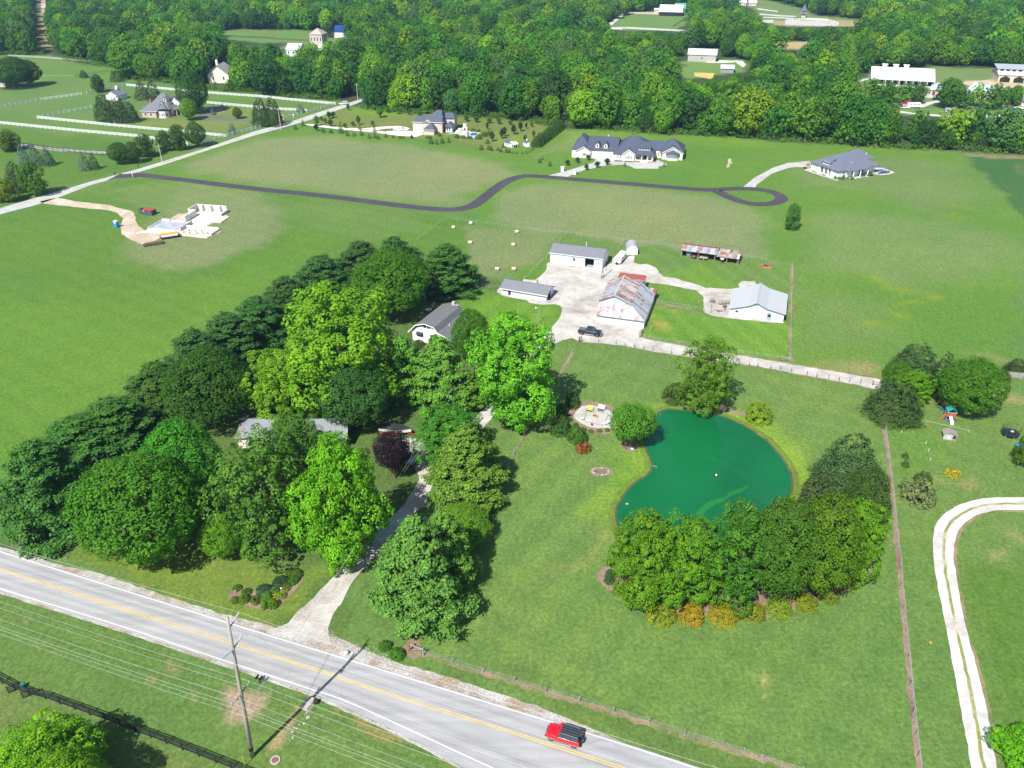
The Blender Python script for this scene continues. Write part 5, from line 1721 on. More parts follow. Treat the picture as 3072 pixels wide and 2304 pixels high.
# low stable
r,L=site('stable','low pale blue stable with grey shingled roof at the edge of the gravel yard','building',vA(172,668),vA(658,750))
D=5.6
mb=MB()
shell(mb,0,L,0,D,1.95,1.1,'x')
part(r,'wall',mb,BLUESIDE)
part(r,'roof',gable_roof(MB(),0,L,0,D,2.0,1.15,'x',.55),SHING_GREY)
part(r,'fascia',MB().box(-.5,L+.5,-.62,-.56,1.62,1.82),WHITE)
window(r,(.55,0,1.1),FRONT,.7,.55,BLUESIDE,GLASS,.07)
part(r,'door',boardon(MB(),(1.75,0,.05),FRONT,.75,1.7),DARK)
for x in(5.2,8.7):window(r,(x,0,1.32),FRONT,1.4,.38,WHITE,DARK,.06,2)
part(r,'door',boardon(MB(),(L,1.0,.05),RIGHT,2.2,1.75),DARK)  # dark panel painted in for the shaded opening of this end
part(r,'chimney',MB().box(8.6,9.0,D/2+.5,D/2+.9,2.4,4.2),WOODGREY)

# ------------------------------------------------------------------ the old barn with lean-tos
r,L=site('barn','big white barn with patchy rusted metal roofs in the middle of the farm yard','barn',vA(1215,985),vA(1735,1055))
XM,YG,YB,ZE,ZP,XP,ZL,XR=7.94,2.25,15.4,5.08,6.87,3.72,2.06,11.9
mb=MB()
mb.box(0,XR,0,.12,0,ZL-.05)
mb.box(XR-.12,XR,.12,17.2,0,ZL-.05)
mb.face((0,17.2,0),(0,.12,0),(0,.12,ZL),(0,YG,ZE),(0,YB,ZE),(0,YB,0))
mb.box(0,XM,YB-.12,YB,0,ZE)
mb.box(XM,XR-.12,17.08,17.2,0,ZL)
part(r,'wall',mb,SIDING)
mb=MB()
n0=[(0.05,ZE-1.0),(XM-.05,ZE-1.0),(XM-.05,ZE-.02),(XP,ZP-.03),(0.05,ZE-.02)]
mb.prism(n0,YG,YG+.12)
mb.prism(n0,YB-.1,YB+.02)
part(r,'gable_wall',mb,SIDING)
f=window(r,(3.35,YG-.0,5.55),FRONT,.85,.8,M('blue_grey_trim',(.30,.38,.46)),SIDING,.1)
part(f,'brace',MB().bar((3.42,YG-.07,5.62),(4.13,YG-.07,6.28),.08,.04).bar((3.42,YG-.085,6.28),(4.13,YG-.085,5.62),.08,.04),M('blue_grey_trim',(.3,.38,.46)))
part(r,'edge_trim',MB().bar((-.1,YG-.3,ZE-.06),(XP,YG-.3,ZP-.02),.08,.14).bar((XP,YG-.3,ZP-.02),(XM+.1,YG-.3,ZE-.06),.08,.14).box(-.1,XR+.1,-.3,-.22,ZL-.16,ZL-.02),M('dark_trim',(.09,.11,.13)))
rb=random.Random(3)

def panel(root,pts,mat,tint=None,t=.04):
    o=part(root,'roof_panel',MB().slab(pts,t),mat)
    k=rb.uniform(.85,1.12) if tint is None else tint
    o.color=(k,k,k,1)
    return o

n=17
for i in range(n): # front slope, sheet by sheet, cut along the hip
    xa,xb=XR*i/n-(.1 if i==0 else 0),XR*(i+1)/n-.015
    lift=.02+.012*(i%2)
    top=lambda x:(x,YG-.02,ZE+lift) if x<=XM else(x,YG-.02-(YG+.2)*(x-XM)/(XR-XM),ZE+lift-(ZE-ZL)*(x-XM)/(XR-XM))
    pts=[(xa,-.25,ZL+lift),(xb,-.25,ZL+lift),top(xb)]
    if xa<XM<xb:pts.append((XM,YG,ZE+lift))
    if xa<XR-.05:pts.append(top(xa))
    panel(r,pts,RUST)
n=17
for i in range(n): # right slope
    ya,yb2=-.2+17.3*i/n,-.2+17.3*(i+1)/n-.015
    lift=.03+.012*(i%2)
    up=lambda y:(XM+max(0,(YG-y)/(YG+.2))*(XR-XM),y,ZE+lift-max(0,(YG-y)/(YG+.2))*(ZE-ZL))
    pts=[(XR+.15,ya,ZL+lift-.03),(XR+.15,yb2,ZL+lift-.03),up(yb2)]
    if ya<YG<yb2:pts.append((XM,YG,ZE+lift))
    pts.append(up(ya))
    panel(r,pts,RUST,rb.uniform(.95,1.2))
n=14
for i in range(n): # main roof, both slopes
    ya,yb2=YG-.35+(YB-YG+.7)*i/n,YG-.35+(YB-YG+.7)*(i+1)/n-.015
    lift=.05+.012*(i%2)
    panel(r,[(-.2,yb2,ZE-.08+lift),(-.2,ya,ZE-.08+lift),(XP,ya,ZP+lift),(XP,yb2,ZP+lift)],RUST,rb.uniform(.95,1.2))
    panel(r,[(XM+.15,ya,ZE-.05+lift),(XM+.15,yb2,ZE-.05+lift),(XP,yb2,ZP+lift),(XP,ya,ZP+lift)],RUSTY if i>1 else RUST)
part(r,'ridge_cap',MB().bar((XP,YG-.35,ZP+.1),(XP,YB+.3,ZP+.1),.22,.05),GALV)
# back wing with the red roof
part(r,'back_wall',MB().box(.9,8.0,26.2,26.32,0,2.9).box(.9,1.0,YB+.05,26.2,0,3.0).box(7.9,8.0,17.3,20.5,0,2.9).box(7.9,8.0,23.0,26.2,0,2.9),BLUESIDE)
for i in range(7):
    xa,xb=.8+7.4*i/7,.8+7.4*(i+1)/7-.015
    panel(r,[(xa,YB+.1,3.9),(xb,YB+.1,3.9),(xb,23.0,3.2),(xa,23.0,3.2)],RUST,.9)
    panel(r,[(xa,22.9,3.25),(xb,22.9,3.25),(xb,26.7,3.05),(xa,26.7,3.05)],M('solid_rust',(.27,.075,.045),.8,.3,1.2),1)
for i in range(4):
    xa,xb=8.3+3.9*i/4,8.3+3.9*(i+1)/4-.015
    panel(r,[(xa,17.25,2.2),(xb,17.25,2.2),(xb,20.0,2.5),(xa,20.0,2.5)],RUSTY,.9)
part(r,'post',MB().box(12.0,12.14,19.8,19.94,0,2.4),WOODGREY)
part(r,'post',MB().box(8.3,8.44,19.8,19.94,0,2.4),WOODGREY)
for x in(.9,4.5,8.2,11.4):part(r,'foundation_stone',MB().box(x,x+.5,-.08,-.005,0,.12),CONC)

# ------------------------------------------------------------------ white barn on the right
r,L=site('barn','white barn with pale metal broken-pitch roof at the right end of the farm yard','barn',vB(1090,1295),vB(1940,1410))
D=12.4
prof=[(0,2.0),(4.4,3.45),(6.38,4.55),(9.0,3.3),(L,2.45)]
mb=MB()
for y,rev in((0,0),(D,1)):
    pts=[(0,y,0),(L,y,0)]+[(x,y,z) for x,z in prof[::-1]]
    mb.face(*(pts[::-1] if rev else pts))
mb.face((0,D,0),(0,0,0),(0,0,2.0),(0,D,2.0))
part(r,'wall',mb,SIDING)
part(r,'side_wall',MB().face((L,0,0),(L,D,0),(L,D,2.45),(L,0,2.45)),GREYMETAL)
pr2=[(-.35,1.9)]+prof[1:4]+[(L+.4,2.35)]
for i in range(4):
    (xa,za),(xb,zb)=pr2[i],pr2[i+1]
    n=6
    for j in range(n):
        ya,yb2=-.45+(D+.8)*j/n,-.45+(D+.8)*(j+1)/n-.012
        part(r,'roof_panel',MB().slab([(xa,ya,za+.08),(xb,ya,zb+.08),(xb,yb2,zb+.08),(xa,yb2,za+.08)],.06),TINROOF)
part(r,'ridge_cap',MB().box(6.2,6.56,-.47,D+.37,4.6,4.7),GREYMETAL)
part(r,'eave_trim',MB().bar((-.35,-.47,1.93),(4.4,-.47,3.42),.05,.1).bar((4.4,-.47,3.42),(6.38,-.47,4.52),.05,.1).bar((6.38,-.47,4.52),(9,-.47,3.27),.05,.1).bar((9,-.47,3.27),(L+.4,-.47,2.38),.05,.1),M('blue_trim',(.13,.25,.38)))
window(r,(1.4,0,1.1),FRONT,.75,.62,M('blue_trim',(.13,.25,.38)),DARK,.07,1)
f=window(r,(5.85,0,3.2),FRONT,.95,.85,M('blue_trim',(.13,.25,.38)),SIDING,.09)
part(f,'brace',MB().bar((5.92,-.07,3.28),(6.72,-.07,3.98),.07,.03).bar((5.92,-.085,3.98),(6.72,-.085,3.28),.07,.03),M('blue_trim',(.13,.25,.38)))
dr=part(r,'door',boardon(MB(),(9.25,0,.05),FRONT,1.0,1.9),M('blue_grey_door',(.24,.33,.42)))
part(dr,'pane',boardon(MB(),(9.42,-.05,1.0),FRONT,.66,.75,.002,.02),DARK)
part(dr,'door_frame',MB().box(9.13,9.24,-.06,-.004,0,2.05).box(10.26,10.37,-.06,-.004,0,2.05).box(9.13,10.37,-.07,-.004,2.06,2.16),M('blue_grey_trim',(.3,.38,.46)))
part(r,'skirt_board',MB().box(0,L,-.04,-.005,0,.1),CONC)

# ------------------------------------------------------------------ open pole shed
r,L=site('pole_shed','open-fronted pole shed with streaky rusted tin roof in two heights','shed',vB(335,370),vB(1220,490))
D=5.4
for x in(0.1,4.95,9.85,13.35,L-.1):
    part(r,'post',MB().box(x-.08,x+.08,-.08,.08,0,2.25 if x<10 else 1.8),WOODGREY)
part(r,'back_wall',MB().box(0,L,D-.1,D,0,2.3 if 0 else 2.1),M('dark_boards',(.05,.045,.04),.9,.3))
part(r,'side_wall',MB().face((0,D-.1,0),(0,.3,0),(0,.3,2.2),(0,2.6,3.0),(0,D-.1,2.1)),M('dark_boards',(.05,.045,.04)))
part(r,'side_wall',MB().box(L-.06,L,.5,D-.1,0,1.9),M('dark_boards',(.05,.045,.04)))
nq=14
for i in range(nq):
    xa,xb=-.3+10.7*i/nq,-.3+10.7*(i+1)/nq-.015
    panel(r,[(xa,-.5,2.2),(xb,-.5,2.2),(xb,2.3,3.15),(xa,2.3,3.15)],RUST)
for i in range(8):
    xa,xb=10.3+6.6*i/8,10.3+6.6*(i+1)/8-.015
    panel(r,[(xa,-.55,1.78),(xb,-.55,1.78),(xb,2.0,2.5),(xa,2.0,2.5)],RUSTY if i%3 else RUST)
    panel(r,[(xa,2.0,2.52),(xb,2.0,2.52),(xb,D+.2,2.1),(xa,D+.2,2.1)],RUSTY)
for i in range(7):
    xa,xb=-.3+10.7*i/7,-.3+10.7*(i+1)/7-.015
    panel(r,[(xa,2.3,3.17),(xb,2.3,3.17),(xb,3.4,3.2),(xa,3.4,3.2)],M('red_band',(.17,.05,.05),.7,.3),1)
    panel(r,[(xa,3.4,3.21),(xb,3.4,3.21),(xb,D+.3,2.3),(xa,D+.3,2.3)],RUST,1.15)
part(r,'eave_beam',MB().box(-.2,10.2,-.15,-.05,1.98,2.12).box(10.3,L,-.15,-.05,1.55,1.7),WOODGREY)
SHEDM=r.matrix_basis.copy()
SHEDA=r.rotation_euler.z
inshed=lambda x,y,z=0:Matrix.Translation(r.location)@Matrix.Rotation(SHEDA,4,'Z')@Vector((x,y,z))
t=thing('storage_tank','round grey-blue tank at the left end under the pole shed','tank',inshed(2.0,1.6),SHEDA)
part(t,'body',MB().tube([(0,0,.1),(0,0,.35),(0,0,1.2),(0,0,1.45),(0,0,1.55)],[.55,.95,.95,.6,.2],16),M('grey_blue_paint',(.28,.38,.42),.5),True)
part(t,'stand',MB().box(-.7,.7,-.7,.7,0,.1),WOODGREY)

def farm_cart(label,p,rz,wood):
    t=thing('farm_wagon',label,'wagon',p,rz)
    part(t,'bed',MB().box(-1.2,1.2,-.6,.6,.55,.65).box(-1.2,1.2,-.62,-.57,.65,.95).box(-1.2,1.2,.57,.62,.65,.95),wood,False)
    for x in(-.8,.8):
        for y in(-.68,.62):part(t,'wheel',MB().tube([(x,y,.3),(x,y+.1,.3)],.3,12),RUBBER)
    part(t,'drawbar',MB().bar((0,-.6,.5),(0,-1.6,.3),.08,.08),GALV)
    return t

farm_cart('dark farm wagon next to the tank under the pole shed',inshed(3.9,.6),SHEDA+1.3,WOODBROWN)
farm_cart('tan flat wagon in the second bay of the pole shed',inshed(6.6,.2),SHEDA+.1,M('tan_boards',(.36,.28,.2)))

def hull(name,label,p,rz,L,B,H,paint,cover,group=None,trailer=True):
    t=thing(name,label,'boat',p,rz,group)
    mb=MB()
    secs=[]
    for k in range(9):
        s=k/8
        w=B/2*(1 if s<.55 else max(.04,math.cos((s-.55)/.45*1.5)))
        x=-L/2+L*s
        zb=.55+(0 if s<.6 else(s-.6)**2*1.8*H)
        zt=.55+H*(1+.12*s)
        secs.append([(x,-w,zt),(x,-w*.8,zb+.25*H),(x,0,zb),(x,w*.8,zb+.25*H),(x,w,zt)])
    n0=len(mb.v)
    for sct in secs:mb.v+=sct
    for k in range(8):
        for j in range(4):mb.f.append((n0+k*5+j,n0+k*5+j+1,n0+k*5+6+j,n0+k*5+5+j))
    mb.f.append(tuple(n0+j for j in range(5)))
    part(t,'hull',mb,paint)
    mb=MB()
    ring=[secs[k][0] for k in range(9)]+[secs[k][4] for k in range(8,-1,-1)]
    top=[(x*.9,y*.55,z+.42*(1 if abs(x)<L*.3 else.4)) for x,y,z in ring]
    n0=len(mb.v)
    m=len(ring)
    mb.v+=[(x,y,z+.01) for x,y,z in ring]+top
    for k in range(m):mb.f.append((n0+k,n0+(k+1)%m,n0+m+(k+1)%m,n0+m+k))
    mb.f.append(tuple(n0+m+k for k in range(m)))
    part(t,'cover',mb,cover)
    if trailer:
        part(t,'trailer_frame',MB().box(-L/2,L/2+.8,-.06,.06,.38,.48).box(-L/2,L*.2,-B*.4,-B*.34,.4,.5).box(-L/2,L*.2,B*.34,B*.4,.4,.5),M('red_trailer',(.42,.04,.02)))
        for y in(-B/2,B/2-.15):part(t,'wheel',MB().tube([(-L*.15,y,.3),(-L*.15,y+.18,.3)],.3,12),RUBBER)
    return t

hull('motor_boat','blue motor boat on a trailer in the lower right bay of the pole shed',inshed(12.0,.7),SHEDA-1.5,3.6,1.5,.6,M('blue_gelcoat',(.03,.16,.42),.3),M('white_gelcoat',(.7,.72,.74),.3))
t=thing('wagon_wheel','old spoked wheel leaning on the right end of the pole shed','wheel',inshed(L+.45,.2),SHEDA+1.5)
mb=MB()
for k in range(12):
    a,b=2*math.pi*k/12,2*math.pi*(k+1)/12
    mb.bar((math.cos(a)*.6,.1,.6+math.sin(a)*.6),(math.cos(b)*.6,.1,.6+math.sin(b)*.6),.08,.08)
part(t,'rim',mb,WOODGREY)
for k in range(6):
    a=math.pi*k/3
    part(t,'spoke',MB().bar((0,.1,.6),(math.cos(a)*.58,.1,.6+math.sin(a)*.58),.05,.05),WOODGREY)

# ------------------------------------------------------------------ arched shed
r,L=site('garden_shed','small white shed with rounded grey barn roof by the camper','shed',vA(1548,235),vA(1668,238))
D=4.2
arc=[(-.12,1.75),(.18,2.35),(.75,2.95),(L/2,3.2),(L-.75,2.95),(L-.18,2.35),(L+.12,1.75)]
mb=MB()
for y,rev in((0,0),(D,1)):
    pts=[(0,y,0),(L,y,0),(L,y,1.8)]+[(min(L,max(0,x)),y,z-.06) for x,z in arc[-2:0:-1]]+[(0,y,1.8)]
    mb.face(*(pts[::-1] if rev else pts))
mb.face((L,0,0),(L,D,0),(L,D,1.8),(L,0,1.8)).face((0,D,0),(0,0,0),(0,0,1.8),(0,D,1.8))
part(r,'wall',mb,SIDING)
mb=MB()
for(xa,za),(xb,zb) in zip(arc,arc[1:]):mb.slab([(xa,-.15,za),(xb,-.15,zb),(xb,D+.15,zb),(xa,D+.15,za)],.06)
part(r,'roof',mb,GREYMETAL)
part(r,'door',boardon(MB(),(.75,0,.05),FRONT,L-1.5,1.85),WHITE)
part(r,'door_frame',MB().box(.66,.74,-.07,-.004,0,1.95).box(L-.74,L-.66,-.07,-.004,0,1.95),M('grey_trim',(.2,.22,.25)))

# ------------------------------------------------------------------ gambrel house
r,L=site('gambrel_house','white house with grey gambrel roof and porch among the home trees','house',vH(205,790),vH(670,895))
D=12.2
gp=[(-.9,2.25),(1.3,4.5),(3.76,5.35),(6.4,4.85),(7.3,3.7),(10.7,2.5)]
mb=MB()
for y,rev in((0,0),(D,1)):
    pts=[(0,y,0),(L,y,0),(L,y,3.2),(7.2,y,3.6),(6.35,y,4.7),(3.76,y,5.2),(1.35,y,4.35),(0,y,2.95)]
    mb.face(*(pts[::-1] if rev else pts))
mb.face((L,0,0),(L,D,0),(L,D,3.2),(L,0,3.2)).face((0,D,0),(0,0,0),(0,0,2.95),(0,D,2.95))
part(r,'wall',mb,SIDING)
for i in range(5):
    (xa,za),(xb,zb)=gp[i],gp[i+1]
    part(r,'roof_slope',MB().slab([(xa,-.55,za),(xb,-.55,zb),(xb,(D+.4) if i<4 else 10.2,zb),(xa,(D+.4) if i<4 else 10.2,za)],.12),SHING_WARM)
mb=MB()
for(xa,za),(xb,zb) in zip(gp,gp[1:]):mb.bar((xa,-.6,za-.08),(xb,-.6,zb-.08),.07,.2)
part(r,'barge_board',mb,WHITE)
part(r,'barge_board',MB().box(10.66,10.74,-.55,10.2,2.32,2.46),WHITE)
part(r,'porch_floor',MB().box(L+.02,10.4,0,10,0,.35),CONC)
for y in(.1,3.2,6.4,9.7):part(r,'porch_post',MB().box(10.2,10.34,y,y+.14,.35,2.5),WHITE)
for y0 in(.3,3.4,6.6):part(r,'porch_rail',MB().box(10.24,10.3,y0,y0+2.85,1.1,1.18).box(10.24,10.3,y0,y0+2.85,.5,.56),WHITE)
part(r,'porch_rail',MB().box(L+.1,10.2,.1,.16,1.1,1.18).box(L+.1,10.2,.1,.16,.5,.56),WHITE)
window(r,(3.45,0,4.0),FRONT,.55,.75,M('dark_sash',(.03,.03,.035)),GLASS,.06)
window(r,(4.2,0,4.0),FRONT,.55,.7,M('dark_sash',(.03,.03,.035)),GLASS,.06)
for x in(3.2,4.82):part(r,'shutter',boardon(MB(),(x,0,3.95),FRONT,.2,.8),M('black_shutter',(.02,.02,.022)))
window(r,(1.45,0,1.45),FRONT,1.3,1.1,WHITE,GLASS,.08,1)
for x in(1.18,2.8):part(r,'shutter',boardon(MB(),(x,0,1.4),FRONT,.22,1.2),M('black_shutter',(.02,.02,.022)))
part(r,'awning',MB().slab([(1.3,-.75,2.15),(2.9,-.75,2.15),(2.9,-.05,2.6),(1.3,-.05,2.6)],.05),M('dark_canvas',(.03,.035,.04)))
part(r,'door',boardon(MB(),(5.0,0,.35),FRONT,1.0,2.1),M('dark_sash',(.03,.03,.035)))
window(r,(L,1.2,1.3),RIGHT,1.2,1.2,WHITE,GLASS,.08,1)
window(r,(L,6.0,1.3),RIGHT,1.2,1.2,WHITE,GLASS,.08,1)
part(r,'vent_pipe',MB().cyl(7.9,4.2,3.4,4.0,.1,8),WHITE)
part(r,'chimney',MB().box(4.5,5.1,D-.4,D+.2,4.5,6.0),GALV)
part(r,'gable_cap',MB().box(5.0,6.3,D-.5,D+.3,5.15,5.25),WOODGREY)
t=thing('yard_lamp','short lamp with a white globe behind the gambrel-roofed house','lamp',vH(540,300))
part(t,'post',MB().cyl(0,0,0,1.5,.05,8),GALV)
part(t,'globe',MB().rock((0,0,1.65),.2,1,1),WHITE)

# hidden front house: grey roofs between the trees
r,L=site('front_house','low house whose grey shingled roofs show between the front lawn trees','house',G(718,1345),G(1040,1330))
part(r,'wall',MB().box(0,7.5,0,6.5,0,2.5).box(7.6,13.1,1.6,4.5,0,2.15).box(13.6,L,-1.5,5.5,0,2.5),BEIGE)
part(r,'roof',hip_roof(MB(),0,7.5,0,6.5,2.55,1.9,(3,3.2),(7,3.2)),lined('light_grey_shingles',(.20,.21,.225),2,.16,.9,.1,.85,.15))
part(r,'roof',gable_roof(MB(),13.2,L,-1.5,5.5,2.6,2.0,'x',.5).slab([(7.4,1.2,2.2),(13.4,1.2,2.2),(13.4,3,2.7),(7.4,3,2.7)],.1).slab([(7.4,4.8,2.2),(7.4,3,2.7),(13.4,3,2.7),(13.4,4.8,2.2)],.1),lined('light_grey_shingles',(.20,.21,.225)))
part(r,'ridge_trim',MB().bar((L+.5,2.0,4.66),(L+.5,-2,2.5),.06,.12),WHITE)
window(r,(2,0,1.0),FRONT,1.4,1.1)
window(r,(6,0,1.0),FRONT,1.4,1.1)

# ------------------------------------------------------------------ long dark-roofed house
r,L=site('ranch_house','long cream house with many dark hipped roofs beyond the new asphalt lane','house',vR(200,512),vR(1230,568))
mb=MB()
mb.box(-.2,7.6,.3,19.5,0,2.75).box(7.6,17.4,1.2,16,0,3.4).box(17.4,26.05,0,16,0,2.75).box(26.05,34,3.2,16,0,2.75).box(34,37.2,7,15.5,0,3.2).box(37.2,45.6,5.0,19,0,2.75)
part(r,'wall',mb,M('cream_stone',(.66,.58,.50),.85,.08,2))
part(r,'gable_wall',MB().prism([(1.6,2.75),(7.6,2.75),(4.75,4.6)],.3,.42).prism([(21.4,2.75),(26.05,2.75),(23.7,4.5)],-.5,-.38).box(21.4,26.05,-.5,0,0,2.75).prism([(37.6,2.75),(45.4,2.75),(41.5,5.1)],5.0,5.12),M('cream_stone',(.66,.58,.50)))
rf=lambda mb:part(r,'roof',mb,SHING_DARK)
rf(hip_roof(MB(),-.2,7.6,1.5,19.5,2.78,4.7,(2.6,9.5),(3.0,13)))
rf(gable_roof(MB(),1.6,7.6,.3,9,2.8,1.85,'y',.35,.12,4.75))
rf(gable_roof(MB(),6,18.5,1.2,18,3.45,3.0,'x',.3,.12,12.5))
rf(hip_roof(MB(),17.4,34,0,19,2.8,5.3,(23.6,9.6),(26.3,9.9)))
rf(gable_roof(MB(),21.4,26.05,-.5,8,2.85,1.75,'y',.35,.12,23.7))
rf(gable_roof(MB(),32,38.5,7,17,3.25,2.6,'x',.3,.12,12.3))
rf(hip_roof(MB(),36.6,45.8,5.6,20,2.8,4.2,(40.2,12.6),(41.4,13)))
rf(gable_roof(MB(),37.4,45.6,5.0,13,2.85,2.35,'y',.35,.12,41.5))
mb=MB()
for(xa,za),(xb,zb),y in(((1.2,2.62),(4.75,4.72),-.1),((4.75,4.72),(8.0,2.62),-.1),((21.0,2.62),(23.7,4.66),-.9),((23.7,4.66),(26.4,2.62),-.9),((37.0,2.62),(41.5,5.25),4.6),((41.5,5.25),(46.0,2.62),4.6)):mb.bar((xa,y,za),(xb,y,zb),.08,.22)
part(r,'barge_board',mb,WHITE)
part(r,'eave_trim',MB().box(7.8,17.2,.86,.92,3.2,3.36).box(17.2,21.2,-.5,-.44,2.62,2.78).box(26.2,34.2,-.5,-.44,2.62,2.78),M('dark_fascia',(.08,.07,.08)))
for x in(9.4,12.9):
    dm=part(r,'dormer',shell(MB(),x,x+1.5,2.6,6,5.4,.7,'y',3.6),M('cream_stone',(.66,.58,.50)))
    part(dm,'dormer_roof',gable_roof(MB(),x,x+1.5,2.6,6.5,5.42,.7,'y',.22,.08),SHING_DARK)
    part(dm,'pane',boardon(MB(),(x+.5,2.6,4.2),FRONT,.5,1.15),M('purple_glass',(.05,.02,.05),.2))
for x in(8.7,12.9):
    for k in range(4):part(r,'door_panel',MB().box(x,x+3.7,1.1,1.19,.05+k*.62,.62+k*.62),WHITE)
part(r,'pilaster',MB().box(12.45,12.85,1.0,1.19,0,3.3).box(16.65,17.1,1.0,1.19,0,3.3),M('cream_stone',(.66,.58,.50)))
for x,y,z,w,h,bars in((4.2,.3,.9,1.9,1.2,0),(18.8,0,.8,.8,1.5,0),(19.9,0,.8,.8,1.5,0),(22.2,-.5,.8,.8,1.3,0),(23.1,-.5,.8,1.2,1.3,0),(24.4,-.5,.8,.8,1.3,0),(28.0,3.2,.7,1.0,1.7,0),(35.2,7,.8,.8,1.6,0)):
    window(r,(x,y,z),FRONT,w,h,WHITE,M('pale_glass',(.16,.22,.24),.12),.1,bars)
dr=part(r,'door',boardon(MB(),(29.6,3.2,.3),FRONT,1.5,2.3),M('plum_door',(.10,.012,.045),.4))
part(r,'porch_floor',MB().box(26.1,33.6,.2,3.15,0,.3),CONC)
for x in(26.5,29.0,31.4,33.4):part(r,'column',MB().box(x-.22,x+.22,.4,.84,.3,2.7),WHITE)
part(r,'porch_step',MB().box(28.8,31.6,-1.6,.15,0,.2),CONC)
dm=part(r,'dormer',MB().box(27.4,32.2,2.0,6.5,3.6,5.2),WHITE)
part(dm,'dormer_roof',MB().slab([(26.9,1.5,5.1),(32.7,1.5,5.1),(32.0,6.5,6.6),(27.6,6.5,6.6)],.12),SHING_DARK)
for k in range(4):window(r,(27.7+k*1.1,2.0,4.1),FRONT,.95,.8,WHITE,M('pale_glass',(.16,.22,.24)),.08)
mb,mw,mr=MB(),MB(),MB()
for k in range(8):
    a,b=math.pi*(1+k/8),math.pi*(1+(k+1)/8)
    p,q=(41.5+2.7*math.cos(a),5+1.9*math.sin(a)),(41.5+2.7*math.cos(b),5+1.9*math.sin(b))
    mb.face((p[0],p[1],0),(q[0],q[1],0),(q[0],q[1],1.0),(p[0],p[1],1.0))
    mb.face((p[0],p[1],2.3),(q[0],q[1],2.3),(q[0],q[1],2.7),(p[0],p[1],2.7))
    mr.slab([(p[0]*1.0+(p[0]-41.5)*.12,p[1]-.25,2.65),(q[0]+(q[0]-41.5)*.12,q[1]-.25,2.65),(41.5,5.0,4.1)],.08)
    mw.face((p[0],p[1],1.0),(q[0],q[1],1.0),(q[0],q[1],2.3),(p[0],p[1],2.3))
bw=part(r,'bay_window',mb,M('cream_stone',(.66,.58,.50)))
part(bw,'pane',mw,M('pale_glass',(.16,.22,.24)))
part(bw,'bay_roof',mr,SHING_DARK)
part(r,'vent',MB().cyl(13.6,13.5,6.2,7.0,.35,10),GALV)
for x,y in((35,383+0),):pass
for q,lb in((vR(42,742),'stone gate pillar on the left of the pale drive to the long house'),(vR(245,790),'stone gate pillar on the right of the pale drive to the long house')):
    t=thing('gate_pillar',lb,'pillar',q,rad(-15))
    part(t,'shaft',MB().box(-.6,.6,-.6,.6,0,1.7),STONE)
    part(t,'cap',MB().box(-.75,.75,-.75,.75,1.7,1.9),CONC)
for k,(x,y,lb) in enumerate(((890,570,'left'),(1430,590,'right'))):
    w=1.7 if k==0 else 1.0
    sheet('mulch_bed',P2(vR,*([(890,562),(1320,572),(1320,590),(1100,585),(900,578)] if k==0 else[(1440,555),(1580,545),(1600,597),(1425,594)])),MULCH,.03,.05,1)

# ------------------------------------------------------------------ white hip-roofed house with pool
r,L=site('white_house','white house with spreading slate-blue hipped roof and a pool on its right','house',vW(345,505),vW(870,690))
part(r,'wall',MB().box(0,4.2,0,20.5,0,2.9).box(4.2,11.0,1.6,20.5,0,2.9).box(11.0,L,0,10.4,0,2.9).box(11.0,13.0,10.4,20.5,0,2.9).box(-.5,6.0,20.5,25,0,3.4),WHITE)
part(r,'roof',hip_roof(MB(),0,14.4,0,20.6,2.95,4.1,(6.3,9.5),(6.3,13.5),.8),lined('slate_blue_shingles',(.115,.125,.165),2,.2,.9,.08,.85,.15))
part(r,'roof',hip_roof(MB(),-.5,7.2,15,25,3.45,3.4,(3.4,18.6),(3.4,20.8),.6),lined('slate_blue_shingles',(.115,.125,.165)))
part(r,'roof',hip_roof(MB(),11.5,16.0,3.6,14,2.8,1.7,(13.0,6.5),(13.0,11.5),.4),lined('slate_blue_shingles',(.115,.125,.165)))
dm=part(r,'dormer',MB().face((4.8,.6,3.5),(8.6,.6,3.5),(8.2,.6,4.6),(5.2,.6,4.6)).box(5.2,8.2,.62,4,3.5,4.6),WHITE)
part(dm,'dormer_roof',MB().slab([(4.4,.2,4.45),(9.0,.2,4.45),(8.0,4.4,5.7),(5.4,4.4,5.7)],.1),lined('slate_blue_shingles',(.115,.125,.165)))
for k in range(4):window(r,(5.35+k*.7,.6,3.75),FRONT,.55,.62,WHITE,GLASS,.05)
for x in(4.6,6.8,9.0,10.8):part(r,'porch_pier',MB().box(x-.35,x+.35,-.1,.6,0,2.9),WHITE)
for x in(5.2,7.4,9.5):part(r,'door',boardon(MB(),(x,1.6,.1),FRONT,1.1,2.4),M('dark_blue_glass',(.02,.035,.06),.15))
for x,z in((1.0,1.9),(2.5,1.7),(12.2,1.9),(13.4,1.9)):window(r,(x,0,z),FRONT,.6,.5,WHITE,GLASS,.05)
for y,w,z,h in((1.6,1.3,1.8,.6),(3.6,.5,2.1,.5),(6.6,.7,.7,1.7),(9.0,1.2,2.2,.5)):window(r,(L,y,z),RIGHT,w,h,WHITE,GLASS,.05)
window(r,(6.0,21.5,1.2),RIGHT,1.4,1.4,WHITE,GLASS,.07)
window(r,(13.0,12.5,.4),RIGHT,2.0,2.2,M('brown_frame',(.12,.06,.03)),GLASS,.08,2)
for x,y in((16.0,13.8),(16.0,10.0),(16.0,6.4)):part(r,'column',MB().cyl(x,y,0,2.85,.2,8),WHITE)
part(r,'vent',MB().cyl(11.8,8.6,4.0,4.8,.12,8),WHITE)
part(r,'vent',MB().cyl(6.6,21.5,5.0,5.8,.12,8),WHITE)
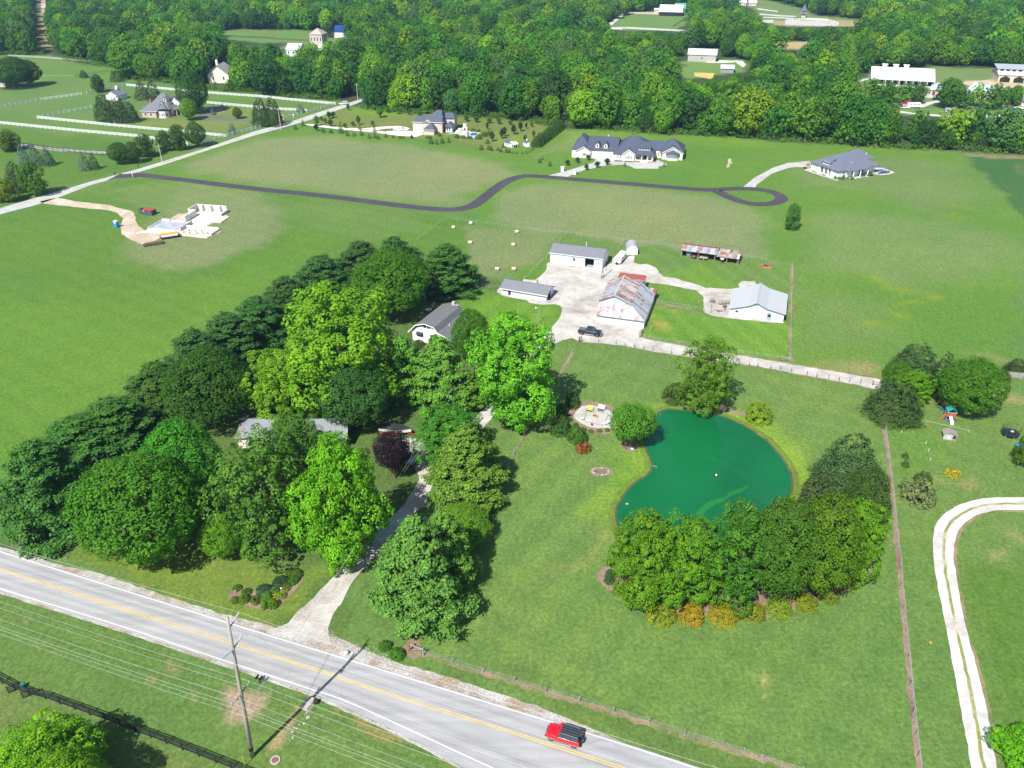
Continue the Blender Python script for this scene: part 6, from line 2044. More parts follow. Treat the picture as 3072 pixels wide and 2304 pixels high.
sheet('patio',P2(vW,(200,520),(330,480),(700,620),(880,690),(1200,650),(1330,640),(1560,640),(1560,655),(1380,660),(1220,690),(1000,700),(920,712),(850,732),(720,690),(540,636)),FLAG,.03,.1,1)
sheet('patio',P2(vW,(1330,600),(1340,520),(1440,500),(1610,476),(1750,480),(1990,570),(1870,608),(1720,622),(1580,602),(1450,640)),FLAG,.034,.02,2)
sheet('pool_water',P2(vW,(1440,565),(1380,545),(1450,528),(1720,503),(1855,545),(1640,562)),POOLGREY,.05,0,3)
sheet('garden_bed',P2(vW,(340,535),(400,540),(462,575),(440,580)),gravelmat('bed_turf',(.06,.13,.02),(.05,.1,.02)),.04,.05,1)
sheet('garden_bed',P2(vW,(520,595),(570,600),(640,635),(600,640)),gravelmat('bed_turf',(.06,.13,.02),(.05,.1,.02)),.04,.05,1)
for i,x in enumerate((1690,1735,1780,1835)):
    p=vW(x,592-i*4)
    t=thing('sun_lounger','dark lounger beside the pool of the white house, '+rank_of(i,4),'lounger',p,rad(-60),'loungers beside the pool')
    part(t,'seat',MB().box(-.35,.35,-1.0,.4,.3,.38),M('navy_cushion',(.03,.05,.11)))
    part(t,'backrest',MB().slab([(-.35,.42,.36),(.35,.42,.36),(.35,1.0,.8),(-.35,1.0,.8)],.08),M('navy_cushion',(.03,.05,.11)))
    for sx,sy in((-.3,-.9),(.3,-.9),(-.3,.5),(.3,.5)):part(t,'leg',MB().box(sx-.03,sx+.03,sy-.03,sy+.03,0,.3),BLACKP)
t=thing('garden_bench','brown bench on the terrace before the white hip-roofed house','bench',vW(280,440),rad(-65))
part(t,'seat',MB().box(-.8,.8,-.3,.3,.4,.5),CEDAR)
part(t,'backrest',MB().box(-.8,.8,.26,.34,.5,1.1),CEDAR)
part(t,'base',MB().box(-.75,-.6,-.25,.3,0,.4).box(.6,.75,-.25,.3,0,.4),CEDAR)
t=thing('planter','dark planter on the terrace left of the white hip-roofed house','planter',vW(226,490))
part(t,'tub',MB().cyl(0,0,0,.6,.5,10,.65),BLACKP)
part(t,'soil',MB().cyl(0,0,.6,.66,.5,10),MULCH)

# ------------------------------------------------------------------ two-storey brick house
r,L=site('brick_house','two-storey pale brick house with dark blue hipped roof and white garage door','house',vT(210,455),vT(670,470))
PBR=M('pinkish_brick',(.50,.41,.36),.85,.1,3)
part(r,'wall',MB().box(0,4.9,0,9,0,4.75).box(4.9,L,.1,12,0,4.9).box(11.0,18.5,7.0,13.5,0,5.3),PBR)
part(r,'gable_wall',MB().prism([(5.5,4.9),(9.0,4.9),(7.2,5.9)],.1,.22),PBR)
part(r,'wing_wall',MB().box(6.3,11.0,-4.6,3,0,2.4),PBR)
RB=lined('blue_black_shingles',(.075,.088,.115),2,.2,.9,.1,.85,.15)
part(r,'roof',hip_roof(MB(),0,7,0,10,4.8,1.9,(2.2,5),(7,5)),RB)
part(r,'roof',hip_roof(MB(),4.9,L,.1,13,4.95,4.1,(10.6,7.2),(12.6,7.0)),RB)
part(r,'roof',hip_roof(MB(),11,18.6,7,13.5,5.35,1.9,(13,10.2),(17.2,10.2)),RB)
part(r,'roof',hip_roof(MB(),6.3,11.0,-4.6,3,2.42,2.3,(9.0,-1.4),(9.3,1.0)),RB)
part(r,'eave_trim',MB().box(-.4,4.6,-.5,-.42,4.62,4.8).box(4.6,L+.4,-.4,-.33,4.76,4.94).box(5.9,11.4,-5.1,-5.02,2.26,2.42),WHITE)
for k in range(3):part(r,'door_panel',MB().box(.3,4.7,-.08,-.005,.05+k*.68,.68+k*.68),WHITE)
window(r,(6.2,.1,3.6),FRONT,.75,.85,WHITE,M('pale_glass',(.16,.22,.24)),.1)
window(r,(12.7,.1,3.2),FRONT,.75,.9,WHITE,M('pale_glass',(.16,.22,.24)),.1)
part(r,'porch_wall',MB().box(15.2,18.2,2.2,7,0,2.6),WHITE)
part(r,'porch_roof',hip_roof(MB(),14.9,18.4,1.8,7,2.65,1.5,(16.6,3.6),(16.6,6.6)),RB)
for x,y,u,w in((15.5,2.2,FRONT,.8),(16.6,2.2,FRONT,.8),(18.2,2.8,RIGHT,1.2),(18.2,4.8,RIGHT,1.2)):window(r,(x,y,.5),u,w,1.7,WHITE,GLASS,.08)
window(r,(L,1.0,3.2),RIGHT,.9,1.1,WHITE,GLASS,.1)
window(r,(11.0,-3.5,.5),RIGHT,1.0,1.7,WHITE,GLASS,.1)
window(r,(18.5,8.2,3.2),RIGHT,1.4,1.4,WHITE,GLASS,.1)
for k in range(5):part(r,'skylight',MB().slab([(10.4+k*.55,5.2,7.85),(10.8+k*.55,5.2,7.85),(10.8+k*.55,6.1,8.45),(10.4+k*.55,6.1,8.45)],.08),DARK)
part(r,'vent',MB().cyl(13.6,3.2,6.3,7.0,.12,8),WHITE)
sheet('house_drive',P2(a2,(420,1030),(480,1028),(700,1055),(900,1068),(1050,1052),(1200,1045),(1270,1055),(1300,1068),(1260,1085),(1320,1090),(1380,1100),(1420,1110),(1350,1135),(1200,1125),(1000,1098),(700,1070),(500,1048)),gravelmat('concrete_drive',(.62,.58,.52),(.54,.50,.45),.5,.7,.1),.024,.05,2)
sheet('lawn_island',P2(a2,(1010,1082),(1100,1066),(1230,1063),(1190,1080),(1090,1092)),gravelmat('island_turf',(.085,.135,.03),(.1,.14,.04)),.03,.05,2)
sheet('patio',P2(vT,(690,500),(870,460),(1000,430),(1150,440),(1270,460),(1230,505),(1160,560),(1090,545),(860,480)),FLAG,.03,.05,2)
sheet('pool_water',P2(vT,(1100,490),(1150,465),(1225,470),(1200,505),(1130,510)),POOLBLUE,.05,0,2)
t=thing('outdoor_fireplace','stone outdoor fireplace with tall chimney on the pool patio','fireplace',vT(1028,420),rad(-8))
part(t,'hearth',MB().box(-1.2,1.2,-.6,.6,0,1.3),STONE)
part(t,'chimney',MB().box(-.75,.75,-.45,.45,1.3,2.9),STONE)
part(t,'opening',MB().box(-.5,.5,-.66,-.605,.2,.9),DARK)
for x,y,lb in((945,425,'white sofa on the pool patio beside the stone fireplace, on its left'),(910,460,'white sofa on the pool patio nearest the two-storey house'),(1020,470,'low white seat in front of the stone fireplace on the pool patio')):
    t=thing('patio_sofa',lb,'sofa',vT(x,y),rad(random.uniform(-30,20)))
    part(t,'seat',MB().box(-1,1,-.45,.45,0,.42),WHITE)
    part(t,'backrest',MB().box(-1,1,.3,.45,.42,.85),WHITE)
    part(t,'cushion',MB().box(-.9,.9,-.42,.28,.42,.52),M('grey_cushion',(.3,.33,.4)))
for x,lb,w2 in((1760,'white garden house with dark roof and open porch beside the hedge',1),(2005,'smaller white garden house with a chimney next to the tall hedge',0)):
    if w2:
        r,L=site('garden_house',lb,'garden house',vT(1650,665),vT(1790,712))
        part(r,'wall',shell(MB(),0,3.4,0,2.8,1.6,.9,'x').box(3.4,5.0,.1,2.6,0,1.5),WHITE)
        part(r,'roof',gable_roof(MB(),0,3.2,0,2.8,1.62,.9,'x',.2,.08),RB)
        part(r,'porch_roof',gable_roof(MB(),3.4,6.4,0,2.7,1.55,.7,'y',.15,.06),WHITE)
        for px,py in((6.3,.1),(6.3,2.5),(5.2,.1)):part(r,'porch_post',MB().box(px-.06,px+.06,py-.06,py+.06,0,1.5),WHITE)
        for px in(.6,1.6,2.5):window(r,(px,0,.5),FRONT,.5,.7,M('grey_trim',(.2,.22,.25)),GLASS,.06)
    else:
        r,L=site('garden_house',lb,'garden house',vT(1945,665),vT(2040,700))
        part(r,'wall',shell(MB(),0,2.2,0,2.2,1.5,.7,'x'),WHITE)
        part(r,'roof',gable_roof(MB(),0,2.2,0,2.2,1.52,.7,'x',.15,.08),RB)
        part(r,'chimney',MB().box(.8,1.3,1.0,1.4,2.0,2.9),WHITE)
        part(r,'porch',MB().box(2.2,3.4,-.3,1.5,0,.25).box(3.2,3.3,-.2,-.1,.25,1.3),WHITE)
        window(r,(.6,0,.5),FRONT,.6,.6,M('grey_trim',(.2,.22,.25)),GLASS,.06)

# ------------------------------------------------------------------ slate-roofed farmhouse, north-west
p0=vN(480,612)
r=thing('farmhouse','grand farmhouse with steep slate-grey roofs, turret and white porch inside white fences','house',p0,rad(-12))
part(r,'wall',MB().box(-6,2,-2,6,0,3.2).box(-3,7.2,1.5,14,0,3.6).box(4,11,9,21,0,4.6),M('pink_brick',(.46,.33,.27),.85,.12,3))
SL=lined('slate_shingles',(.135,.145,.165),2,.2,.9,.1,.85,.15)
part(r,'roof',hip_roof(MB(),-6,3,-2,8,3.25,2.6,(-4,3),(2,3)),SL)
part(r,'roof',hip_roof(MB(),-4.5,7.4,1,15,3.65,6.0,(-1.2,10.2),(.6,10.8)),SL)
part(r,'roof',gable_roof(MB(),3.5,11.2,8.6,21.5,4.65,4.0,'y',.5,.12,6.4),SL)
part(r,'gable_wall',MB().prism([(3.6,4.6),(11,4.6),(6.4,8.5)],8.7,8.85),WHITE)
part(r,'turret',MB().tube([(5.0,.2,0),(5.0,.2,3.1)],2.5,8),WHITE)
part(r,'turret_roof',MB().tube([(5.0,.2,3.1),(4.2,2.0,6.6)],[3.1,.1],8),SL)
for k in range(5):
    a=-math.pi*(.05+k*.22)
    part(r,'pane',MB().box(-.6,.6,-.03,.03,.9,2.4,Matrix.Translation((5.0+2.35*math.cos(a),.2+2.35*math.sin(a),0))@Matrix.Rotation(a+math.pi/2,4,'Z')),GLASS)
part(r,'porch_roof',MB().slab([(7.0,0,3.0),(10.8,8.4,3.0),(9.2,9.0,4.0),(6.2,1.5,4.0)],.1),SL)
for k in range(4):
    t_=(k+.3)/4
    part(r,'column',MB().cyl(7.0+3.6*t_,.3+8.2*t_,0,2.95,.16,8),WHITE)
part(r,'eave_trim',MB().box(-6.5,3,-2.55,-2.47,3.02,3.2),WHITE)
for x,y,z in((1.8,3.4,5.0),(4.0,5.4,4.6),(2.8,5.0,6.8)):
    dm=part(r,'dormer',shell(MB(),x,x+1.7,y,y+3,z+1.1,.8,'y',z-.3),M('cream_paint',(.66,.60,.5)))
    part(dm,'dormer_roof',gable_roof(MB(),x,x+1.7,y,y+3.4,z+1.12,.8,'y',.25,.08),SL)
    part(dm,'pane',boardon(MB(),(x+.4,y,z),FRONT,.9,1.0),GLASS)
for y in(11.5,15.0):
    dm=part(r,'dormer',MB().box(8.6,10.6,y,y+1.5,5.4,6.7),M('cream_paint',(.66,.60,.5)))
    part(dm,'dormer_roof',MB().slab([(11.0,y-.2,6.6),(11.0,y+1.7,6.6),(7.6,y+1.7,7.4),(7.6,y-.2,7.4)],.1),SL)
for x,y,z in((-4.0,4.5,7.6),(-6.2,1.5,5.0)):part(r,'chimney',MB().box(x-.4,x+.4,y-.4,y+.4,2.5,z),REDBRICK)
window(r,(-4.5,-2,.9),FRONT,1.2,1.4)
window(r,(-1.5,-2,.9),FRONT,1.2,1.4)
r,L=site('garage','white outbuilding with slate-grey roof half hidden behind the dark spruces','outbuilding',a1(985,835),a1(1100,800))
part(r,'wall',shell(MB(),0,8,0,8,2.6,2.2,'x'),WHITE)
part(r,'roof',gable_roof(MB(),0,8,0,8,2.62,2.2,'x'),SL)
part(r,'cupola',MB().box(5,6.1,3.5,4.6,4.6,6.0).tube([(5.55,4.05,6.0),(5.55,4.05,6.9)],[.9,.05],4),WHITE)
sheet('farmhouse_drive',P2(vN,(1160,610),(1300,560),(1320,480),(1440,440),(1560,420),(1640,470),(1560,540),(1400,580),(1300,605),(1330,625),(1700,645),(2090,668),(2090,686),(1600,668),(1300,655),(1170,650)),DRIVEDARK,.024,.08,2)
sheet('mulch_bed',P2(vN,(1470,490),(1560,470),(1640,470),(1672,495),(1620,540),(1520,570),(1380,585),(1330,575),(1420,560),(1540,530)),MULCH,.03,.1,2)
sheet('mulch_bed',P2(vN,(470,620),(660,640),(760,620),(860,590),(780,600),(700,625),(600,615)),MULCH,.02,.1,2)

# ------------------------------------------------------------------ distant houses and barns
def far_house(name,label,cat,p,q,depth,wall,rise,wm,rm,hip=False,axis='x',wins=3,extra=None,ov=.5,setback=0.0):
    r,L=site(name,label,cat,p,q)
    part(r,'wall',shell(MB(),0,L,0,depth,wall,0 if hip else rise,axis),wm)
    if hip:
        a,b=((depth/2,depth/2),(L-depth/2,depth/2)) if L>depth else((L/2,L/2),(L/2,depth-L/2))
        part(r,'roof',hip_roof(MB(),0,L,0,depth,wall+.05,rise,a,b,ov),rm)
    else:part(r,'roof',gable_roof(MB(),0,L,0,depth,wall+.05,rise,axis,ov),rm)
    for i in range(wins):
        window(r,(L*(i+.5)/wins-.6,0,wall*.35),FRONT,1.2,wall*.42,WHITE,GLASS,.12)
    if extra:extra(r,L)
    return r

def cupolas(xs,z,y,s=1.2):
    def f(r,L):
        for x in xs:
            c=part(r,'cupola',MB().box(L*x-s,L*x+s,y-s*.7,y+s*.7,z-1,z+1.1),WHITE)
            part(c,'cupola_roof',MB().slab([(L*x-s*1.3,y-s,z+1.15),(L*x+s*1.3,y-s,z+1.15),(L*x+s*1.3,y+s,z+1.35),(L*x-s*1.3,y+s,z+1.35)],.1),WHITE)
    return f

TAN=M('tan_stone',(.50,.42,.33),.85,.1,2)
PALEROOF=lined('white_metal_roof',(.55,.57,.60),0,1.2,.45,.05,.92,.4)
BLUEROOF=lined('pale_blue_metal_roof',(.42,.47,.54),0,1.2,.45,.05,.92,.4)

def barn_front(r,L):
    cupolas((.2,.38,.55),8.6,9,1.3)(r,L)
    for i in range(9):
        x=L*(i+.25)/9
        part(r,'bay_opening',boardon(MB(),(x,-.0,.1),FRONT,L/18,2.6),DARK)
    part(r,'eave_roof',MB().slab([(-.5,-3.2,2.9),(L+.5,-3.2,2.9),(L+.5,.1,3.5),(-.5,.1,3.5)],.12),BLUEROOF)
    for i in range(10):part(r,'porch_post',MB().box(L*i/9-.12,L*i/9+.12,-3.1,-2.86,0,2.9),WHITE)

far_house('stable_block','long white-roofed stable block with three roof vents on the horse farm','barn',a4(940,690),a4(1455,715),18,3.6,4.6,TAN,PALEROOF,wins=0,extra=barn_front)

def arena_front(r,L):
    for i in range(4):
        x=L*i/4+1
        part(r,'arched_bay',MB().prism([(x,0.1),(x+L/4-2,.1),(x+L/4-2,2.4),(x+L/8-1,3.8),(x,2.4)],-.06,-.005),DARK)
        part(r,'timber_brace',MB().bar((x,-.1,2.2),(x+L/8-1,-.1,3.7),.35,.1).bar((x+L/8-1,-.1,3.7),(x+L/4-2,-.1,2.2),.35,.1),CEDAR)
    part(r,'clerestory',MB().box(-.4,L,4.5,5.2,5.2,7.2),TAN)
    for i in range(9):part(r,'pane',boardon(MB(),(L*(i+.3)/9,4.5,5.8),FRONT,L/16,1.0),DARK)
    part(r,'clerestory_roof',MB().slab([(-1,4.0,7.1),(L+.5,4.0,7.1),(L+.5,14,8.6),(-1,14,8.6)],.2),GREYMETAL)

far_house('riding_hall','tan riding hall with timber-arched openings at the right edge','barn',a4(1990,680),a4(2450,700),18,4.2,2.2,TAN,BLUEROOF,wins=0,extra=arena_front)

def maroon(r,L):
    for x in(L*.18,L*.62):part(r,'door',boardon(MB(),(x,0,.1),FRONT,L*.22,2.2),M('maroon_door',(.14,.03,.02)))

far_house('gatehouse','small tan building with pale roof and maroon doors below the stable block','outbuilding',a4(1430,790),a4(1530,798),14,3.0,2.6,TAN,BLUEROOF,hip=True,wins=0,extra=maroon)
far_house('clubhouse','tan building with pale blue roofs between trees on the horse farm','outbuilding',a4(1720,800),a4(1900,830),14,3.0,3.4,TAN,BLUEROOF,wins=3)
far_house('clubhouse','tan building with arched windows cut off by the right edge of the horse farm','outbuilding',a4(2130,872),a4(2320,880),12,3.4,4.4,TAN,BLUEROOF,wins=4)
far_house('white_barn','white barn with three roof vents standing left of the stable block','barn',a4(372,565),a4(512,572),14,3.6,4.8,TAN,PALEROOF,wins=3,extra=cupolas((.15,.5,.85),8.6,7,.9))
far_house('metal_barn','pale blue-roofed grey barn in the clearing behind the woods','barn',a3(1500,508),a3(1732,517),12,4.6,3.0,M('grey_cladding',(.36,.33,.31)),BLUEROOF,wins=1)
far_house('low_shed','low metal-roofed shed below the grey barn in the clearing','shed',a3(1775,602),a3(1880,606),9,2.6,1.6,GREYMETAL,BLUEROOF,wins=0)
far_house('riding_arena','wide white-roofed riding arena at the top of the far paddock','barn',a3(1262,131),a3(1452,136),24,3.8,5.4,DARK,PALEROOF,wins=0)
far_house('green_barn','green-roofed barn behind the white riding arena','barn',a3(1390,104),a3(1480,106),20,4,4.0,M('teal_wall',(.05,.2,.14)),M('green_metal_roof',(.08,.30,.22),.5),wins=0)
far_house('tack_shed','small tan shed beside the white riding arena','shed',a3(1228,106),a3(1275,106),6,3,1,TAN,PALEROOF,wins=0)
for x0,x1,y,lb in((1795,1880,34,'leftmost of three white-roofed sheds at the top edge'),(1925,1985,46,'middle one of three white-roofed sheds at the top edge'),(2008,2070,48,'right one of three white-roofed sheds at the top edge')):
    far_house('field_shed',lb,'shed',a3(x0,y),a3(x1,y+1),16,3.2,3.2,TAN,PALEROOF,wins=2)
r,L=site('pavilion','dark pointed-roof pavilion by the far polo ground','pavilion',a4(352,145),a4(405,147))
part(r,'wall',MB().box(1,L-1,1,L-1,0,3.4),TAN)
part(r,'roof',hip_roof(MB(),0,L,0,L,3.4,2.2,(L/2-2,L/2),(L/2+2,L/2)),SL)
part(r,'spire',MB().tube([(L/2,L/2,5.4),(L/2,L/2,12)],[3.2,.1],4),SL)
r,L=site('chapel','white cupola with grey pointed roof rising over the far woods','chapel',a4(1680,292),a4(1745,294))
part(r,'wall',MB().box(0,L,0,10,0,11),WHITE)
part(r,'roof',gable_roof(MB(),0,L,0,10,11,3,'x'),SL)
part(r,'cupola',MB().tube([(L*.72,5,13),(L*.72,5,16)],2.4,8),WHITE)
part(r,'spire',MB().tube([(L*.72,5,16),(L*.72,5,21.5)],[2.7,.1],8),SL)
part(r,'pane',boardon(MB(),(L*.2,0,6),FRONT,1.5,2),GLASS)
BR=M('red_brown_gable',(.33,.12,.08))
r=far_house('lodge','dark-roofed lodge with red-trimmed white gables deep in the woods','house',a2(1175,135),a2(1365,135),14,5,4,BUFF,SHING_DARK,wins=4)
L=(a2(1365,135)-a2(1175,135)).length
for x in(1.0,L*.5,L*.66):
    g_=part(r,'gable',shell(MB(),x,x+5,-2,7,5.5,3.4,'y'),WHITE)
    part(g_,'gable_roof',gable_roof(MB(),x,x+5,-2,7,5.55,3.4,'y',.5,.25),BR)
part(r,'chimney',MB().box(L*.84,L*.84+1.6,-1,.6,0,12),REDBRICK)
far_house('blue_barn','white barn with deep blue roof at the estate behind the woods','barn',a2(672,311),a2(770,313),12,4.6,4.2,WHITE,M('deep_blue_roof',(.012,.035,.16),.4,.1),wins=0)
far_house('estate_house','tall beige house with hipped roof at the estate behind the woods','house',a2(474,372),a2(575,374),12,7.5,4.0,BUFF,M('beige_shingles',(.33,.29,.25)),hip=True,wins=4)
far_house('estate_house','low white-roofed house at the front left of the estate','house',a2(280,470),a2(390,472),12,5,3.2,WHITE,PALEROOF,wins=3)
far_house('estate_house','brick and white house half hidden by trees at the front of the estate','house',a2(545,474),a2(632,474),10,4.6,3,REDBRICK,M('pale_shingles',(.40,.38,.36)),wins=3)
far_house('hill_house','white house with two gables high in the far woods','house',a2(522,62),a2(612,62),10,5,4,WHITE,SL,axis='y',wins=3)
far_house('hill_house','grey-roofed house at the top edge right of the white gabled house','house',a2(695,46),a2(752,46),12,6,4,BUFF,GREYMETAL,wins=2)
far_house('hill_house','white house with blue-grey roof near the top left woods','house',a2(190,140),a2(268,142),12,6,4,WHITE,SL,wins=3)
far_house('hill_house','pale house peeking out at the left of the mid pasture','house',a2(0,190),a2(45,190),10,6,3,WHITE,SL,wins=2)
far_house('hill_house','white house with grey roof between tall trees left of the mid pasture','house',a1(2070,195),a1(2150,195),10,6,3.6,WHITE,SL,wins=2)
r=far_house('estate_house','beige stone house with steep grey gables behind the white fence','house',a1(1735,690),a1(1905,690),14,5,5,M('cream_paint',(.66,.60,.5)),M('grey_slate',(.27,.26,.25)),axis='y',wins=2)
part(r,'chimney',MB().box(3.2,4.4,8,9.2,5,12),M('cream_paint',(.66,.60,.5)))
far_house('entry_gate','small dark-roofed covered bridge at the end of the country road','bridge',a2(866,740),a2(900,735),7,5.0,2.2,DARK,SHING_DARK,wins=0,axis='y')
far_house('west_house','brown-roofed house cut off by the left edge of the west pasture','house',a1(-120,715),a1(50,722),10,3,2.5,BUFF,M('brown_shingles',(.10,.06,.05)),wins=2)

# ------------------------------------------------------------------ fences
def fence(name,label,pts,post_h,post_w,postmat,rails=(),railmat=None,rw=.12,rt=.04,wires=(),wiremat=WIRE,step=None,round_=False,per_bay=False,ts=None):
    """posts (a part each) and rails or wires running between them"""
    t=thing(name,label,'fence',pts[0])
    if step:
        q=[]
        for a,b in zip(pts,pts[1:]):
            k=max(1,round((b-a).length/step))
            q+=[a.lerp(b,j/k) for j in range(k)]
        pts=q+[pts[-1]]
    loc=[p-pts[0] for p in pts]
    pm=(MB().cyl(0,0,-.1,post_h,post_w/2,7) if round_ else MB().box(-post_w/2,post_w/2,-post_w/2,post_w/2,-.1,post_h)).mesh('post',postmat)
    rr=random.Random(len(pts))
    for p in loc[:299]:
        o=link('post',pm,t)
        o.location=p
        o.rotation_euler=(rr.uniform(-.03,.03),rr.uniform(-.03,.03),rr.uniform(0,.2))
    for z in rails:
        if per_bay:
            for a,b in zip(loc,loc[1:]):part(t,'rail',MB().bar(a+Vector((0,0,z+rr.uniform(-.02,.02))),b+Vector((0,0,z+rr.uniform(-.02,.02))),rt,rw),railmat)
        else:
            mb=MB()
            for a,b in zip(loc,loc[1:]):mb.bar(a+Vector((0,0,z)),b+Vector((0,0,z)),rt,rw)
            part(t,'rail',mb,railmat)
    for z in wires:
        mb=MB()
        for a,b in zip(loc,loc[1:]):mb.bar(a+Vector((.04,-.04,z)),b+Vector((.04,-.04,z)),.012,.012)
        part(t,'wire',mb,wiremat)
    return t

WF=[
    ('white board fence at the left edge along the outer paddock, facing the road',[a1(-900,940),a1(0,1030),a1(650,1097),a1(1130,1140),a1(1300,1165),a1(1560,1205)]),
    ('white board fence in front of the farmhouse lawn',[a1(312,985),a1(950,1052),a1(1450,1098),a1(1875,1140)]),
    ('white board fence running back from the paddock corner to the dark spruces',[a1(312,985),a1(530,940),a1(760,898)]),
    ('white board fence across the west pasture',[a1(-500,985),a1(0,900),a1(340,835),a1(680,788)]),
    ('white board fence across the west pasture, beyond the gap',[a1(720,780),a1(900,742),a1(1050,712)]),
    ('white board fence behind the farmhouse up to the country road',[a1(1050,715),a1(1350,745),a1(1550,763),a1(1700,778),a1(2170,812),a2(70,812),a2(320,838),a2(680,872)]),
    ('white board fence between the farmhouse drive and the strip paddock',[a1(1720,862),a1(2090,896),a2(190,915),a2(350,922),a2(445,930)]),
    ('white board fence along the country road near the bridge',[a2(445,935),a2(560,904),a2(682,868)]),
    ('white board fence along the country road beside the brick pillar',[a2(252,992),a2(330,965),a2(402,945)]),
    ('white board fence along the country road by the twin spruces',[a1(1670,1198),a1(1850,1145),a1(2160,1058),a2(65,1052)]),
    ('short white fence beside the dark spruces',[a1(950,1028),a1(1060,1005),a1(1165,985)]),
]
for lb,pts in WF:
    fence('board_fence',lb,pts,1.5,.16,WHITE,(.4,.75,1.1,1.42),WHITE,.15,.05,step=2.9)
fence('paddock_fence','dark board fence above the blue spruces in the west paddock',[a1(160,1205),a1(480,1250),a1(905,1295)],1.4,.16,BLACKWOOD,(.5,.9,1.3),BLACKWOOD,.14,.05,step=3)
sheet('farm_track',P2(a1,(150,1190),(480,1230),(900,1262),(905,1280),(480,1252),(150,1212)),CHIP,.02,.1,2)
fence('paddock_fence','grey rail fence along the far side of the west pasture',[a1(-100,640),a1(330,640),a1(620,640),a1(950,590)],1.4,.15,WOODGREY,(.5,.9,1.3),WOODGREY,.12,.05,step=4)
fence('paddock_fence','pale rail fence along the woods at the top of the west pasture',[a1(70,470),a1(430,490),a1(860,530)],1.4,.15,WOODGREY,(.5,.9,1.3),M('pale_rail',(.5,.48,.45)),.14,.05,step=4)
fence('paddock_fence','dark fence across the mid pasture behind the woods',[a1(1740,300),a1(2212,320),a2(200,330),a2(480,345)],1.4,.16,BLACKWOOD,(.5,.9,1.3),BLACKWOOD,.14,.05,step=5)
fence('paddock_fence','white rail fence below the far paddock',[a3(560,245),a3(1000,240),a3(1520,268)],1.6,.2,WHITE,(.5,1.0,1.5),WHITE,.25,.06,step=6)
fence('paddock_fence','dark fence down the right side of the far paddock',[a3(1480,160),a3(1380,225)],1.5,.2,BLACKWOOD,(.6,1.2),BLACKWOOD,.2,.06,step=6)
BFP=[(-480,720),(-360,775),(-240,825),(-110,880),(20,955),(130,1010),(255,1055),(380,1085),(503,1130),(625,1173),(748,1218),(873,1262),(998,1310),(1128,1360),(1253,1408),(1383,1455),(1518,1508),(1653,1560),(1793,1615),(1923,1668),(2055,1722),(2190,1778)]
fence('board_fence','black four-board fence across the grass south of the road',[d1(*p) for p in BFP],1.35,.17,BLACKWOOD,(.3,.62,.95,1.25),BLACKWOOD,.15,.04,per_bay=True)
for x,y,lb in((125,1020,'left leaf of the small black gate in the four-board fence'),(245,1065,'right leaf of the small black gate in the four-board fence')):
    t=thing('field_gate',lb,'gate',d1(x,y),rad(38 if x<200 else 32))
    for z in(.25,.5,.75,1.0,1.25):part(t,'rail',MB().box(-.7,.7,-.03,.03,z-.05,z+.05),BLACKWOOD)
    for q in(-.7,.7):part(t,'stile',MB().box(q-.05,q+.05,-.045,.045,.1,1.4),BLACKWOOD)
t=thing('garden_ball','teal play ball lying between the leaves of the black gate','ball',d1(195,990))
part(t,'ball',MB().rock((0,0,.42),.42,3,1),TEALP,True)
MBOARD=M('mesh_wire',(.3,.31,.3),.6)
fence('wire_fence','wire fence on grey posts along the eastern property line',[d4(*p) for p in((1190,165),(1211,352),(1229,542),(1250,760),(1270,983),(1292,1213),(1310,1395),(1330,1572),(1352,1760))][::-1]+[c4(*p) for p in((1183,1592),(1160,1445),(1148,1300),(1133,1158),(1118,1025),(1100,900),(1090,780),(1078,678),(1058,485),(1047,380),(1018,250))],1.3,.1,WOODGREY,(),None,wires=(.3,.55,.8,1.05,1.25))
fence('wire_fence','wire fence on grey posts along the field above the road',[d2(*p) for p in((1412,722),(1648,792),(1903,873),(2160,947))]+[d3(*p) for p in((60,947),(320,1034),(600,1114),(885,1199),(1180,1294),(1475,1389),(1790,1484),(1965,1540),(2120,1602))]+[d4(30,1590),d4(200,1650),d4(370,1700)],1.15,.1,WOODGREY,(),None,wires=(.3,.6,.9,1.1))
fence('wire_fence','wire fence on dark posts along the south side of the farm lane',[b3(*p) for p in((605,1295),(760,1286),(907,1309),(982,1324),(1060,1338),(1135,1350),(1212,1362),(1365,1388),(1520,1412),(1700,1440),(1880,1465),(2010,1488))]+[b4(*p) for p in((0,1498),(107,1512),(190,1520),(280,1538),(410,1566),(490,1582),(590,1595),(675,1614),(762,1624),(855,1634),(955,1645))],1.2,.09,M('dark_post',(.09,.075,.06)),(),None,wires=(.3,.6,.9,1.15))
fence('wire_fence','wire fence north of the farm lane turning up the east side of the farm',[b3(1105,1255),b3(1180,1270),b3(1270,1285),b3(1435,1312),b3(1600,1335),b3(1760,1362),b3(1930,1390),b4(0,1412),b4(95,1430),b4(183,1440),b4(268,1455),b4(272,1380),b4(272,1300),b4(274,1180),b4(278,1050),b4(280,930),b4(283,800),b4(288,665)],1.2,.09,WOODGREY,(),None,wires=(.3,.6,.9,1.15))
fence('wire_fence','wire fence between the two mown plots east of the barn',[b3(1245,965),b3(1380,992),b3(1505,1012),b3(1640,1042)],1.1,.09,WOODGREY,(),None,wires=(.4,.8,1.05))
fence('wire_fence','wire fence between the hay bales and the blue workshop',[b3(150,768),b3(205,715),b3(250,672),b3(290,630),b3(330,590),b3(365,550),b3(440,455),b3(500,400)],1.25,.1,WOODGREY,(),None,wires=(.3,.6,.9,1.2))
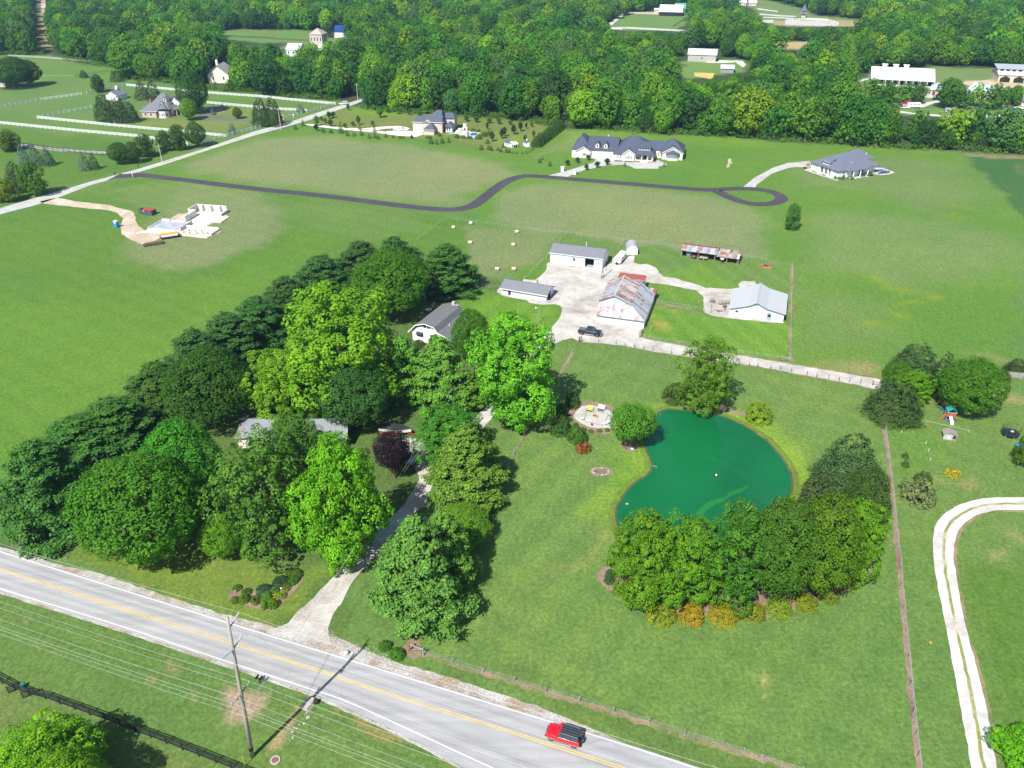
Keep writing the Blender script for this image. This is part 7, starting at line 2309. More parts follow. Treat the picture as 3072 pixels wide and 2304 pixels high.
fence('wire_fence','wire fence behind the workshop and the pole shed',[b3(500,400),b3(620,410),b3(740,425),b3(830,435),b3(970,455),b3(1120,475),b3(1260,490),b3(1400,512),b3(1600,540),b3(1800,565),b3(2000,592),b3(2150,620),b4(100,650),b4(285,662)],1.2,.09,WOODGREY,(),None,wires=(.3,.6,.9,1.15),step=5)
fence('wire_fence','wire fence around the upper sides of the bale field',[b2(1370,440),b2(1440,388),b2(1520,325),b2(1605,268),b2(1690,284),b2(1850,305),b2(2030,330),b3(0,345),b3(120,358),b3(260,370),b3(390,385),b3(500,398)],1.2,.09,WOODGREY,(),None,wires=(.3,.6,.9,1.15),step=5)
fence('wire_fence','wire fence below the bale field beside the stable',[b2(1800,800),b2(1890,830),b2(1960,842),b2(2040,850)],1.2,.1,WOODGREY,(),None,wires=(.3,.6,.9,1.15))
fence('wire_fence','short wire fence beside the white camper',[b3(930,520),b3(945,495),b3(975,455)],1.3,.1,WOODGREY,(),None,wires=(.4,.8,1.2))
fence('wire_fence','wire fence on posts down the garden edge left of the patio',[b3(545,1378),b3(470,1510),c3(180,470),c3(128,560),c3(60,670),c2(2070,900),c2(1960,1080),c2(1830,1330),c2(1740,1440)],1.1,.1,WOODGREY,(),None,wires=(.4,.8,1.05))

def gate_frame(label,p,q,h=1.5,mat=WOODGREY,name='corner_brace'):
    t=thing(name,label,'gate post',p)
    d=q-p
    part(t,'post',MB().cyl(0,0,-.1,h,.13,8),WOODBROWN)
    part(t,'post',MB().cyl(d.x,d.y,-.1,h*.92,.11,8),mat)
    part(t,'rail',MB().bar((0,0,h*.82),(d.x,d.y,h*.78),.11,.11),mat)
    part(t,'brace',MB().bar((0,0,.25),(d.x,d.y,h*.7),.05,.05),mat)

gate_frame('wooden corner brace at the road end of the field fence, below the big pine',d2(1295,690),d2(1410,728),1.7)
gate_frame('brown corner posts of the lane fence beside the black pickup',vA(1020,1210),vA(1045,1200),1.6,WOODBROWN)
gate_frame('rusty corner post at the near right corner of the old barn',vA(1692,1155),vA(1716,1110),1.6,WOODBROWN)
gate_frame('wooden gate at the end of the north lane fence',b4(183,1445),b4(268,1458),1.4)
gate_frame('wooden brace at the far end of the farm lane, by the hemlock',b4(955,1648),b4(1005,1655),1.2)
t=thing('post','lone grey post on the mown grass beside the old barn','post',vA(1815,1075))
part(t,'shaft',MB().cyl(0,0,-.1,1.2,.12,8),WOODGREY)
t=thing('post','rusty tall pole standing on the sandy yard left of the white barn','post',vB(803,1255))
part(t,'shaft',MB().cyl(0,0,-.1,2.4,.06,8),M('rust_brown',(.16,.07,.04)))
t=thing('post','bird-house pole beside the old hay bales','post',vB(1010,1230))
part(t,'shaft',MB().cyl(0,0,-.1,1.6,.07,8),WOODBROWN)
part(t,'box',MB().box(-.18,.18,-.18,.18,1.6,2.0),WOODGREY)
tree('bush','shrub','small pointed bush in front of the old hay bales',(1980+1028/5.267,700+1095/5.267,700+1170/5.267,62/5.267),(.07,.13,.02),'bush',None,None,1.0)
t=thing('panel_fence','grey wooden panel fence at the right edge behind the bushes','fence',b4(2030,1578))
q=b4(2420,1612)-b4(2030,1578)
n=34
for i in range(n):
    a,b=q*(i/n),q*((i+.9)/n)
    part(t,'picket',MB().bar(a+Vector((0,0,.75)),b+Vector((0,0,.75)),.03,1.4+.1*math.sin(i*5)),WOODGREY)
part(t,'rail',MB().bar(Vector((0,.05,.4)),q+Vector((0,.05,.4)),.05,.1),WOODGREY)

# ------------------------------------------------------------------ poles and wires
def wire(label,p,q,sag,r=.022,group=None,cat='wire'):
    pts=[]
    for i in range(25):
        t=i/24
        v=Vector(p).lerp(Vector(q),t)
        v.z-=sag*4*t*(1-t)
        pts.append(v)
    o=link('power_line',MB().tube(pts,r,4,False).mesh('power_line',WIRE))
    tag(o,label,cat,group)

pb=G(757,2270)
ptop=G(682,1853,23.8)
lean=(ptop-pb)
RD=Vector((math.cos(rad(-20.2)),math.sin(rad(-20.2)),0))
RN=Vector((-RD.y,RD.x,0))
def big_pole(p,label):
    t=thing('utility_pole',label,'pole',p,0,'tall poles of the roadside power line')
    ax=lambda z:Vector((lean.x*z/23.8,lean.y*z/23.8,z))
    part(t,'shaft',MB().tube([ax(-.3),ax(8),ax(16),ax(23.8)],[.27,.24,.2,.15],10),POLEWOOD,True)
    part(t,'band',MB().tube([ax(1.3),ax(1.9)],.285,10),BLACKP)
    ends=[]
    for z,s,ln in((22.2,1,1.9),(18.9,1,1.9),(18.9,-1,1.9)):
        a,b=ax(z),ax(z)+RN*s*ln+Vector((0,0,.55))
        ins=part(t,'insulator',MB().tube([a,b],[.1,.075],8),M('grey_porcelain',(.34,.37,.42),.3))
        mb=MB()
        for k in range(7):mb.tube([a.lerp(b,.2+k*.11),a.lerp(b,.23+k*.11)],.13,8)
        part(ins,'disc',mb,M('grey_porcelain',(.34,.37,.42),.3))
        ends.append(b)
    c=ax(11.6)
    part(t,'crossarm',MB().bar(c-RN*1.75+Vector((0,0,.02)),c+RN*1.75,.12,.14),POLEWOOD)
    part(t,'brace',MB().bar(c-RN*.9,ax(10.7),.04,.06).bar(c+RN*.9,ax(10.7),.04,.06),GALV)
    for k in(-1.6,-.75,.75,1.6):
        e=c+RN*k+Vector((0,0,.28))
        part(t,'pin',MB().tube([c+RN*k+Vector((0,0,.06)),e],.06,6),M('grey_porcelain',(.34,.37,.42)))
        ends.append(e)
    ends+=[ax(8.2)+RN*.2,ax(7.9)-RN*.2]
    part(t,'bracket',MB().bar(ax(8.2),ax(8.2)+RN*.25,.06,.06).bar(ax(7.9),ax(7.9)-RN*.25,.06,.06),GALV)
    return t,[e+p for e in ends]

t0,e0=big_pole(pb,'tall leaning wooden power pole with grey post insulators beside the road')
eL,eR=[e-RD*78 for e in e0],[e+RD*78 for e in e0]
dup(t0,pb-RD*78,None,'next wooden power pole of the roadside line, outside the left edge')
dup(t0,pb+RD*78,None,'next wooden power pole of the roadside line, outside the right edge')
WN=['topmost bare wire','road-side wire of the second tier','field-side wire of the second tier','outer field-side crossarm wire','inner field-side crossarm wire','inner road-side crossarm wire','outer road-side crossarm wire','upper cable under the crossarm','lower cable under the crossarm']
for n_,a,b,c in zip(WN,eL,e0,eR):
    for p,q,sd in((a,b,'left'),(b,c,'right')):wire(n_+' running '+sd+' of the tall roadside pole',p,q,1.1,.013,'wires of the roadside power line')
tp=G(1425,1149)
t=thing('utility_pole','short pole with a white transformer can among the pale pines','pole',tp)
part(t,'shaft',MB().cyl(0,0,-.2,7.5,.14,8,.1),POLEWOOD)
part(t,'transformer',MB().cyl(.3,-.25,4.6,5.6,.27,10),GALV)
part(t,'crossarm',MB().bar((-.8,-.2,7.2),(.8,.2,7.2),.1,.1),POLEWOOD)
for k in(-.6,.6):
    wire(('left' if k<0 else 'right')+' one of two service wires along the driveway to the transformer pole',e0[7]+Vector((0,0,.4+k*.4)),tp+Vector((k,k*.25,7.3)),1.6,.018,'service wires along the driveway')
fp=vA(1268,500)
t=thing('utility_pole','leaning wooden pole in front of the open bay of the blue workshop','pole',fp)
ft=G(1460+1312/(2212/600),700+205/(2212/600),7.4)-fp
part(t,'shaft',MB().tube([(0,0,-.2),tuple(ft)],[.15,.1],8),WOODBROWN)
part(t,'meter_box',MB().box(.1,.35,-.25,0,1.2,1.7),GALV)
for x,y in((1290,470),(1318,415)):
    t=thing('post',('nearer' if x<1300 else 'farther')+' thin post beside the leaning wooden pole in the farm yard','post',vA(x,y),0,'posts by the leaning pole')
    part(t,'shaft',MB().cyl(0,0,-.1,1.3,.06,6),WOODBROWN)
t=thing('yard_light','lamp pole with a bent arm on the lawn corner by the gravel yard','lamp',vA(572,990))
part(t,'shaft',MB().cyl(0,0,-.1,4.3,.09,8,.07),POLEWOOD)
part(t,'arm',MB().bar((0,0,4.1),(-.65,0,4.25),.05,.05),GALV)
part(t,'lamp_head',MB().tube([(-.7,0,4.05),(-.7,0,4.3),(-.7,0,4.4)],[.2,.17,.06],10),WHITE)
for p,h,lb in((a1(1347,1350),7.5,'slim white pole by the country road near the new asphalt lane'),(a1(1172,1345),6.5,'pole among the road trees left of the new lane'),(a1(2170,1050),9,'pole with a crossarm by the twin spruces on the country road'),(a2(230,1075),10,'slim white pole at the corner of the two-storey house lot'),(a2(868,832),9,'pole at the far end of the country road by the covered bridge'),(a3(1632,252),9,'pole beside the far paddock')):
    t=thing('utility_pole',lb,'pole',p)
    part(t,'shaft',MB().cyl(0,0,-.2,h,.16,7,.11),M('pale_pole',(.46,.44,.41)))
    part(t,'crossarm',MB().bar((-.9,0,h-.7),(.9,.2,h-.7),.12,.12),M('pale_pole',(.46,.44,.41)))
for x0,y0,lb in((958,1464,'mailbox by the mouth of the new lane, on its left'),(1150,1398,'mailbox across the country road from the new lane')):
    t=thing('mailbox',lb,'mailbox',a1(x0,y0))
    part(t,'post',MB().box(-.06,.06,-.06,.06,0,1.1),BLACKWOOD)
    part(t,'box',MB().box(-.2,.2,-.35,.35,1.1,1.5),BLACKP)
t=thing('signpost','white post beside the new asphalt lane at the country road','post',a1(1102,1468))
part(t,'shaft',MB().box(-.08,.08,-.08,.08,0,1.6),WHITE)
part(t,'plate',MB().box(-.2,.2,-.04,-.02+.1,1.5,1.9),WHITE)
t=thing('brick_pillar','red brick gate pillar at the drive of the farmhouse','pillar',a2(236,985))
part(t,'shaft',MB().box(-1.1,1.1,-.4,.4,0,1.6),REDBRICK)
part(t,'cap',MB().box(-1.2,1.2,-.5,.5,1.6,1.75),CONC)
t=thing('mailbox','white mailbox on the verge beside the brick pillar','mailbox',a2(336,978))
part(t,'post',MB().box(-.12,.12,-.12,.12,0,1.2),WHITE)
part(t,'box',MB().box(-.3,.3,-.45,.45,1.2,1.75),WHITE)
t=thing('mailbox','pair of black mailboxes on one post at the south edge of the road','mailbox',d1(2158,955),rad(-20))
part(t,'post',MB().box(-.06,.06,-.06,.06,0,1.05),BLACKWOOD)
part(t,'arm',MB().box(-.5,.5,-.05,.05,.9,1.0).bar((0,0,.5),(.4,0,.9),.06,.06),BLACKWOOD)
for x in(-.3,.3):
    b_=part(t,'box',MB().prism([(x-.12,1.0),(x+.12,1.0),(x+.12,1.18),(x+.08,1.27),(x-.08,1.27),(x-.12,1.18)],-.3,.3),BLACKP)
    part(b_,'flag',MB().box(x+.13,x+.15,-.1,.1,1.15,1.3),TAILRED)
t=thing('marker_post','thin yellow marker post left of the foot of the tall power pole','post',d1(2033,1645))
part(t,'shaft',MB().cyl(0,0,0,2.0,.035,6),M('yellow_plastic',(.6,.45,.03)))
t=thing('manhole','rusty manhole cover in a concrete collar near the pole foot','manhole',d2(182,1598))
part(t,'collar',MB().cyl(0,0,0,.14,.62,18),M('old_concrete',(.34,.30,.265)))
part(t,'cover',MB().cyl(0,0,.14,.17,.42,18),M('rusty_iron',(.16,.075,.05),.8,.3))
mb=MB()
for k in range(-3,4):mb.box(k*.1-.02,k*.1+.02,-.3,.3,.172,.185)
part(t,'ribs',mb,M('rusty_iron_light',(.25,.13,.09),.8))
t=thing('culvert_end','flared concrete culvert end in the ditch south of the road','culvert',d2(455,1135),rad(-25))
part(t,'apron',MB().prism([(-.75,0),(.75,0),(.5,.5),(-.45,.55)],-.9,.9),M('old_concrete',(.34,.30,.265),.9,.2))
part(t,'pipe',MB().tube([(.55,.5,.35),(.98,.8,.35)],.34,12),DARK)
mb=MB()
rr=random.Random(4)
for k in range(16):
    f=k/15
    p=d2(450,1190).lerp(d2(275,1450),f)
    mb.rock((p.x+rr.gauss(0,.3),p.y+rr.gauss(0,.3),.04),rr.uniform(.08,.22)*(1.4 if k<3 else 1),k)
o=link('ditch_stones',mb.mesh('ditch_stones',ROCK))
o['kind']='stuff';o['label']='loose stones along the ditch below the culvert end'
mb=MB()
for k in range(260):
    f=rr.random()
    path=resample([d2(610,540),d2(680,600),d2(800,660),d2(1000,725),d2(1150,780)],40)
    p=path[int(f*39)]
    mb.rock((p.x+rr.gauss(0,.35),p.y+rr.gauss(0,.5),.03),rr.uniform(.05,.13),k)
o=link('riprap',mb.mesh('riprap',ROCK))
o['kind']='stuff';o['label']='white broken stone along the ditch right of the driveway mouth'
mb=MB()
for k in range(60):
    p=c1(100,1440).lerp(c1(520,1560),rr.random())
    mb.rock((p.x+rr.gauss(0,.6),p.y+rr.gauss(.4,.5),.05),rr.uniform(.06,.2),k)
o=link('roadside_rubble',mb.mesh('roadside_rubble',ROCK))
o['kind']='stuff';o['label']='pale rubble under the pine at the left edge of the road'
t=thing('boulder','smooth pale rounded object at the road edge right of the driveway mouth','boulder',d2(772,712))
part(t,'stone',MB().rock((0,0,.28),.5,9,.8),M('pale_round_object',(.42,.43,.44),.8,.1),True)  # rounded shape for a light grey round object of unclear kind
t=thing('boulder','dark flat stone standing in the flower bed','boulder',vF(505,485))
part(t,'stone',MB().slab([(-.3,-.1,.05),(.3,-.1,.05),(.25,.15,.5),(-.2,.15,.5)],.12),M('dark_stone',(.10,.10,.11)))
t=thing('flower','white blossom head in the flower bed beside the yellow daylily','flower',vF(655,300))
part(t,'bloom',MB().rock((0,0,.75),.17,3,.6),M('petal_white',(.75,.72,.55)))
part(t,'stalk',MB().cyl(0,0,0,.7,.02,5),M('stalk_green',(.05,.12,.02)))
t=thing('flower','pale pink blossom head at the left end of the flower bed','flower',vF(108,320))
part(t,'bloom',MB().rock((0,0,.6),.13,4,.6),M('petal_pink',(.7,.55,.48)))
part(t,'stalk',MB().cyl(0,0,0,.55,.02,5),M('stalk_green',(.05,.12,.02)))

# ------------------------------------------------------------------ vehicles (x forward)
def wheel(root,x,y,r,w,s):
    m=MB().tube([(x,y-w/2,r),(x,y-w/2+.03,r),(x,y+w/2-.03,r),(x,y+w/2,r)],[r*.9,r,r,r*.9],18)
    t=part(root,'wheel',m,RUBBER)
    part(t,'rim',MB().tube([(x,y+s*(w/2-.005),r),(x,y+s*(w/2+.012),r)],[r*.62,r*.5],14),ALLOY)
    mb=MB()
    for k in range(6):
        a=k*math.pi/3
        mb.bar((x,y+s*(w/2+.02),r),(x+math.cos(a)*r*.55,y+s*(w/2+.02),r+math.sin(a)*r*.55),.03,.07)
    part(t,'spokes',mb,M('dark_spoke',(.06,.06,.065)))
    return t

def loft(mb,secs):
    """closed rings of equal count, capped"""
    n0,k=len(mb.v),len(secs[0])
    for s in secs:mb.v+=s
    for i in range(len(secs)-1):
        for j in range(k):mb.f.append((n0+i*k+j,n0+i*k+(j+1)%k,n0+(i+1)*k+(j+1)%k,n0+(i+1)*k+j))
    mb.f.append(tuple(n0+j for j in range(k)))
    mb.f.append(tuple(n0+(len(secs)-1)*k+j for j in range(k))[::-1])
    return mb

def greenhouse(root,x0,x1,tx0,tx1,w,tw,z0,z1,paint,roofmat,posts=(.5,),glass=GLASS):
    """cabin: glass body, painted pillars and a roof plate; x0..x1 foot, tx0..tx1 roof"""
    b=[(x0,-w/2),(x1,-w/2),(x1,w/2),(x0,w/2)]
    t=[(tx0,-tw/2),(tx1,-tw/2),(tx1,tw/2),(tx0,tw/2)]
    mb=MB()
    for i in range(4):
        j=(i+1)%4
        mb.face((*b[i],z0),(*b[j],z0),(*t[j],z1),(*t[i],z1))
    part(root,'windows',mb,glass)
    mp=MB()
    for i in range(4):mp.bar((*b[i],z0),(*t[i],z1),.09,.09)
    for f in posts:
        for s in(-1,1):
            mp.bar((x0+(x1-x0)*f,s*w/2,z0),(tx0+(tx1-tx0)*f,s*tw/2,z1),.1,.06)
    for i in range(4):
        j=(i+1)%4
        mp.bar((*t[i],z1),(*t[j],z1),.08,.08)
    part(root,'pillars',mp,paint)
    rf_=loft(MB(),[[(tx0-.03,-tw/2-.03,z1),(tx1+.03,-tw/2-.03,z1),(tx1+.03,tw/2+.03,z1),(tx0-.03,tw/2+.03,z1)],[(tx0+.02,-tw/2+.04,z1+.07),(tx1-.06,-tw/2+.04,z1+.07),(tx1-.06,tw/2-.04,z1+.07),(tx0+.02,tw/2-.04,z1+.07)]])
    return part(root,'roof',rf_,roofmat)

def body(root,prof,w,paint,bevel=.06,z_in=None):
    part(root,'body',MB().prism(prof,-w/2,w/2),paint,True,bevel)

# red off-roader
W1,W2=view(1600,2130,1269/180)(375,640),view(1600,2130,1269/180)(850,795)
hd=W1-W2
ang=math.atan2(hd.y,hd.x)
left=Vector((-math.sin(ang),math.cos(ang),0))
c=(W1+W2)/2-left*.78
t=thing('off_road_car','boxy red off-road car with a black hard top driving on the road','car',c,ang)
body(t,[(-2.12,.55),(-1.85,.42),(1.95,.42),(2.15,.6),(2.15,.98),(2.05,1.1),(.82,1.16),(-2.05,1.16),(-2.14,1.05)],1.78,PAINT_RED,.05)
part(t,'fender_flare',MB().box(-1.95,-.95,.9,.97,.62,.98).box(.95,2.0,.9,.97,.62,.98).box(-1.95,-.95,-.97,-.9,.62,.98).box(.95,2.0,-.97,-.9,.62,.98),PAINT_RED,False,.02)
part(t,'hood',MB().prism([(.85,1.15),(2.0,1.1),(1.98,1.15),(.9,1.21)],-.62,.62),PAINT_RED,False,.015)
greenhouse(t,-2.05,.82,-1.98,.42,1.7,1.52,1.17,1.78,BLACKTOP,BLACKTOP,(.36,.68))
mb=MB()
for y in(-.38,0,.38):mb.box(-1.9,.3,y-.015,y+.015,1.855,1.875)
part(t,'roof_rib',mb,M('rib_grey',(.10,.11,.13)))
part(t,'windshield_frame',MB().bar((.84,-.86,1.17),(.45,-.77,1.82),.1,.1).bar((.84,.86,1.17),(.45,.77,1.82),.1,.1).bar((.45,-.77,1.84),(.45,.77,1.84),.14,.1),PAINT_RED)
for s in(-1,1):
    part(t,'roof_rail',MB().box(-1.85,.25,s*.72-.025,s*.72+.025,1.9,1.94).box(-1.8,-1.72,s*.72-.02,s*.72+.02,1.84,1.9).box(.12,.2,s*.72-.02,s*.72+.02,1.84,1.9),CHROME)
    part(t,'mirror',MB().box(.62,.82,s*.9 if s>0 else-1.12,1.12 if s>0 else-.9,1.2,1.42),PAINT_RED,False,.02)
    part(t,'step_bar',MB().box(-.9,.95,s*.9-.06,s*.9+.06,.36,.46),BLACKP)
    part(t,'tail_lamp',MB().box(-2.17,-2.12,s*.74-.1,s*.74+.1,.8,1.1),TAILRED)
    part(t,'headlight',MB().tube([(2.1,s*.6,.88),(2.18,s*.6,.88)],.15,12),CHROME)
    for x in(-1.46,1.46):wheel(t,x,s*.8,.39,.28,s)
part(t,'bumper',MB().box(2.1,2.3,-.85,.85,.5,.72),BLACKP,False,.03)
part(t,'bumper',MB().box(-2.28,-2.1,-.85,.85,.5,.7),BLACKP,False,.03)
part(t,'grille',MB().box(2.12,2.175,-.72,.72,.76,1.0),BLACKP)
sp=part(t,'spare_wheel',MB().tube([(-2.2,.1,.98),(-2.24,.1,.98),(-2.42,.1,.98),(-2.45,.1,.98)],[.34,.38,.38,.3],18),RUBBER)
part(sp,'rim',MB().tube([(-2.44,.1,.98),(-2.47,.1,.98)],.2,12),ALLOY)
part(t,'seat',MB().box(-.2,.3,.2,.68,.8,1.3).box(-.35,-.2,.2,.68,.8,1.6),M('tan_seat',(.5,.42,.33)))

# black pickup
W1,W2=vA(1215,1148),vA(1050,1122)
hd=W1-W2
ang=math.atan2(hd.y,hd.x)
left=Vector((-math.sin(ang),math.cos(ang),0))
c=(W1+W2)/2+left*.82
t=thing('pickup_truck','dark navy crew-cab pickup parked on the gravel below the old barn','truck',c,ang)
body(t,[(-2.85,.62),(-2.7,.5),(2.6,.5),(2.85,.7),(2.85,1.15),(2.65,1.25),(1.2,1.3),(-2.8,1.25)],1.85,PAINT_NAVY,.06)
greenhouse(t,-.95,1.3,-.75,.7,1.72,1.5,1.28,1.88,PAINT_NAVY,PAINT_NAVY,(.5,))
part(t,'bed_cover',MB().box(-2.75,-1.0,-.82,.82,1.26,1.31),M('grey_tonneau',(.09,.10,.11),.7),False,.02)
part(t,'hood',MB().prism([(1.25,1.28),(2.6,1.23),(2.55,1.29),(1.3,1.35)],-.6,.6),PAINT_NAVY,False,.02)
for s in(-1,1):
    part(t,'mirror',MB().box(1.0,1.15,s*.95 if s>0 else-1.2,1.2 if s>0 else-.95,1.35,1.6),CHROME)
    part(t,'trim',MB().box(-.9,1.1,s*.94-.01,s*.94+.01,1.2,1.25),CHROME)
    part(t,'step_bar',MB().box(-1.1,1.2,s*.93-.07,s*.93+.07,.4,.48),GALV)
    part(t,'tail_lamp',MB().box(-2.88,-2.82,s*.8-.09,s*.8+.09,.85,1.2),TAILRED)
    part(t,'headlight',MB().box(2.8,2.87,s*.72-.15,s*.72+.15,.9,1.1),CHROME)
    for x in(-1.87,1.87):wheel(t,x,s*.82,.41,.27,s)
part(t,'grille',MB().box(2.83,2.9,-.55,.55,.8,1.15),CHROME)
part(t,'bumper',MB().box(2.8,2.98,-.9,.9,.5,.72),CHROME,False,.03)
part(t,'bumper',MB().box(-2.98,-2.82,-.85,.85,.5,.68),CHROME,False,.03)

def plain_car(label,p,rz,paint,L=4.5,W=1.8,H=1.6,cat='car',name='car',pick=False):
    t=thing(name,label,cat,p,rz)
    h=L/2
    body(t,[(-h,.5),(-h+.15,.35),(h-.2,.35),(h,.5),(h-.05,.85),(h-.35,.95),(h*.42,1.02),(-h+.1,1.02)],W,paint,.06)
    if pick:greenhouse(t,-h*.35,h*.48,-h*.28,h*.25,W*.93,W*.8,1.02,H,paint,paint)
    else:greenhouse(t,-h+.1,h*.45,-h+.45,h*.18,W*.93,W*.78,1.02,H,paint,paint,(.35,.68))
    for s in(-1,1):
        for x in(-h*.62,h*.62):wheel(t,x,s*(W/2-.12),.33,.22,s)
        part(t,'headlight',MB().box(h-.08,h+.01,s*W*.36-.15,s*W*.36+.15,.68,.85),CHROME)
        part(t,'tail_lamp',MB().box(-h-.01,-h+.05,s*W*.4-.1,s*W*.4+.1,.7,.95),TAILRED)
    part(t,'bumper',MB().box(h-.05,h+.08,-W*.45,W*.45,.35,.55),BLACKP)
    return t

plain_car('silver-blue car under the purple tree by the parking court',c2(1262,735),rad(-24),PAINT_SILVER,4.4)
plain_car('white car parked on the drive of the two-storey brick house',a2(1207,1082),rad(176),PAINT_WHITE,4.8)
plain_car('white car on the country road near the covered bridge',a2(750,868),rad(212),PAINT_WHITE,4.8)
plain_car('white pickup hitched to the horse trailer in the meadow below the horse farm',a4(1215,900),rad(186),PAINT_WHITE,5.8,2.0,1.8,'truck','pickup_truck',True)
t=thing('horse_trailer','white horse trailer behind the white pickup in the meadow','trailer',a4(1290,893),rad(184))
part(t,'body',MB().box(-3.4,3.0,-1.1,1.1,.5,2.6),PAINT_WHITE,False,.08)
for k in range(4):part(t,'pane',MB().box(-2.9+k*1.4,-2.2+k*1.4,1.105,1.13,1.6,2.1),GLASS)
for x in(-1.0,-.2):wheel(t,x,1.0,.36,.22,1)
plain_car('red car half behind the horse trailer in the meadow',a4(1232,868),rad(170),M('red_van_paint',(.55,.01,.04),.3),5.0,1.9,2.0,'van','van')
for i,(x,y,lb,pt) in enumerate(((1780,872,'dark car under the trees of the horse farm, left of the row',PAINT_NAVY),(1900,895,'silver car under the trees of the horse farm, second in the row',PAINT_SILVER),(2030,890,'dark car under the trees of the horse farm, third in the row',PAINT_NAVY),(2085,892,'red-brown car under the trees of the horse farm',M('maroon_paint',(.12,.01,.01),.3)),(2185,902,'white car at the right end of the row on the horse farm',PAINT_WHITE),(1490,718,'silver car behind the gatehouse on the horse farm',PAINT_SILVER),(1485,830,'dark car by the stone wall of the gatehouse',PAINT_NAVY))):
    plain_car(lb,a4(x,y),rad(10+i*23),pt)
t=thing('portable_toilet','small blue toilet cabin beside the cars on the horse farm','toilet',a4(2128,928))
part(t,'body',MB().box(-.6,.6,-.6,.6,0,2.2),BLUEPL)
part(t,'roof',MB().box(-.65,.65,-.65,.65,2.2,2.4),WHITE)
t=thing('utility_box','grey box trailer standing in the near meadow','box',a4(1580,932),rad(-15))
part(t,'body',MB().box(-1.6,1.6,-.9,.9,.3,2.2),GREYMETAL)
part(t,'base',MB().box(-1.4,1.4,-.7,.7,0,.3),BLACKP)
# roads and yards of the far farms
for nm,pts,mt in(('farm_path',[(1185,920),(1290,935),(1450,948),(1540,955),(1720,962),(1900,958),(2050,952),(2300,940),(2300,960),(2050,968),(1900,975),(1720,978),(1540,968),(1450,962),(1290,948),(1185,934)],LIMEDRIVE),('farm_path',[(1330,868),(1420,845),(1500,832),(1520,845),(1440,868),(1380,890),(1340,892)],LIMEDRIVE),('farm_yard',[(1330,790),(1360,770),(1540,790),(1530,815),(1350,808)],FLAG),('farm_yard',[(1690,680),(1900,665),(1980,690),(2400,700),(2400,725),(2000,722),(1700,705)],DIRT),('farm_yard',[(1000,690),(1450,712),(1460,735),(1000,712)],FLAG),('farm_path',[(820,672),(930,645),(935,655),(840,682)],LIMEDRIVE),('farm_yard',[(770,830),(790,730),(850,735),(850,790),(830,825)],LIMEDRIVE)):
    sheet(nm,P2(a4,*pts),mt,.022,.1,3)
for nm,pts,mt in(('polo_track',[(0,68),(170,92),(170,100),(0,78)],LIMEDRIVE),('polo_track',[(20,112),(180,126),(320,132),(320,140),(180,136),(20,122)],LIMEDRIVE),('polo_track',[(50,140),(300,148),(300,156),(50,148)],LIMEDRIVE),('polo_ground',[(230,180),(260,165),(580,175),(670,195),(670,215),(540,218),(230,205)],FLAG),('polo_ground',[(40,165),(135,165),(130,188),(60,190)],FLAG)):
    sheet(nm,P2(a4,*pts),mt,.03,.2,6)
fence('paddock_fence','white rail around the far polo ground',[a4(235,182),a4(400,170),a4(580,178),a4(668,205)],2.2,.35,WHITE,(1.0,2.0),WHITE,.5,.1,step=9)
for nm,pts,mt in(('farm_path',[(830,210),(960,110),(1040,98),(1042,108),(980,120),(860,218)],LIMEDRIVE),('farm_path',[(570,236),(800,232),(960,234),(960,245),(800,243),(570,246)],LIMEDRIVE),('farm_yard',[(1030,100),(1240,100),(1270,122),(1060,114)],DIRT),('farm_path',[(1880,500),(1960,505),(1985,540),(1960,560),(1910,525)],LIMEDRIVE),('farm_yard',[(1640,518),(1760,500),(1890,505),(1890,518),(1740,522)],CONC),('stubble_field',[(1550,602),(1720,606),(1715,640),(1690,655),(1560,632)],M('stubble',(.42,.33,.10),.9,.15,.2))):
    sheet(nm,P2(a3,*pts),mt,.03,.2,4)
sheet('farm_track',P2(a1,(345,-30),(385,-30),(400,110),(340,100)),DIRT,.03,.2,6)

# white camper
p,q=vA(1405,338),vA(1492,352)
d=q-p
ang=math.atan2(d.y,d.x)
t=thing('camper','white travel trailer parked beside the blue workshop','trailer',p,ang)
mb=MB()
Lr,Wd=5.6,2.1
secs=[[(x,y,z) for x,z in((.1,.45),(Wd-.1,.45),(Wd,.7),(Wd,1.9),(Wd-.25,2.25),(.25,2.25),(0,1.9),(0,.7))] for y in(.35,5.7)]
fr_=[[(Wd/2+(x-Wd/2)*.85,-.05,z*.72+.2) for x,y,z in secs[0]]]
bk_=[[(Wd/2+(x-Wd/2)*.9,6.05,z*.85+.1) for x,y,z in secs[0]]]
part(t,'body',loft(mb,fr_+secs+bk_),M('white_shell',(.78,.78,.78),.35),False,.05)
part(t,'hitch',MB().bar((Wd*.3,.2,.45),(Wd/2,-1.0,.4),.08,.1).bar((Wd*.7,.2,.45),(Wd/2,-1.0,.4),.08,.1).box(Wd/2-.15,Wd/2+.15,-.75,-.35,.45,.95),BLACKP)
part(t,'stripe',MB().box(Wd+.002,Wd+.012,.5,5.6,1.0,1.12),M('grey_stripe',(.3,.32,.36)))
for y in(1.2,3.4):window(t,(Wd,y,1.3),RIGHT,1.0,.5,M('grey_trim',(.2,.22,.25)),GLASS,.05)
part(t,'roof_vent',MB().box(.8,1.3,2.6,3.1,2.252,2.4).box(.75,1.35,4.3,4.9,2.252,2.38),WHITE)
for s,x in((-1,.1),(1,Wd-.1)):
    for y in(2.6,3.4):
        wh=part(t,'wheel',MB().tube([(x-.1,y,.32),(x+.1,y,.32)],.32,14),RUBBER)

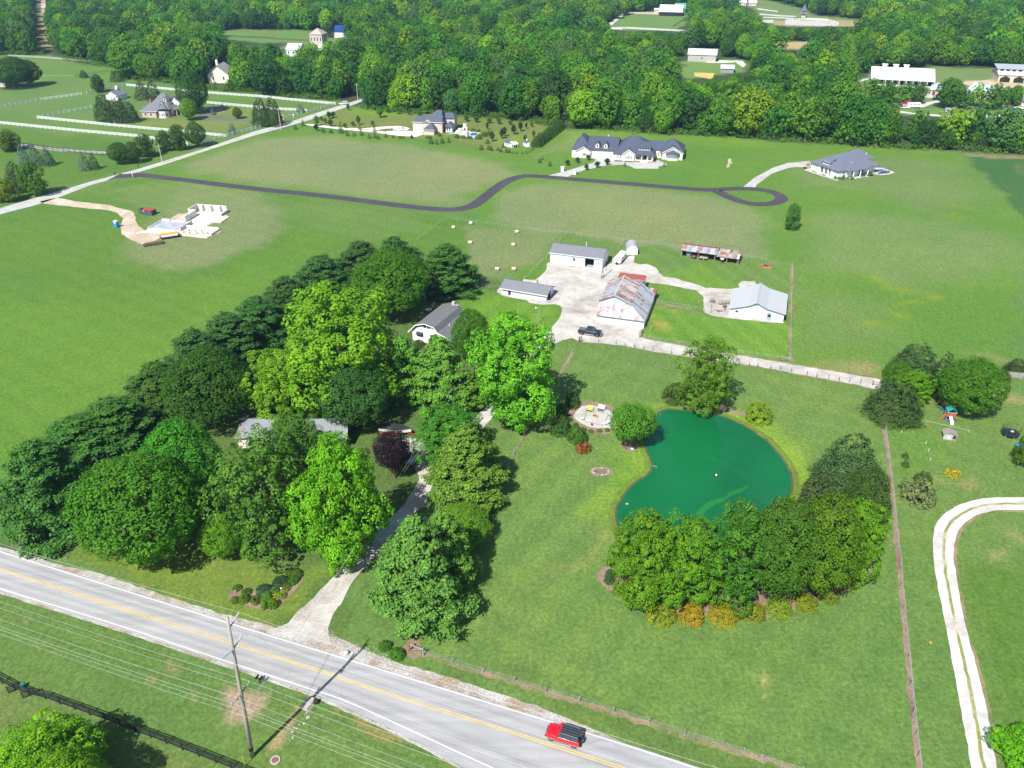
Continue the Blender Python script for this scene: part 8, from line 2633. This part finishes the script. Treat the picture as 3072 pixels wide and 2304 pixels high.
# covered boat by the court
hull('motor_boat','white motor boat under a black cover on a red trailer beside the court',c2(1185,500),rad(-12),6.4,2.3,.95,M('cream_gelcoat',(.70,.68,.63),.3),TARP)
t=thing('swim_platform','white stern deck of the covered boat with an outboard','boat part',c2(1085,470),rad(-12))
part(t,'deck',MB().box(-.5,.5,-.9,.9,1.0,1.3),M('cream_gelcoat',(.70,.68,.63)),False,.05)
part(t,'stand',MB().box(-.3,.3,-.6,.6,0,1.0),M('cream_gelcoat',(.70,.68,.63)))

# ------------------------------------------------------------------ fields: bales, building site
for i,(x,y) in enumerate(((1662,348),(1805,312),(1642,512),(1798,474),(2184,385),(2158,492),(2024,694),(2160,694))):
    t=thing('hay_bale','round pale hay bale in the field above the stable, '+rank_of(sorted((1662,1805,1642,1798,2184,2158,2024,2160)).index(x),8),'hay bale',b2(x,y),rad(-20+(i*37)%30),'hay bales in the field')
    part(t,'roll',MB().tube([(-.58,0,.5),(-.5,0,.5),(.5,0,.5),(.58,0,.5)],[.44,.5,.5,.44],16),HAY)
    part(t,'net_wrap',MB().tube([(-.46,0,.5),(.46,0,.5)],.51,16,False),M('net_wrap',(.5,.46,.34),.8))
for k in range(3):
    t=thing('old_bale','grey weathered hay bale left of the white barn, '+('leftmost','middle','rightmost')[k]+' of the row','hay bale',vB(955+k*52,1122-k*3),rad(-20),'old bales beside the white barn')
    part(t,'roll',MB().tube([(-.55,0,.55),(-.48,0,.55),(.48,0,.55),(.55,0,.55)],[.48,.56,.56,.48],14),OLDHAY)
t=thing('log_pile','heap of grey logs on the sandy yard left of the white barn','logs',vB(835,1085))
rr=random.Random(8)
for k in range(26):
    zz=.15+.2*(k//9)
    a=rr.uniform(0,3.14)
    x,y=rr.gauss(0,.55-.12*(k//9)),rr.gauss(.2,.5-.1*(k//9))
    part(t,'log',MB().tube([(x-math.cos(a)*.45,y-math.sin(a)*.45,zz),(x+math.cos(a)*.45,y+math.sin(a)*.45,zz+rr.uniform(0,.25))],.12,7),WOODGREY if k%3 else WOODBROWN)
t=thing('burn_pile','scorched brush pile with orange embers-coloured earth behind the white barn','brush pile',vB(1665,520))
sheet('scorched_patch',P2(vB,(1570,490),(1640,480),(1740,495),(1775,530),(1720,560),(1640,540)),M('orange_ash',(.36,.14,.07),.9,.3,1.0),.02,.15,.4)
for k in range(18):
    a=rr.uniform(0,3.14)
    x,y=rr.gauss(0,.8),rr.gauss(.3,.3)
    part(t,'stick',MB().bar((x-math.cos(a)*.6,y-math.sin(a)*.6,.08),(x+math.cos(a)*.6,y+math.sin(a)*.6,rr.uniform(.1,.4)),.07,.07),M('charred',(.03,.025,.022),.9) if k%2 else WOODBROWN)
t=thing('brush_pile','tangle of bare branches on the sand between the tall pole and the white barn','brush pile',vB(945,1235))
for k in range(14):
    a=rr.uniform(0,3.14)
    x,y=rr.gauss(0,.7),rr.gauss(0,.25)
    part(t,'branch',MB().bar((x-math.cos(a)*.5,y-math.sin(a)*.5,.05),(x+math.cos(a)*.5,y+math.sin(a)*.5,rr.uniform(.1,.5)),.05,.05),WOODBROWN)

r,L=site('foundation','new concrete house foundation with standing walls in the west field','foundation',vC(750,570),vC(1280,610))
sheet('bare_lot',P2(vC,(1080,410),(1160,370),(1240,320),(1340,325),(1400,300),(1500,250),(1700,240),(1985,290),(1985,330),(2040,385),(1950,430),(1800,475),(1640,540),(1900,570),(1915,600),(1690,715),(1480,690),(1300,630),(1180,600),(700,820),(600,790),(560,720),(750,600)),DIRT,.014,.2,1)
part(r,'slab',MB().box(.2,11.6,.4,7.8,0,.25),CONCDK)
part(r,'slab',MB().box(8.9,17.2,6.9,21,0,.2),M('white_floor',(.68,.67,.64),.8,.1,.3))
part(r,'slab',MB().box(12.0,23.4,-3.4,3.4,0,.16),M('sand_floor',(.48,.41,.34),.9,.15,.5))
part(r,'slab',MB().box(17.3,20.4,10.4,16.4,0,.3),M('sand_floor',(.48,.41,.34)))
part(r,'apron',MB().box(.2,11.2,-2.8,.3,0,.12),CONC)
FW=M('formed_concrete',(.52,.50,.46),.85,.12,.7)
for x0,x1,y0,y1,h in((0,.3,.2,8.2,.55),(.3,3.2,8.0,8.3,1.0),(3.6,8.6,8.0,8.3,.6),(0,11.8,.1,.35,.4),(11.5,11.8,.4,7.6,1.35),(8.6,8.9,8.3,11.2,2.3),(8.6,8.9,11.5,15.2,2.3),(6.0,8.6,15.2,15.5,2.3),(5.7,6.0,15.5,20.8,2.3),(6.0,17.0,20.8,21.1,2.3),(17.0,17.3,16.4,21.1,1.0),(12.0,23.6,3.4,3.7,1.1),(23.4,23.7,-1.5,3.4,.7),(20.0,23.4,-3.7,-3.45,.4)):
    part(r,'wall',MB().box(x0,x1,y0,y1,0,h),FW)
for x in(8.2,11.4,14.8):part(r,'wall_fin',MB().box(x,x+.3,19.6,20.8,.2,2.3),FW)
for i,(x,y) in enumerate(((14.0,.6),(16.0,.8),(18.0,1.2),(15.5,-1.6),(17.8,-1.4),(19.8,-1.0),(21.2,-.6),(13.0,-1.0))):
    part(r,'footing',MB().box(x,x+.5,y,y+.5,.17,.75),FW)
t=thing('lumber_stack','stack of dark timber at the front of the building site','timber',vC(870,810),rad(28))
for k in range(18):part(t,'plank',MB().box(-3.2+rr.uniform(-.3,.3),2.6+rr.uniform(-.3,.3),-.9+.3*(k%6),-.64+.3*(k%6),.1+.22*(k//6),.3+.22*(k//6)),M('dark_timber',(.10,.065,.04),.9,.3))
t=thing('material_trailer','flat trailer with an orange-wrapped load at the front of the building site','trailer',vC(1110,700),rad(28))
part(t,'load',MB().box(-2.7,2.6,-.4,1.0,.75,1.5),ORANGE,False,.05)
part(t,'bed',MB().box(-3.0,3.0,-1.1,1.1,.5,.74),M('maroon_frame',(.10,.02,.02)))
part(t,'side_load',MB().box(-2.6,2.4,-1.05,-.45,.75,1.15),M('pale_blue_wrap',(.5,.6,.68)))
for x in(-.6,.6):part(t,'wheel',MB().tube([(x,-1.15,.3),(x,-.95,.3)],.3,12),RUBBER)
part(t,'stand',MB().box(2.4,2.6,-.2,.2,0,.5).box(-2.6,-2.4,-.2,.2,0,.5),BLACKP)
r,L=site('dumpster','long grey open-topped dumpster with a red inside near the foundation','dumpster',vC(622,330),vC(826,356))
W_=2.3
mb=MB().box(0,L,0,.08,.1,1.75).box(0,L,W_-.08,W_,.1,1.75).box(0,.08,.08,W_-.08,.1,1.75).box(L-.08,L,.08,W_-.08,.1,1.75)
part(r,'wall',mb,DUMPGREY)
part(r,'inside',MB().box(.09,L-.09,.09,.12,.2,1.7).box(.09,L-.09,W_-.12,W_-.09,.2,1.74).box(.09,.12,.12,W_-.12,.2,1.7).box(L-.12,L-.09,.12,W_-.12,.2,1.7).box(.08,L-.08,.08,W_-.08,.1,.2),DUMPRED)
for k in range(12):part(r,'rib',MB().box(.15+k*(L-.4)/11,.27+k*(L-.4)/11,-.09,-.003,.15,1.7),M('rib_steel',(.11,.13,.155)))
part(r,'top_rail',MB().box(-.05,L+.05,-.1,-.0,1.75,1.85).box(-.05,L+.05,W_,W_+.08,1.75,1.85),DUMPGREY)
part(r,'skid',MB().box(.1,L-.1,.3,.5,0,.1).box(.1,L-.1,W_-.5,W_-.3,0,.1),BLACKP)
part(r,'label_plate',MB().box(2.1,2.45,-.13,-.1,1.3,1.6),WHITE)
t=thing('portable_toilet','blue portable toilet with a white roof beside the dirt track','toilet',vC(268,535),rad(-12))
part(t,'body',MB().box(-.55,.55,-.55,.55,.05,1.9),BLUEPL,False,.04)
part(t,'roof',loft(MB(),[[(-.6,-.6,1.9),(.6,-.6,1.9),(.6,.6,1.9),(-.6,.6,1.9)],[(-.45,-.45,2.25),(.45,-.45,2.25),(.45,.45,2.25),(-.45,.45,2.25)]]),WHITE)
part(t,'door',MB().box(-.4,.4,-.585,-.553,.15,1.8),M('blue_door',(.015,.22,.6),.4))
part(t,'sign',MB().box(-.25,.25,-.6,-.588,1.35,1.6),WHITE)
part(t,'base',MB().box(-.6,.6,-.6,.6,0,.05),BLACKP)

# ------------------------------------------------------------------ patio
pc=vP(402,255)
t=thing('fire_pit','round stone fire pit in the middle of the patio','fire pit',pc)
for ring,z0,n,rr0 in((0,0,14,.62),(1,.17,14,.62)):
    for k in range(n):
        a0,a1_=2*math.pi*(k+ring*.5)/n,2*math.pi*(k+ring*.5+.94)/n
        mb=MB()
        pts=[(math.cos(a)*q,math.sin(a)*q) for q,a in((.42,a0),(.42,a1_),(.64,a1_),(.64,a0))]
        n0=len(mb.v)
        mb.v+=[(x,y,z) for z in(z0,z0+.16) for x,y in pts]
        mb.f+=[(n0,n0+1,n0+2,n0+3)[::-1],(n0+4,n0+5,n0+6,n0+7)]+[(n0+i,n0+(i+1)%4,n0+4+(i+1)%4,n0+4+i) for i in range(4)]
        part(t,'stone',mb,M('fire_stone',(.42,.35,.28),.9,.25,4))
part(t,'ash',MB().cyl(0,0,.02,.1,.41,14),DARK)
part(t,'rim',MB().tube([(.43*math.cos(k*.3927),.43*math.sin(k*.3927),.345) for k in range(17)],.03,6),M('rust_ring',(.20,.07,.035)))
K=P2(vP,(292,180),(375,180),(575,228),(500,370),(262,315))
t=thing('patio_kerb','grey timber kerb outlining the inner square of the firepit patio','kerb',K[0])
for a,b in zip(K[1:],K[2:]+[K[0]]):
    part(t,'timber',MB().bar(a-K[0]+Vector((0,0,.1)),b-K[0]+Vector((0,0,.1)),.14,.13),WOODGREY)
t=thing('lounge_chair','lime green cushioned lounge chair on the far side of the patio','chair',vP(335,178),rad(-20))
part(t,'cushion',MB().box(-.55,.55,-.35,.3,.3,.42),LIME,False,.03)
part(t,'backrest',MB().slab([(-.55,.3,.36),(.55,.3,.36),(.55,.75,.85),(-.55,.75,.85)],.1),LIME)
part(t,'frame',MB().box(-.6,.6,-.38,-.33,0,.28).box(-.62,-.57,-.35,.5,0,.45).box(.57,.62,-.35,.5,0,.45),BLACKP)
part(t,'armrest',MB().tube([(.68,-.3,.1),(.72,-.35,.5),(.7,.1,.6),(.68,.4,.5)],.035,6),GALV)
t=thing('bench','pale grey slatted bench with a backrest on the far side of the patio','bench',vP(480,165),rad(-20))
for k in range(3):part(t,'slat',MB().box(-.75,.75,-.3+k*.2,-.13+k*.2,.4,.45),M('pale_slat',(.5,.5,.54)))
part(t,'backrest',MB().slab([(-.75,.32,.45),(.75,.32,.45),(.75,.5,.95),(-.75,.5,.95)],.05),M('pale_slat',(.5,.5,.54)))
for x in(-.65,.65):part(t,'leg',MB().box(x-.05,x+.05,-.25,.35,0,.4),BLACKP)
t=thing('footrest','narrow dark bench in front of the pale grey bench','bench',vP(472,188),rad(-20))
part(t,'seat',MB().box(-.55,.55,-.09,.09,.26,.32),BLACKP)
for x in(-.45,.45):part(t,'leg',MB().box(x-.04,x+.04,-.07,.07,0,.26),BLACKP)
t=thing('garden_chair','white folding chair on the left side of the patio kerb','chair',vP(245,292),rad(65))
part(t,'seat',MB().box(-.32,.32,-.3,.3,.38,.43),WHITE)
part(t,'backrest',MB().slab([(-.32,.28,.43),(.32,.28,.43),(.32,.55,1.0),(-.32,.55,1.0)],.05),WHITE)
for sx,sy in((-.3,-.28),(.3,-.28),(-.3,.3),(.3,.3)):part(t,'leg',MB().bar((sx,sy,.38),(sx,-sy*.8,0),.04,.04),WOODGREY)
t=thing('lounge_chair','white slatted lounge chair on the near right of the patio','chair',vP(560,340),rad(120))
for k in range(4):part(t,'slat',MB().box(-.38,.38,-.6+k*.26,-.38+k*.26,.3,.35),WHITE)
part(t,'backrest',MB().slab([(-.38,.44,.35),(.38,.44,.35),(.38,.8,.95),(-.38,.8,.95)],.05),WHITE)
part(t,'frame',MB().box(-.4,-.34,-.6,.5,0,.3).box(.34,.4,-.6,.5,0,.3),M('grey_trim',(.2,.22,.25)))
t=thing('side_table','small round table beside the white lounge chair','table',vP(520,365))
part(t,'tabletop',MB().cyl(0,0,.42,.47,.33,12),WHITE)
part(t,'leg',MB().cyl(0,0,0,.42,.05,6),GALV)
t=thing('grill','small dark grill on the near edge of the patio','grill',vP(360,372))
part(t,'bowl',MB().rock((0,0,.5),.2,2,.8),M('dark_red_lid',(.08,.02,.02)))
part(t,'leg',MB().bar((0,0,.45),(.2,.15,0),.03,.03).bar((0,0,.45),(-.2,.15,0),.03,.03).bar((0,0,.45),(0,-.2,0),.03,.03),BLACKP)
# rock-ringed heap on the lawn
rc=c3(782,815)
t=thing('rock_bed','oval bed of dead brush ringed by pale stones on the lawn left of the pond','rock bed',rc)
for k in range(26):
    a=2*math.pi*k/26
    q=(c3(850,820)-rc).length
    part(t,'stone',MB().rock((math.cos(a)*q+rr.gauss(0,.08),math.sin(a)*q*.72+rr.gauss(0,.06),.06),rr.uniform(.11,.24),k),ROCK)
for k in range(70):
    a=rr.uniform(0,6.28)
    q=1.5*math.sqrt(rr.random())
    x,y=math.cos(a)*q,math.sin(a)*q*.7
    part(t,'twig',MB().bar((x,y,.02),(x+rr.gauss(0,.3),y+rr.gauss(0,.25),rr.uniform(.15,.55)),.035,.035),M('dead_twig',(.17,.11,.09),.95,.3) if k%3 else WOODGREY)
sheet('mulch_bed',[rc+Vector((math.cos(k*.52)*2.1,math.sin(k*.52)*1.55,0)) for k in range(12)],MULCH,.02,.1,.5)
# things in and by the pond
t=thing('fountain_float','dark ring float with a white cap in the middle of the pond','float',c3(1738,850))
part(t,'ring',MB().tube([(.35*math.cos(k*.524),.35*math.sin(k*.524),.08) for k in range(13)],.1,6),BLACKP)
part(t,'cap',MB().tube([(0,0,.05),(0,0,.25),(0,0,.38)],[.2,.2,.08],8),WHITE)
for x,y,f,lb in((2087,507,c3,'pale flat stone in the water near the east bank'),(2143,541,c3,'small pale stone at the east edge of the pond'),(996,1085,c3,'pale stone in the water near the west bank')):
    t=thing('stone',lb,'stone',f(x,y))
    part(t,'rock',MB().rock((0,0,.06),.27 if x<2100 else.14,int(x),.5),ROCK)
for p,q,lb in((c3(1210,770),c3(1250,785),'grey stick jutting from the west bank into the pond'),(c3(935,1230),c3(985,1305),'grey branch lying in the shallows under the grove')):
    t=thing('branch',lb,'branch',p)
    part(t,'wood',MB().tube([(0,0,.08),tuple((q-p)*.6+Vector((0,0,.22))),tuple(q-p+Vector((0,0,.12)))],[.06,.05,.03],6),PALEBARK)
t=thing('boulder','pale block stone at the foot of the tree beside the firepit','boulder',vP(872,672))
part(t,'stone',MB().box(-.3,.3,-.2,.2,0,.35),M('grey_block',(.45,.47,.5),.8),False,.04)
# stump debris beside the far right of long house: bare pale patch
sheet('bare_patch',P2(a3,(1835,1320),(1862,1315),(1858,1335),(1872,1345),(1868,1362),(1850,1358),(1845,1385),(1815,1392),(1835,1362)),DIRT,.016,.2,.6)

# ------------------------------------------------------------------ eastern neighbour's garden
r,L=site('playhouse','small grey wooden playhouse with a shingled roof on the eastern lawn','playhouse',vS(208,552),vS(372,578))
D=1.55
mb=shell(MB(),0,L,0,D,1.2,.45,'y',0,.95)
part(r,'wall',mb,WOODGREY)
for k in range(7):part(r,'plank',MB().box(.02,1.58,-.03,-.003,.03+k*.17,.18+k*.17),M('silver_plank',(.36,.36,.37),.9,.15))
part(r,'roof',gable_roof(MB(),0,L,0,D,1.22,.45,'y',.18,.08,.95),M('brown_grey_shingle',(.22,.19,.18),.9,.15,4))
window(r,(.72,0,.35),FRONT,.45,.5,M('pale_frame',(.6,.6,.62)),M('silver_plank',(.36,.36,.37)),.07,1)
part(r,'porch_opening',boardon(MB(),(1.68,0,.35),FRONT,.5,.7,.003,.012),DARK)
part(r,'porch_rail',MB().box(1.65,2.22,-.05,-.015,.05,.12).box(1.65,2.22,-.05,-.015,.3,.37),WOODGREY)
part(r,'corner_post',MB().box(1.6,1.68,-.06,-.003,0,1.3).box(2.2,2.27,-.06,.0,0,1.2),WOODGREY)
SO=vS(285,300)
t=thing('swing_set','wooden climbing frame with a green canopy, ladder and white slide','play set',SO,rad(-10))
for x in(-.75,.75):
    for y in(-.6,.7):part(t,'post',MB().bar((x*1.05,y*1.05,0),(x,y,2.35 if y<0 else 2.3),.1,.1),CEDAR)
for k in range(6):part(t,'deck_board',MB().box(-.8,.8,-.62+k*.23,-.42+k*.23,1.1,1.15),CEDAR)
for k in range(5):part(t,'panel_board',MB().box(-.75,-.25,-.66,-.63,1.2+k*.13,1.31+k*.13).box(.3,.75,-.66,-.63,1.2+k*.13,1.31+k*.13),M('red_cedar',(.33,.08,.04),.8))
part(t,'canopy',MB().slab([(-.95,-.75,2.3),(.0,-.75,2.95),(.0,.8,2.95),(-.95,.8,2.3)],.03).slab([(.95,-.75,2.3),(.95,.8,2.3),(0,.8,2.95),(0,-.75,2.95)],.03),TEALP)
part(t,'beam',MB().box(-.9,1.0,-.72,-.64,2.0,2.1),M('pale_pine',(.45,.33,.22)))
sl=part(t,'slide',MB().slab([(-.28,-.65,1.12),(.22,-.65,1.12),(.25,-2.3,.18),(-.3,-2.3,.18)],.05),WHITE)
part(sl,'slide_edge',MB().bar((-.3,-.65,1.18),(-.32,-2.3,.26),.05,.14).bar((.24,-.65,1.18),(.27,-2.3,.26),.05,.14),WHITE)
lad=part(t,'ladder',MB().bar((-.8,-.2,1.15),(-1.75,-.9,0),.06,.1).bar((-.8,.3,1.15),(-1.9,-.3,0),.06,.1),CEDAR)
for k in range(6):
    f=(k+.5)/6
    part(lad,'rung',MB().bar(Vector((-.8,-.2,1.15)).lerp(Vector((-1.75,-.9,0)),f),Vector((-.8,.3,1.15)).lerp(Vector((-1.9,-.3,0)),f),.1,.05),CEDAR)
part(t,'swing_beam',MB().bar((-.2,.8,2.1),(-.6,4.6,2.1),.1,.14),WOODBROWN)
part(t,'brace',MB().bar((-.6,4.5,2.15),(-1.6,4.9,0),.09,.09).bar((-.6,4.5,2.15),(.5,4.9,0),.09,.09),WOODBROWN)
for y in(1.8,3.2):
    part(t,'swing',MB().box(-.7,-.3,y,y+.3,.5,.54).bar((-.5,y,.52),(-.42,y,2.1),.02,.02).bar((-.5,y+.3,.52),(-.42,y+.3,2.1),.02,.02),BLUEPL)
part(t,'climbing_wall',MB().slab([(.85,-.55,1.15),(.85,.1,1.15),(1.6,.1,0),(1.6,-.55,0)],.05),CEDAR)
part(t,'sandbox',MB().box(-.7,.7,-.5,.6,.0,.25),M('blue_tarp',(.03,.10,.36)))
tc=vS(1080,510)
t=thing('trampoline','round black trampoline with safety net near the right edge','trampoline',tc)
part(t,'mat',MB().cyl(0,0,.72,.75,1.35,24),BLACKP)
mb=MB()
n=24
for k in range(n):
    a,b=2*math.pi*k/n,2*math.pi*(k+1)/n
    mb.slab([(math.cos(a)*1.36,math.sin(a)*1.36,.77),(math.cos(a)*1.62,math.sin(a)*1.62,.77),(math.cos(b)*1.62,math.sin(b)*1.62,.77),(math.cos(b)*1.36,math.sin(b)*1.36,.77)],.05)
part(t,'pad',mb,M('navy_pad',(.02,.03,.05),.6))
for k in range(6):
    a=2*math.pi*(k+.5)/6
    part(t,'leg',MB().bar((math.cos(a)*1.5,math.sin(a)*1.5,0),(math.cos(a)*1.5,math.sin(a)*1.5,.72),.05,.05),GALV)
    pl_=part(t,'net_pole',MB().bar((math.cos(a)*1.55,math.sin(a)*1.55,.6),(math.cos(a)*1.6,math.sin(a)*1.6,2.3),.05,.05),M('grey_foam',(.05,.055,.06)))
mb=MB()
for z in(.95,1.2,1.45,1.7,1.95,2.2):
    for k in range(n):
        a,b=2*math.pi*k/n,2*math.pi*(k+1)/n
        mb.bar((math.cos(a)*1.58,math.sin(a)*1.58,z),(math.cos(b)*1.58,math.sin(b)*1.58,z),.012,.012)
for k in range(n*2):
    a=math.pi*k/n
    mb.bar((math.cos(a)*1.58,math.sin(a)*1.58,.8),(math.cos(a)*1.58,math.sin(a)*1.58,2.25),.01,.01)
part(t,'net',mb,BLACKP)
part(t,'step_box',MB().box(.2,.75,.1,.5,.76,.9),M('pale_emblem',(.5,.5,.5)))
t=thing('paddling_pool','blue inflatable paddling pool cut off by the right edge','paddling pool',vS(1235,665))
part(t,'ring',MB().tube([(1.0*math.cos(k*.2618),1.0*math.sin(k*.2618),.22) for k in range(25)],.2,8),BLUEPL,True)
part(t,'water',MB().cyl(0,0,.05,.26,.85,20),M('paddling_water',(.12,.45,.8),.05,.05))
for i,(x,y) in enumerate(((1195,492),(1397,584),(1418,648),(1431,726))):
    t=thing('stake','short pale stake in the eastern lawn, '+('nearest the hemlock','second from the hemlock','third from the hemlock','nearest the yellow bush')[i],'stake',c4(x,y),0,'white stakes in the eastern lawn')
    part(t,'shaft',MB().box(-.04,.04,-.04,.04,0,.7),M('pale_green_plastic',(.45,.62,.5)))
t=thing('marker_flag','small orange marker in the grass between the fence and the stone drive','marker',d4(1437,622))
part(t,'disc',MB().cyl(0,0,0,.16,.16,8),M('orange_marker',(.7,.25,.02)))
t=thing('clothesline','thin white line stretched behind the playhouse','line',vS(-20,365))
q=vS(548,468)-vS(-20,365)
part(t,'line',MB().bar((0,0,.9),q+Vector((0,0,.5)),.02,.02),WHITE)
part(t,'stake',MB().box(-.03,.03,-.03,.03,0,.95),GALV)
part(t,'stake',MB().box(q.x-.03,q.x+.03,q.y-.03,q.y+.03,0,.55),GALV)
t=thing('garden_table','pale round table behind the gambrel-roofed house','table',vH(455,350))
part(t,'tabletop',MB().cyl(0,0,.7,.76,.9,16),M('pale_slat',(.5,.5,.54)))
part(t,'leg',MB().cyl(0,0,0,.7,.1,8),GALV)

# ------------------------------------------------------------------ summer haze over the whole valley
hz=MB().box(-4600,4600,-900,5200,-1,96).mesh('haze',None)
m,nt,out=nodes_of('haze_air')
v=nt.nodes.new('ShaderNodeVolumePrincipled')
v.inputs['Color'].default_value=(.42,.72,1,1)
v.inputs['Density'].default_value=.00010
v.inputs['Anisotropy'].default_value=.2
nt.links.new(v.outputs[0],out.inputs['Volume'])
hz.materials.append(m)
o=link('haze',hz)
o['kind']='stuff'
o['label']='thin blue summer haze over the valley'
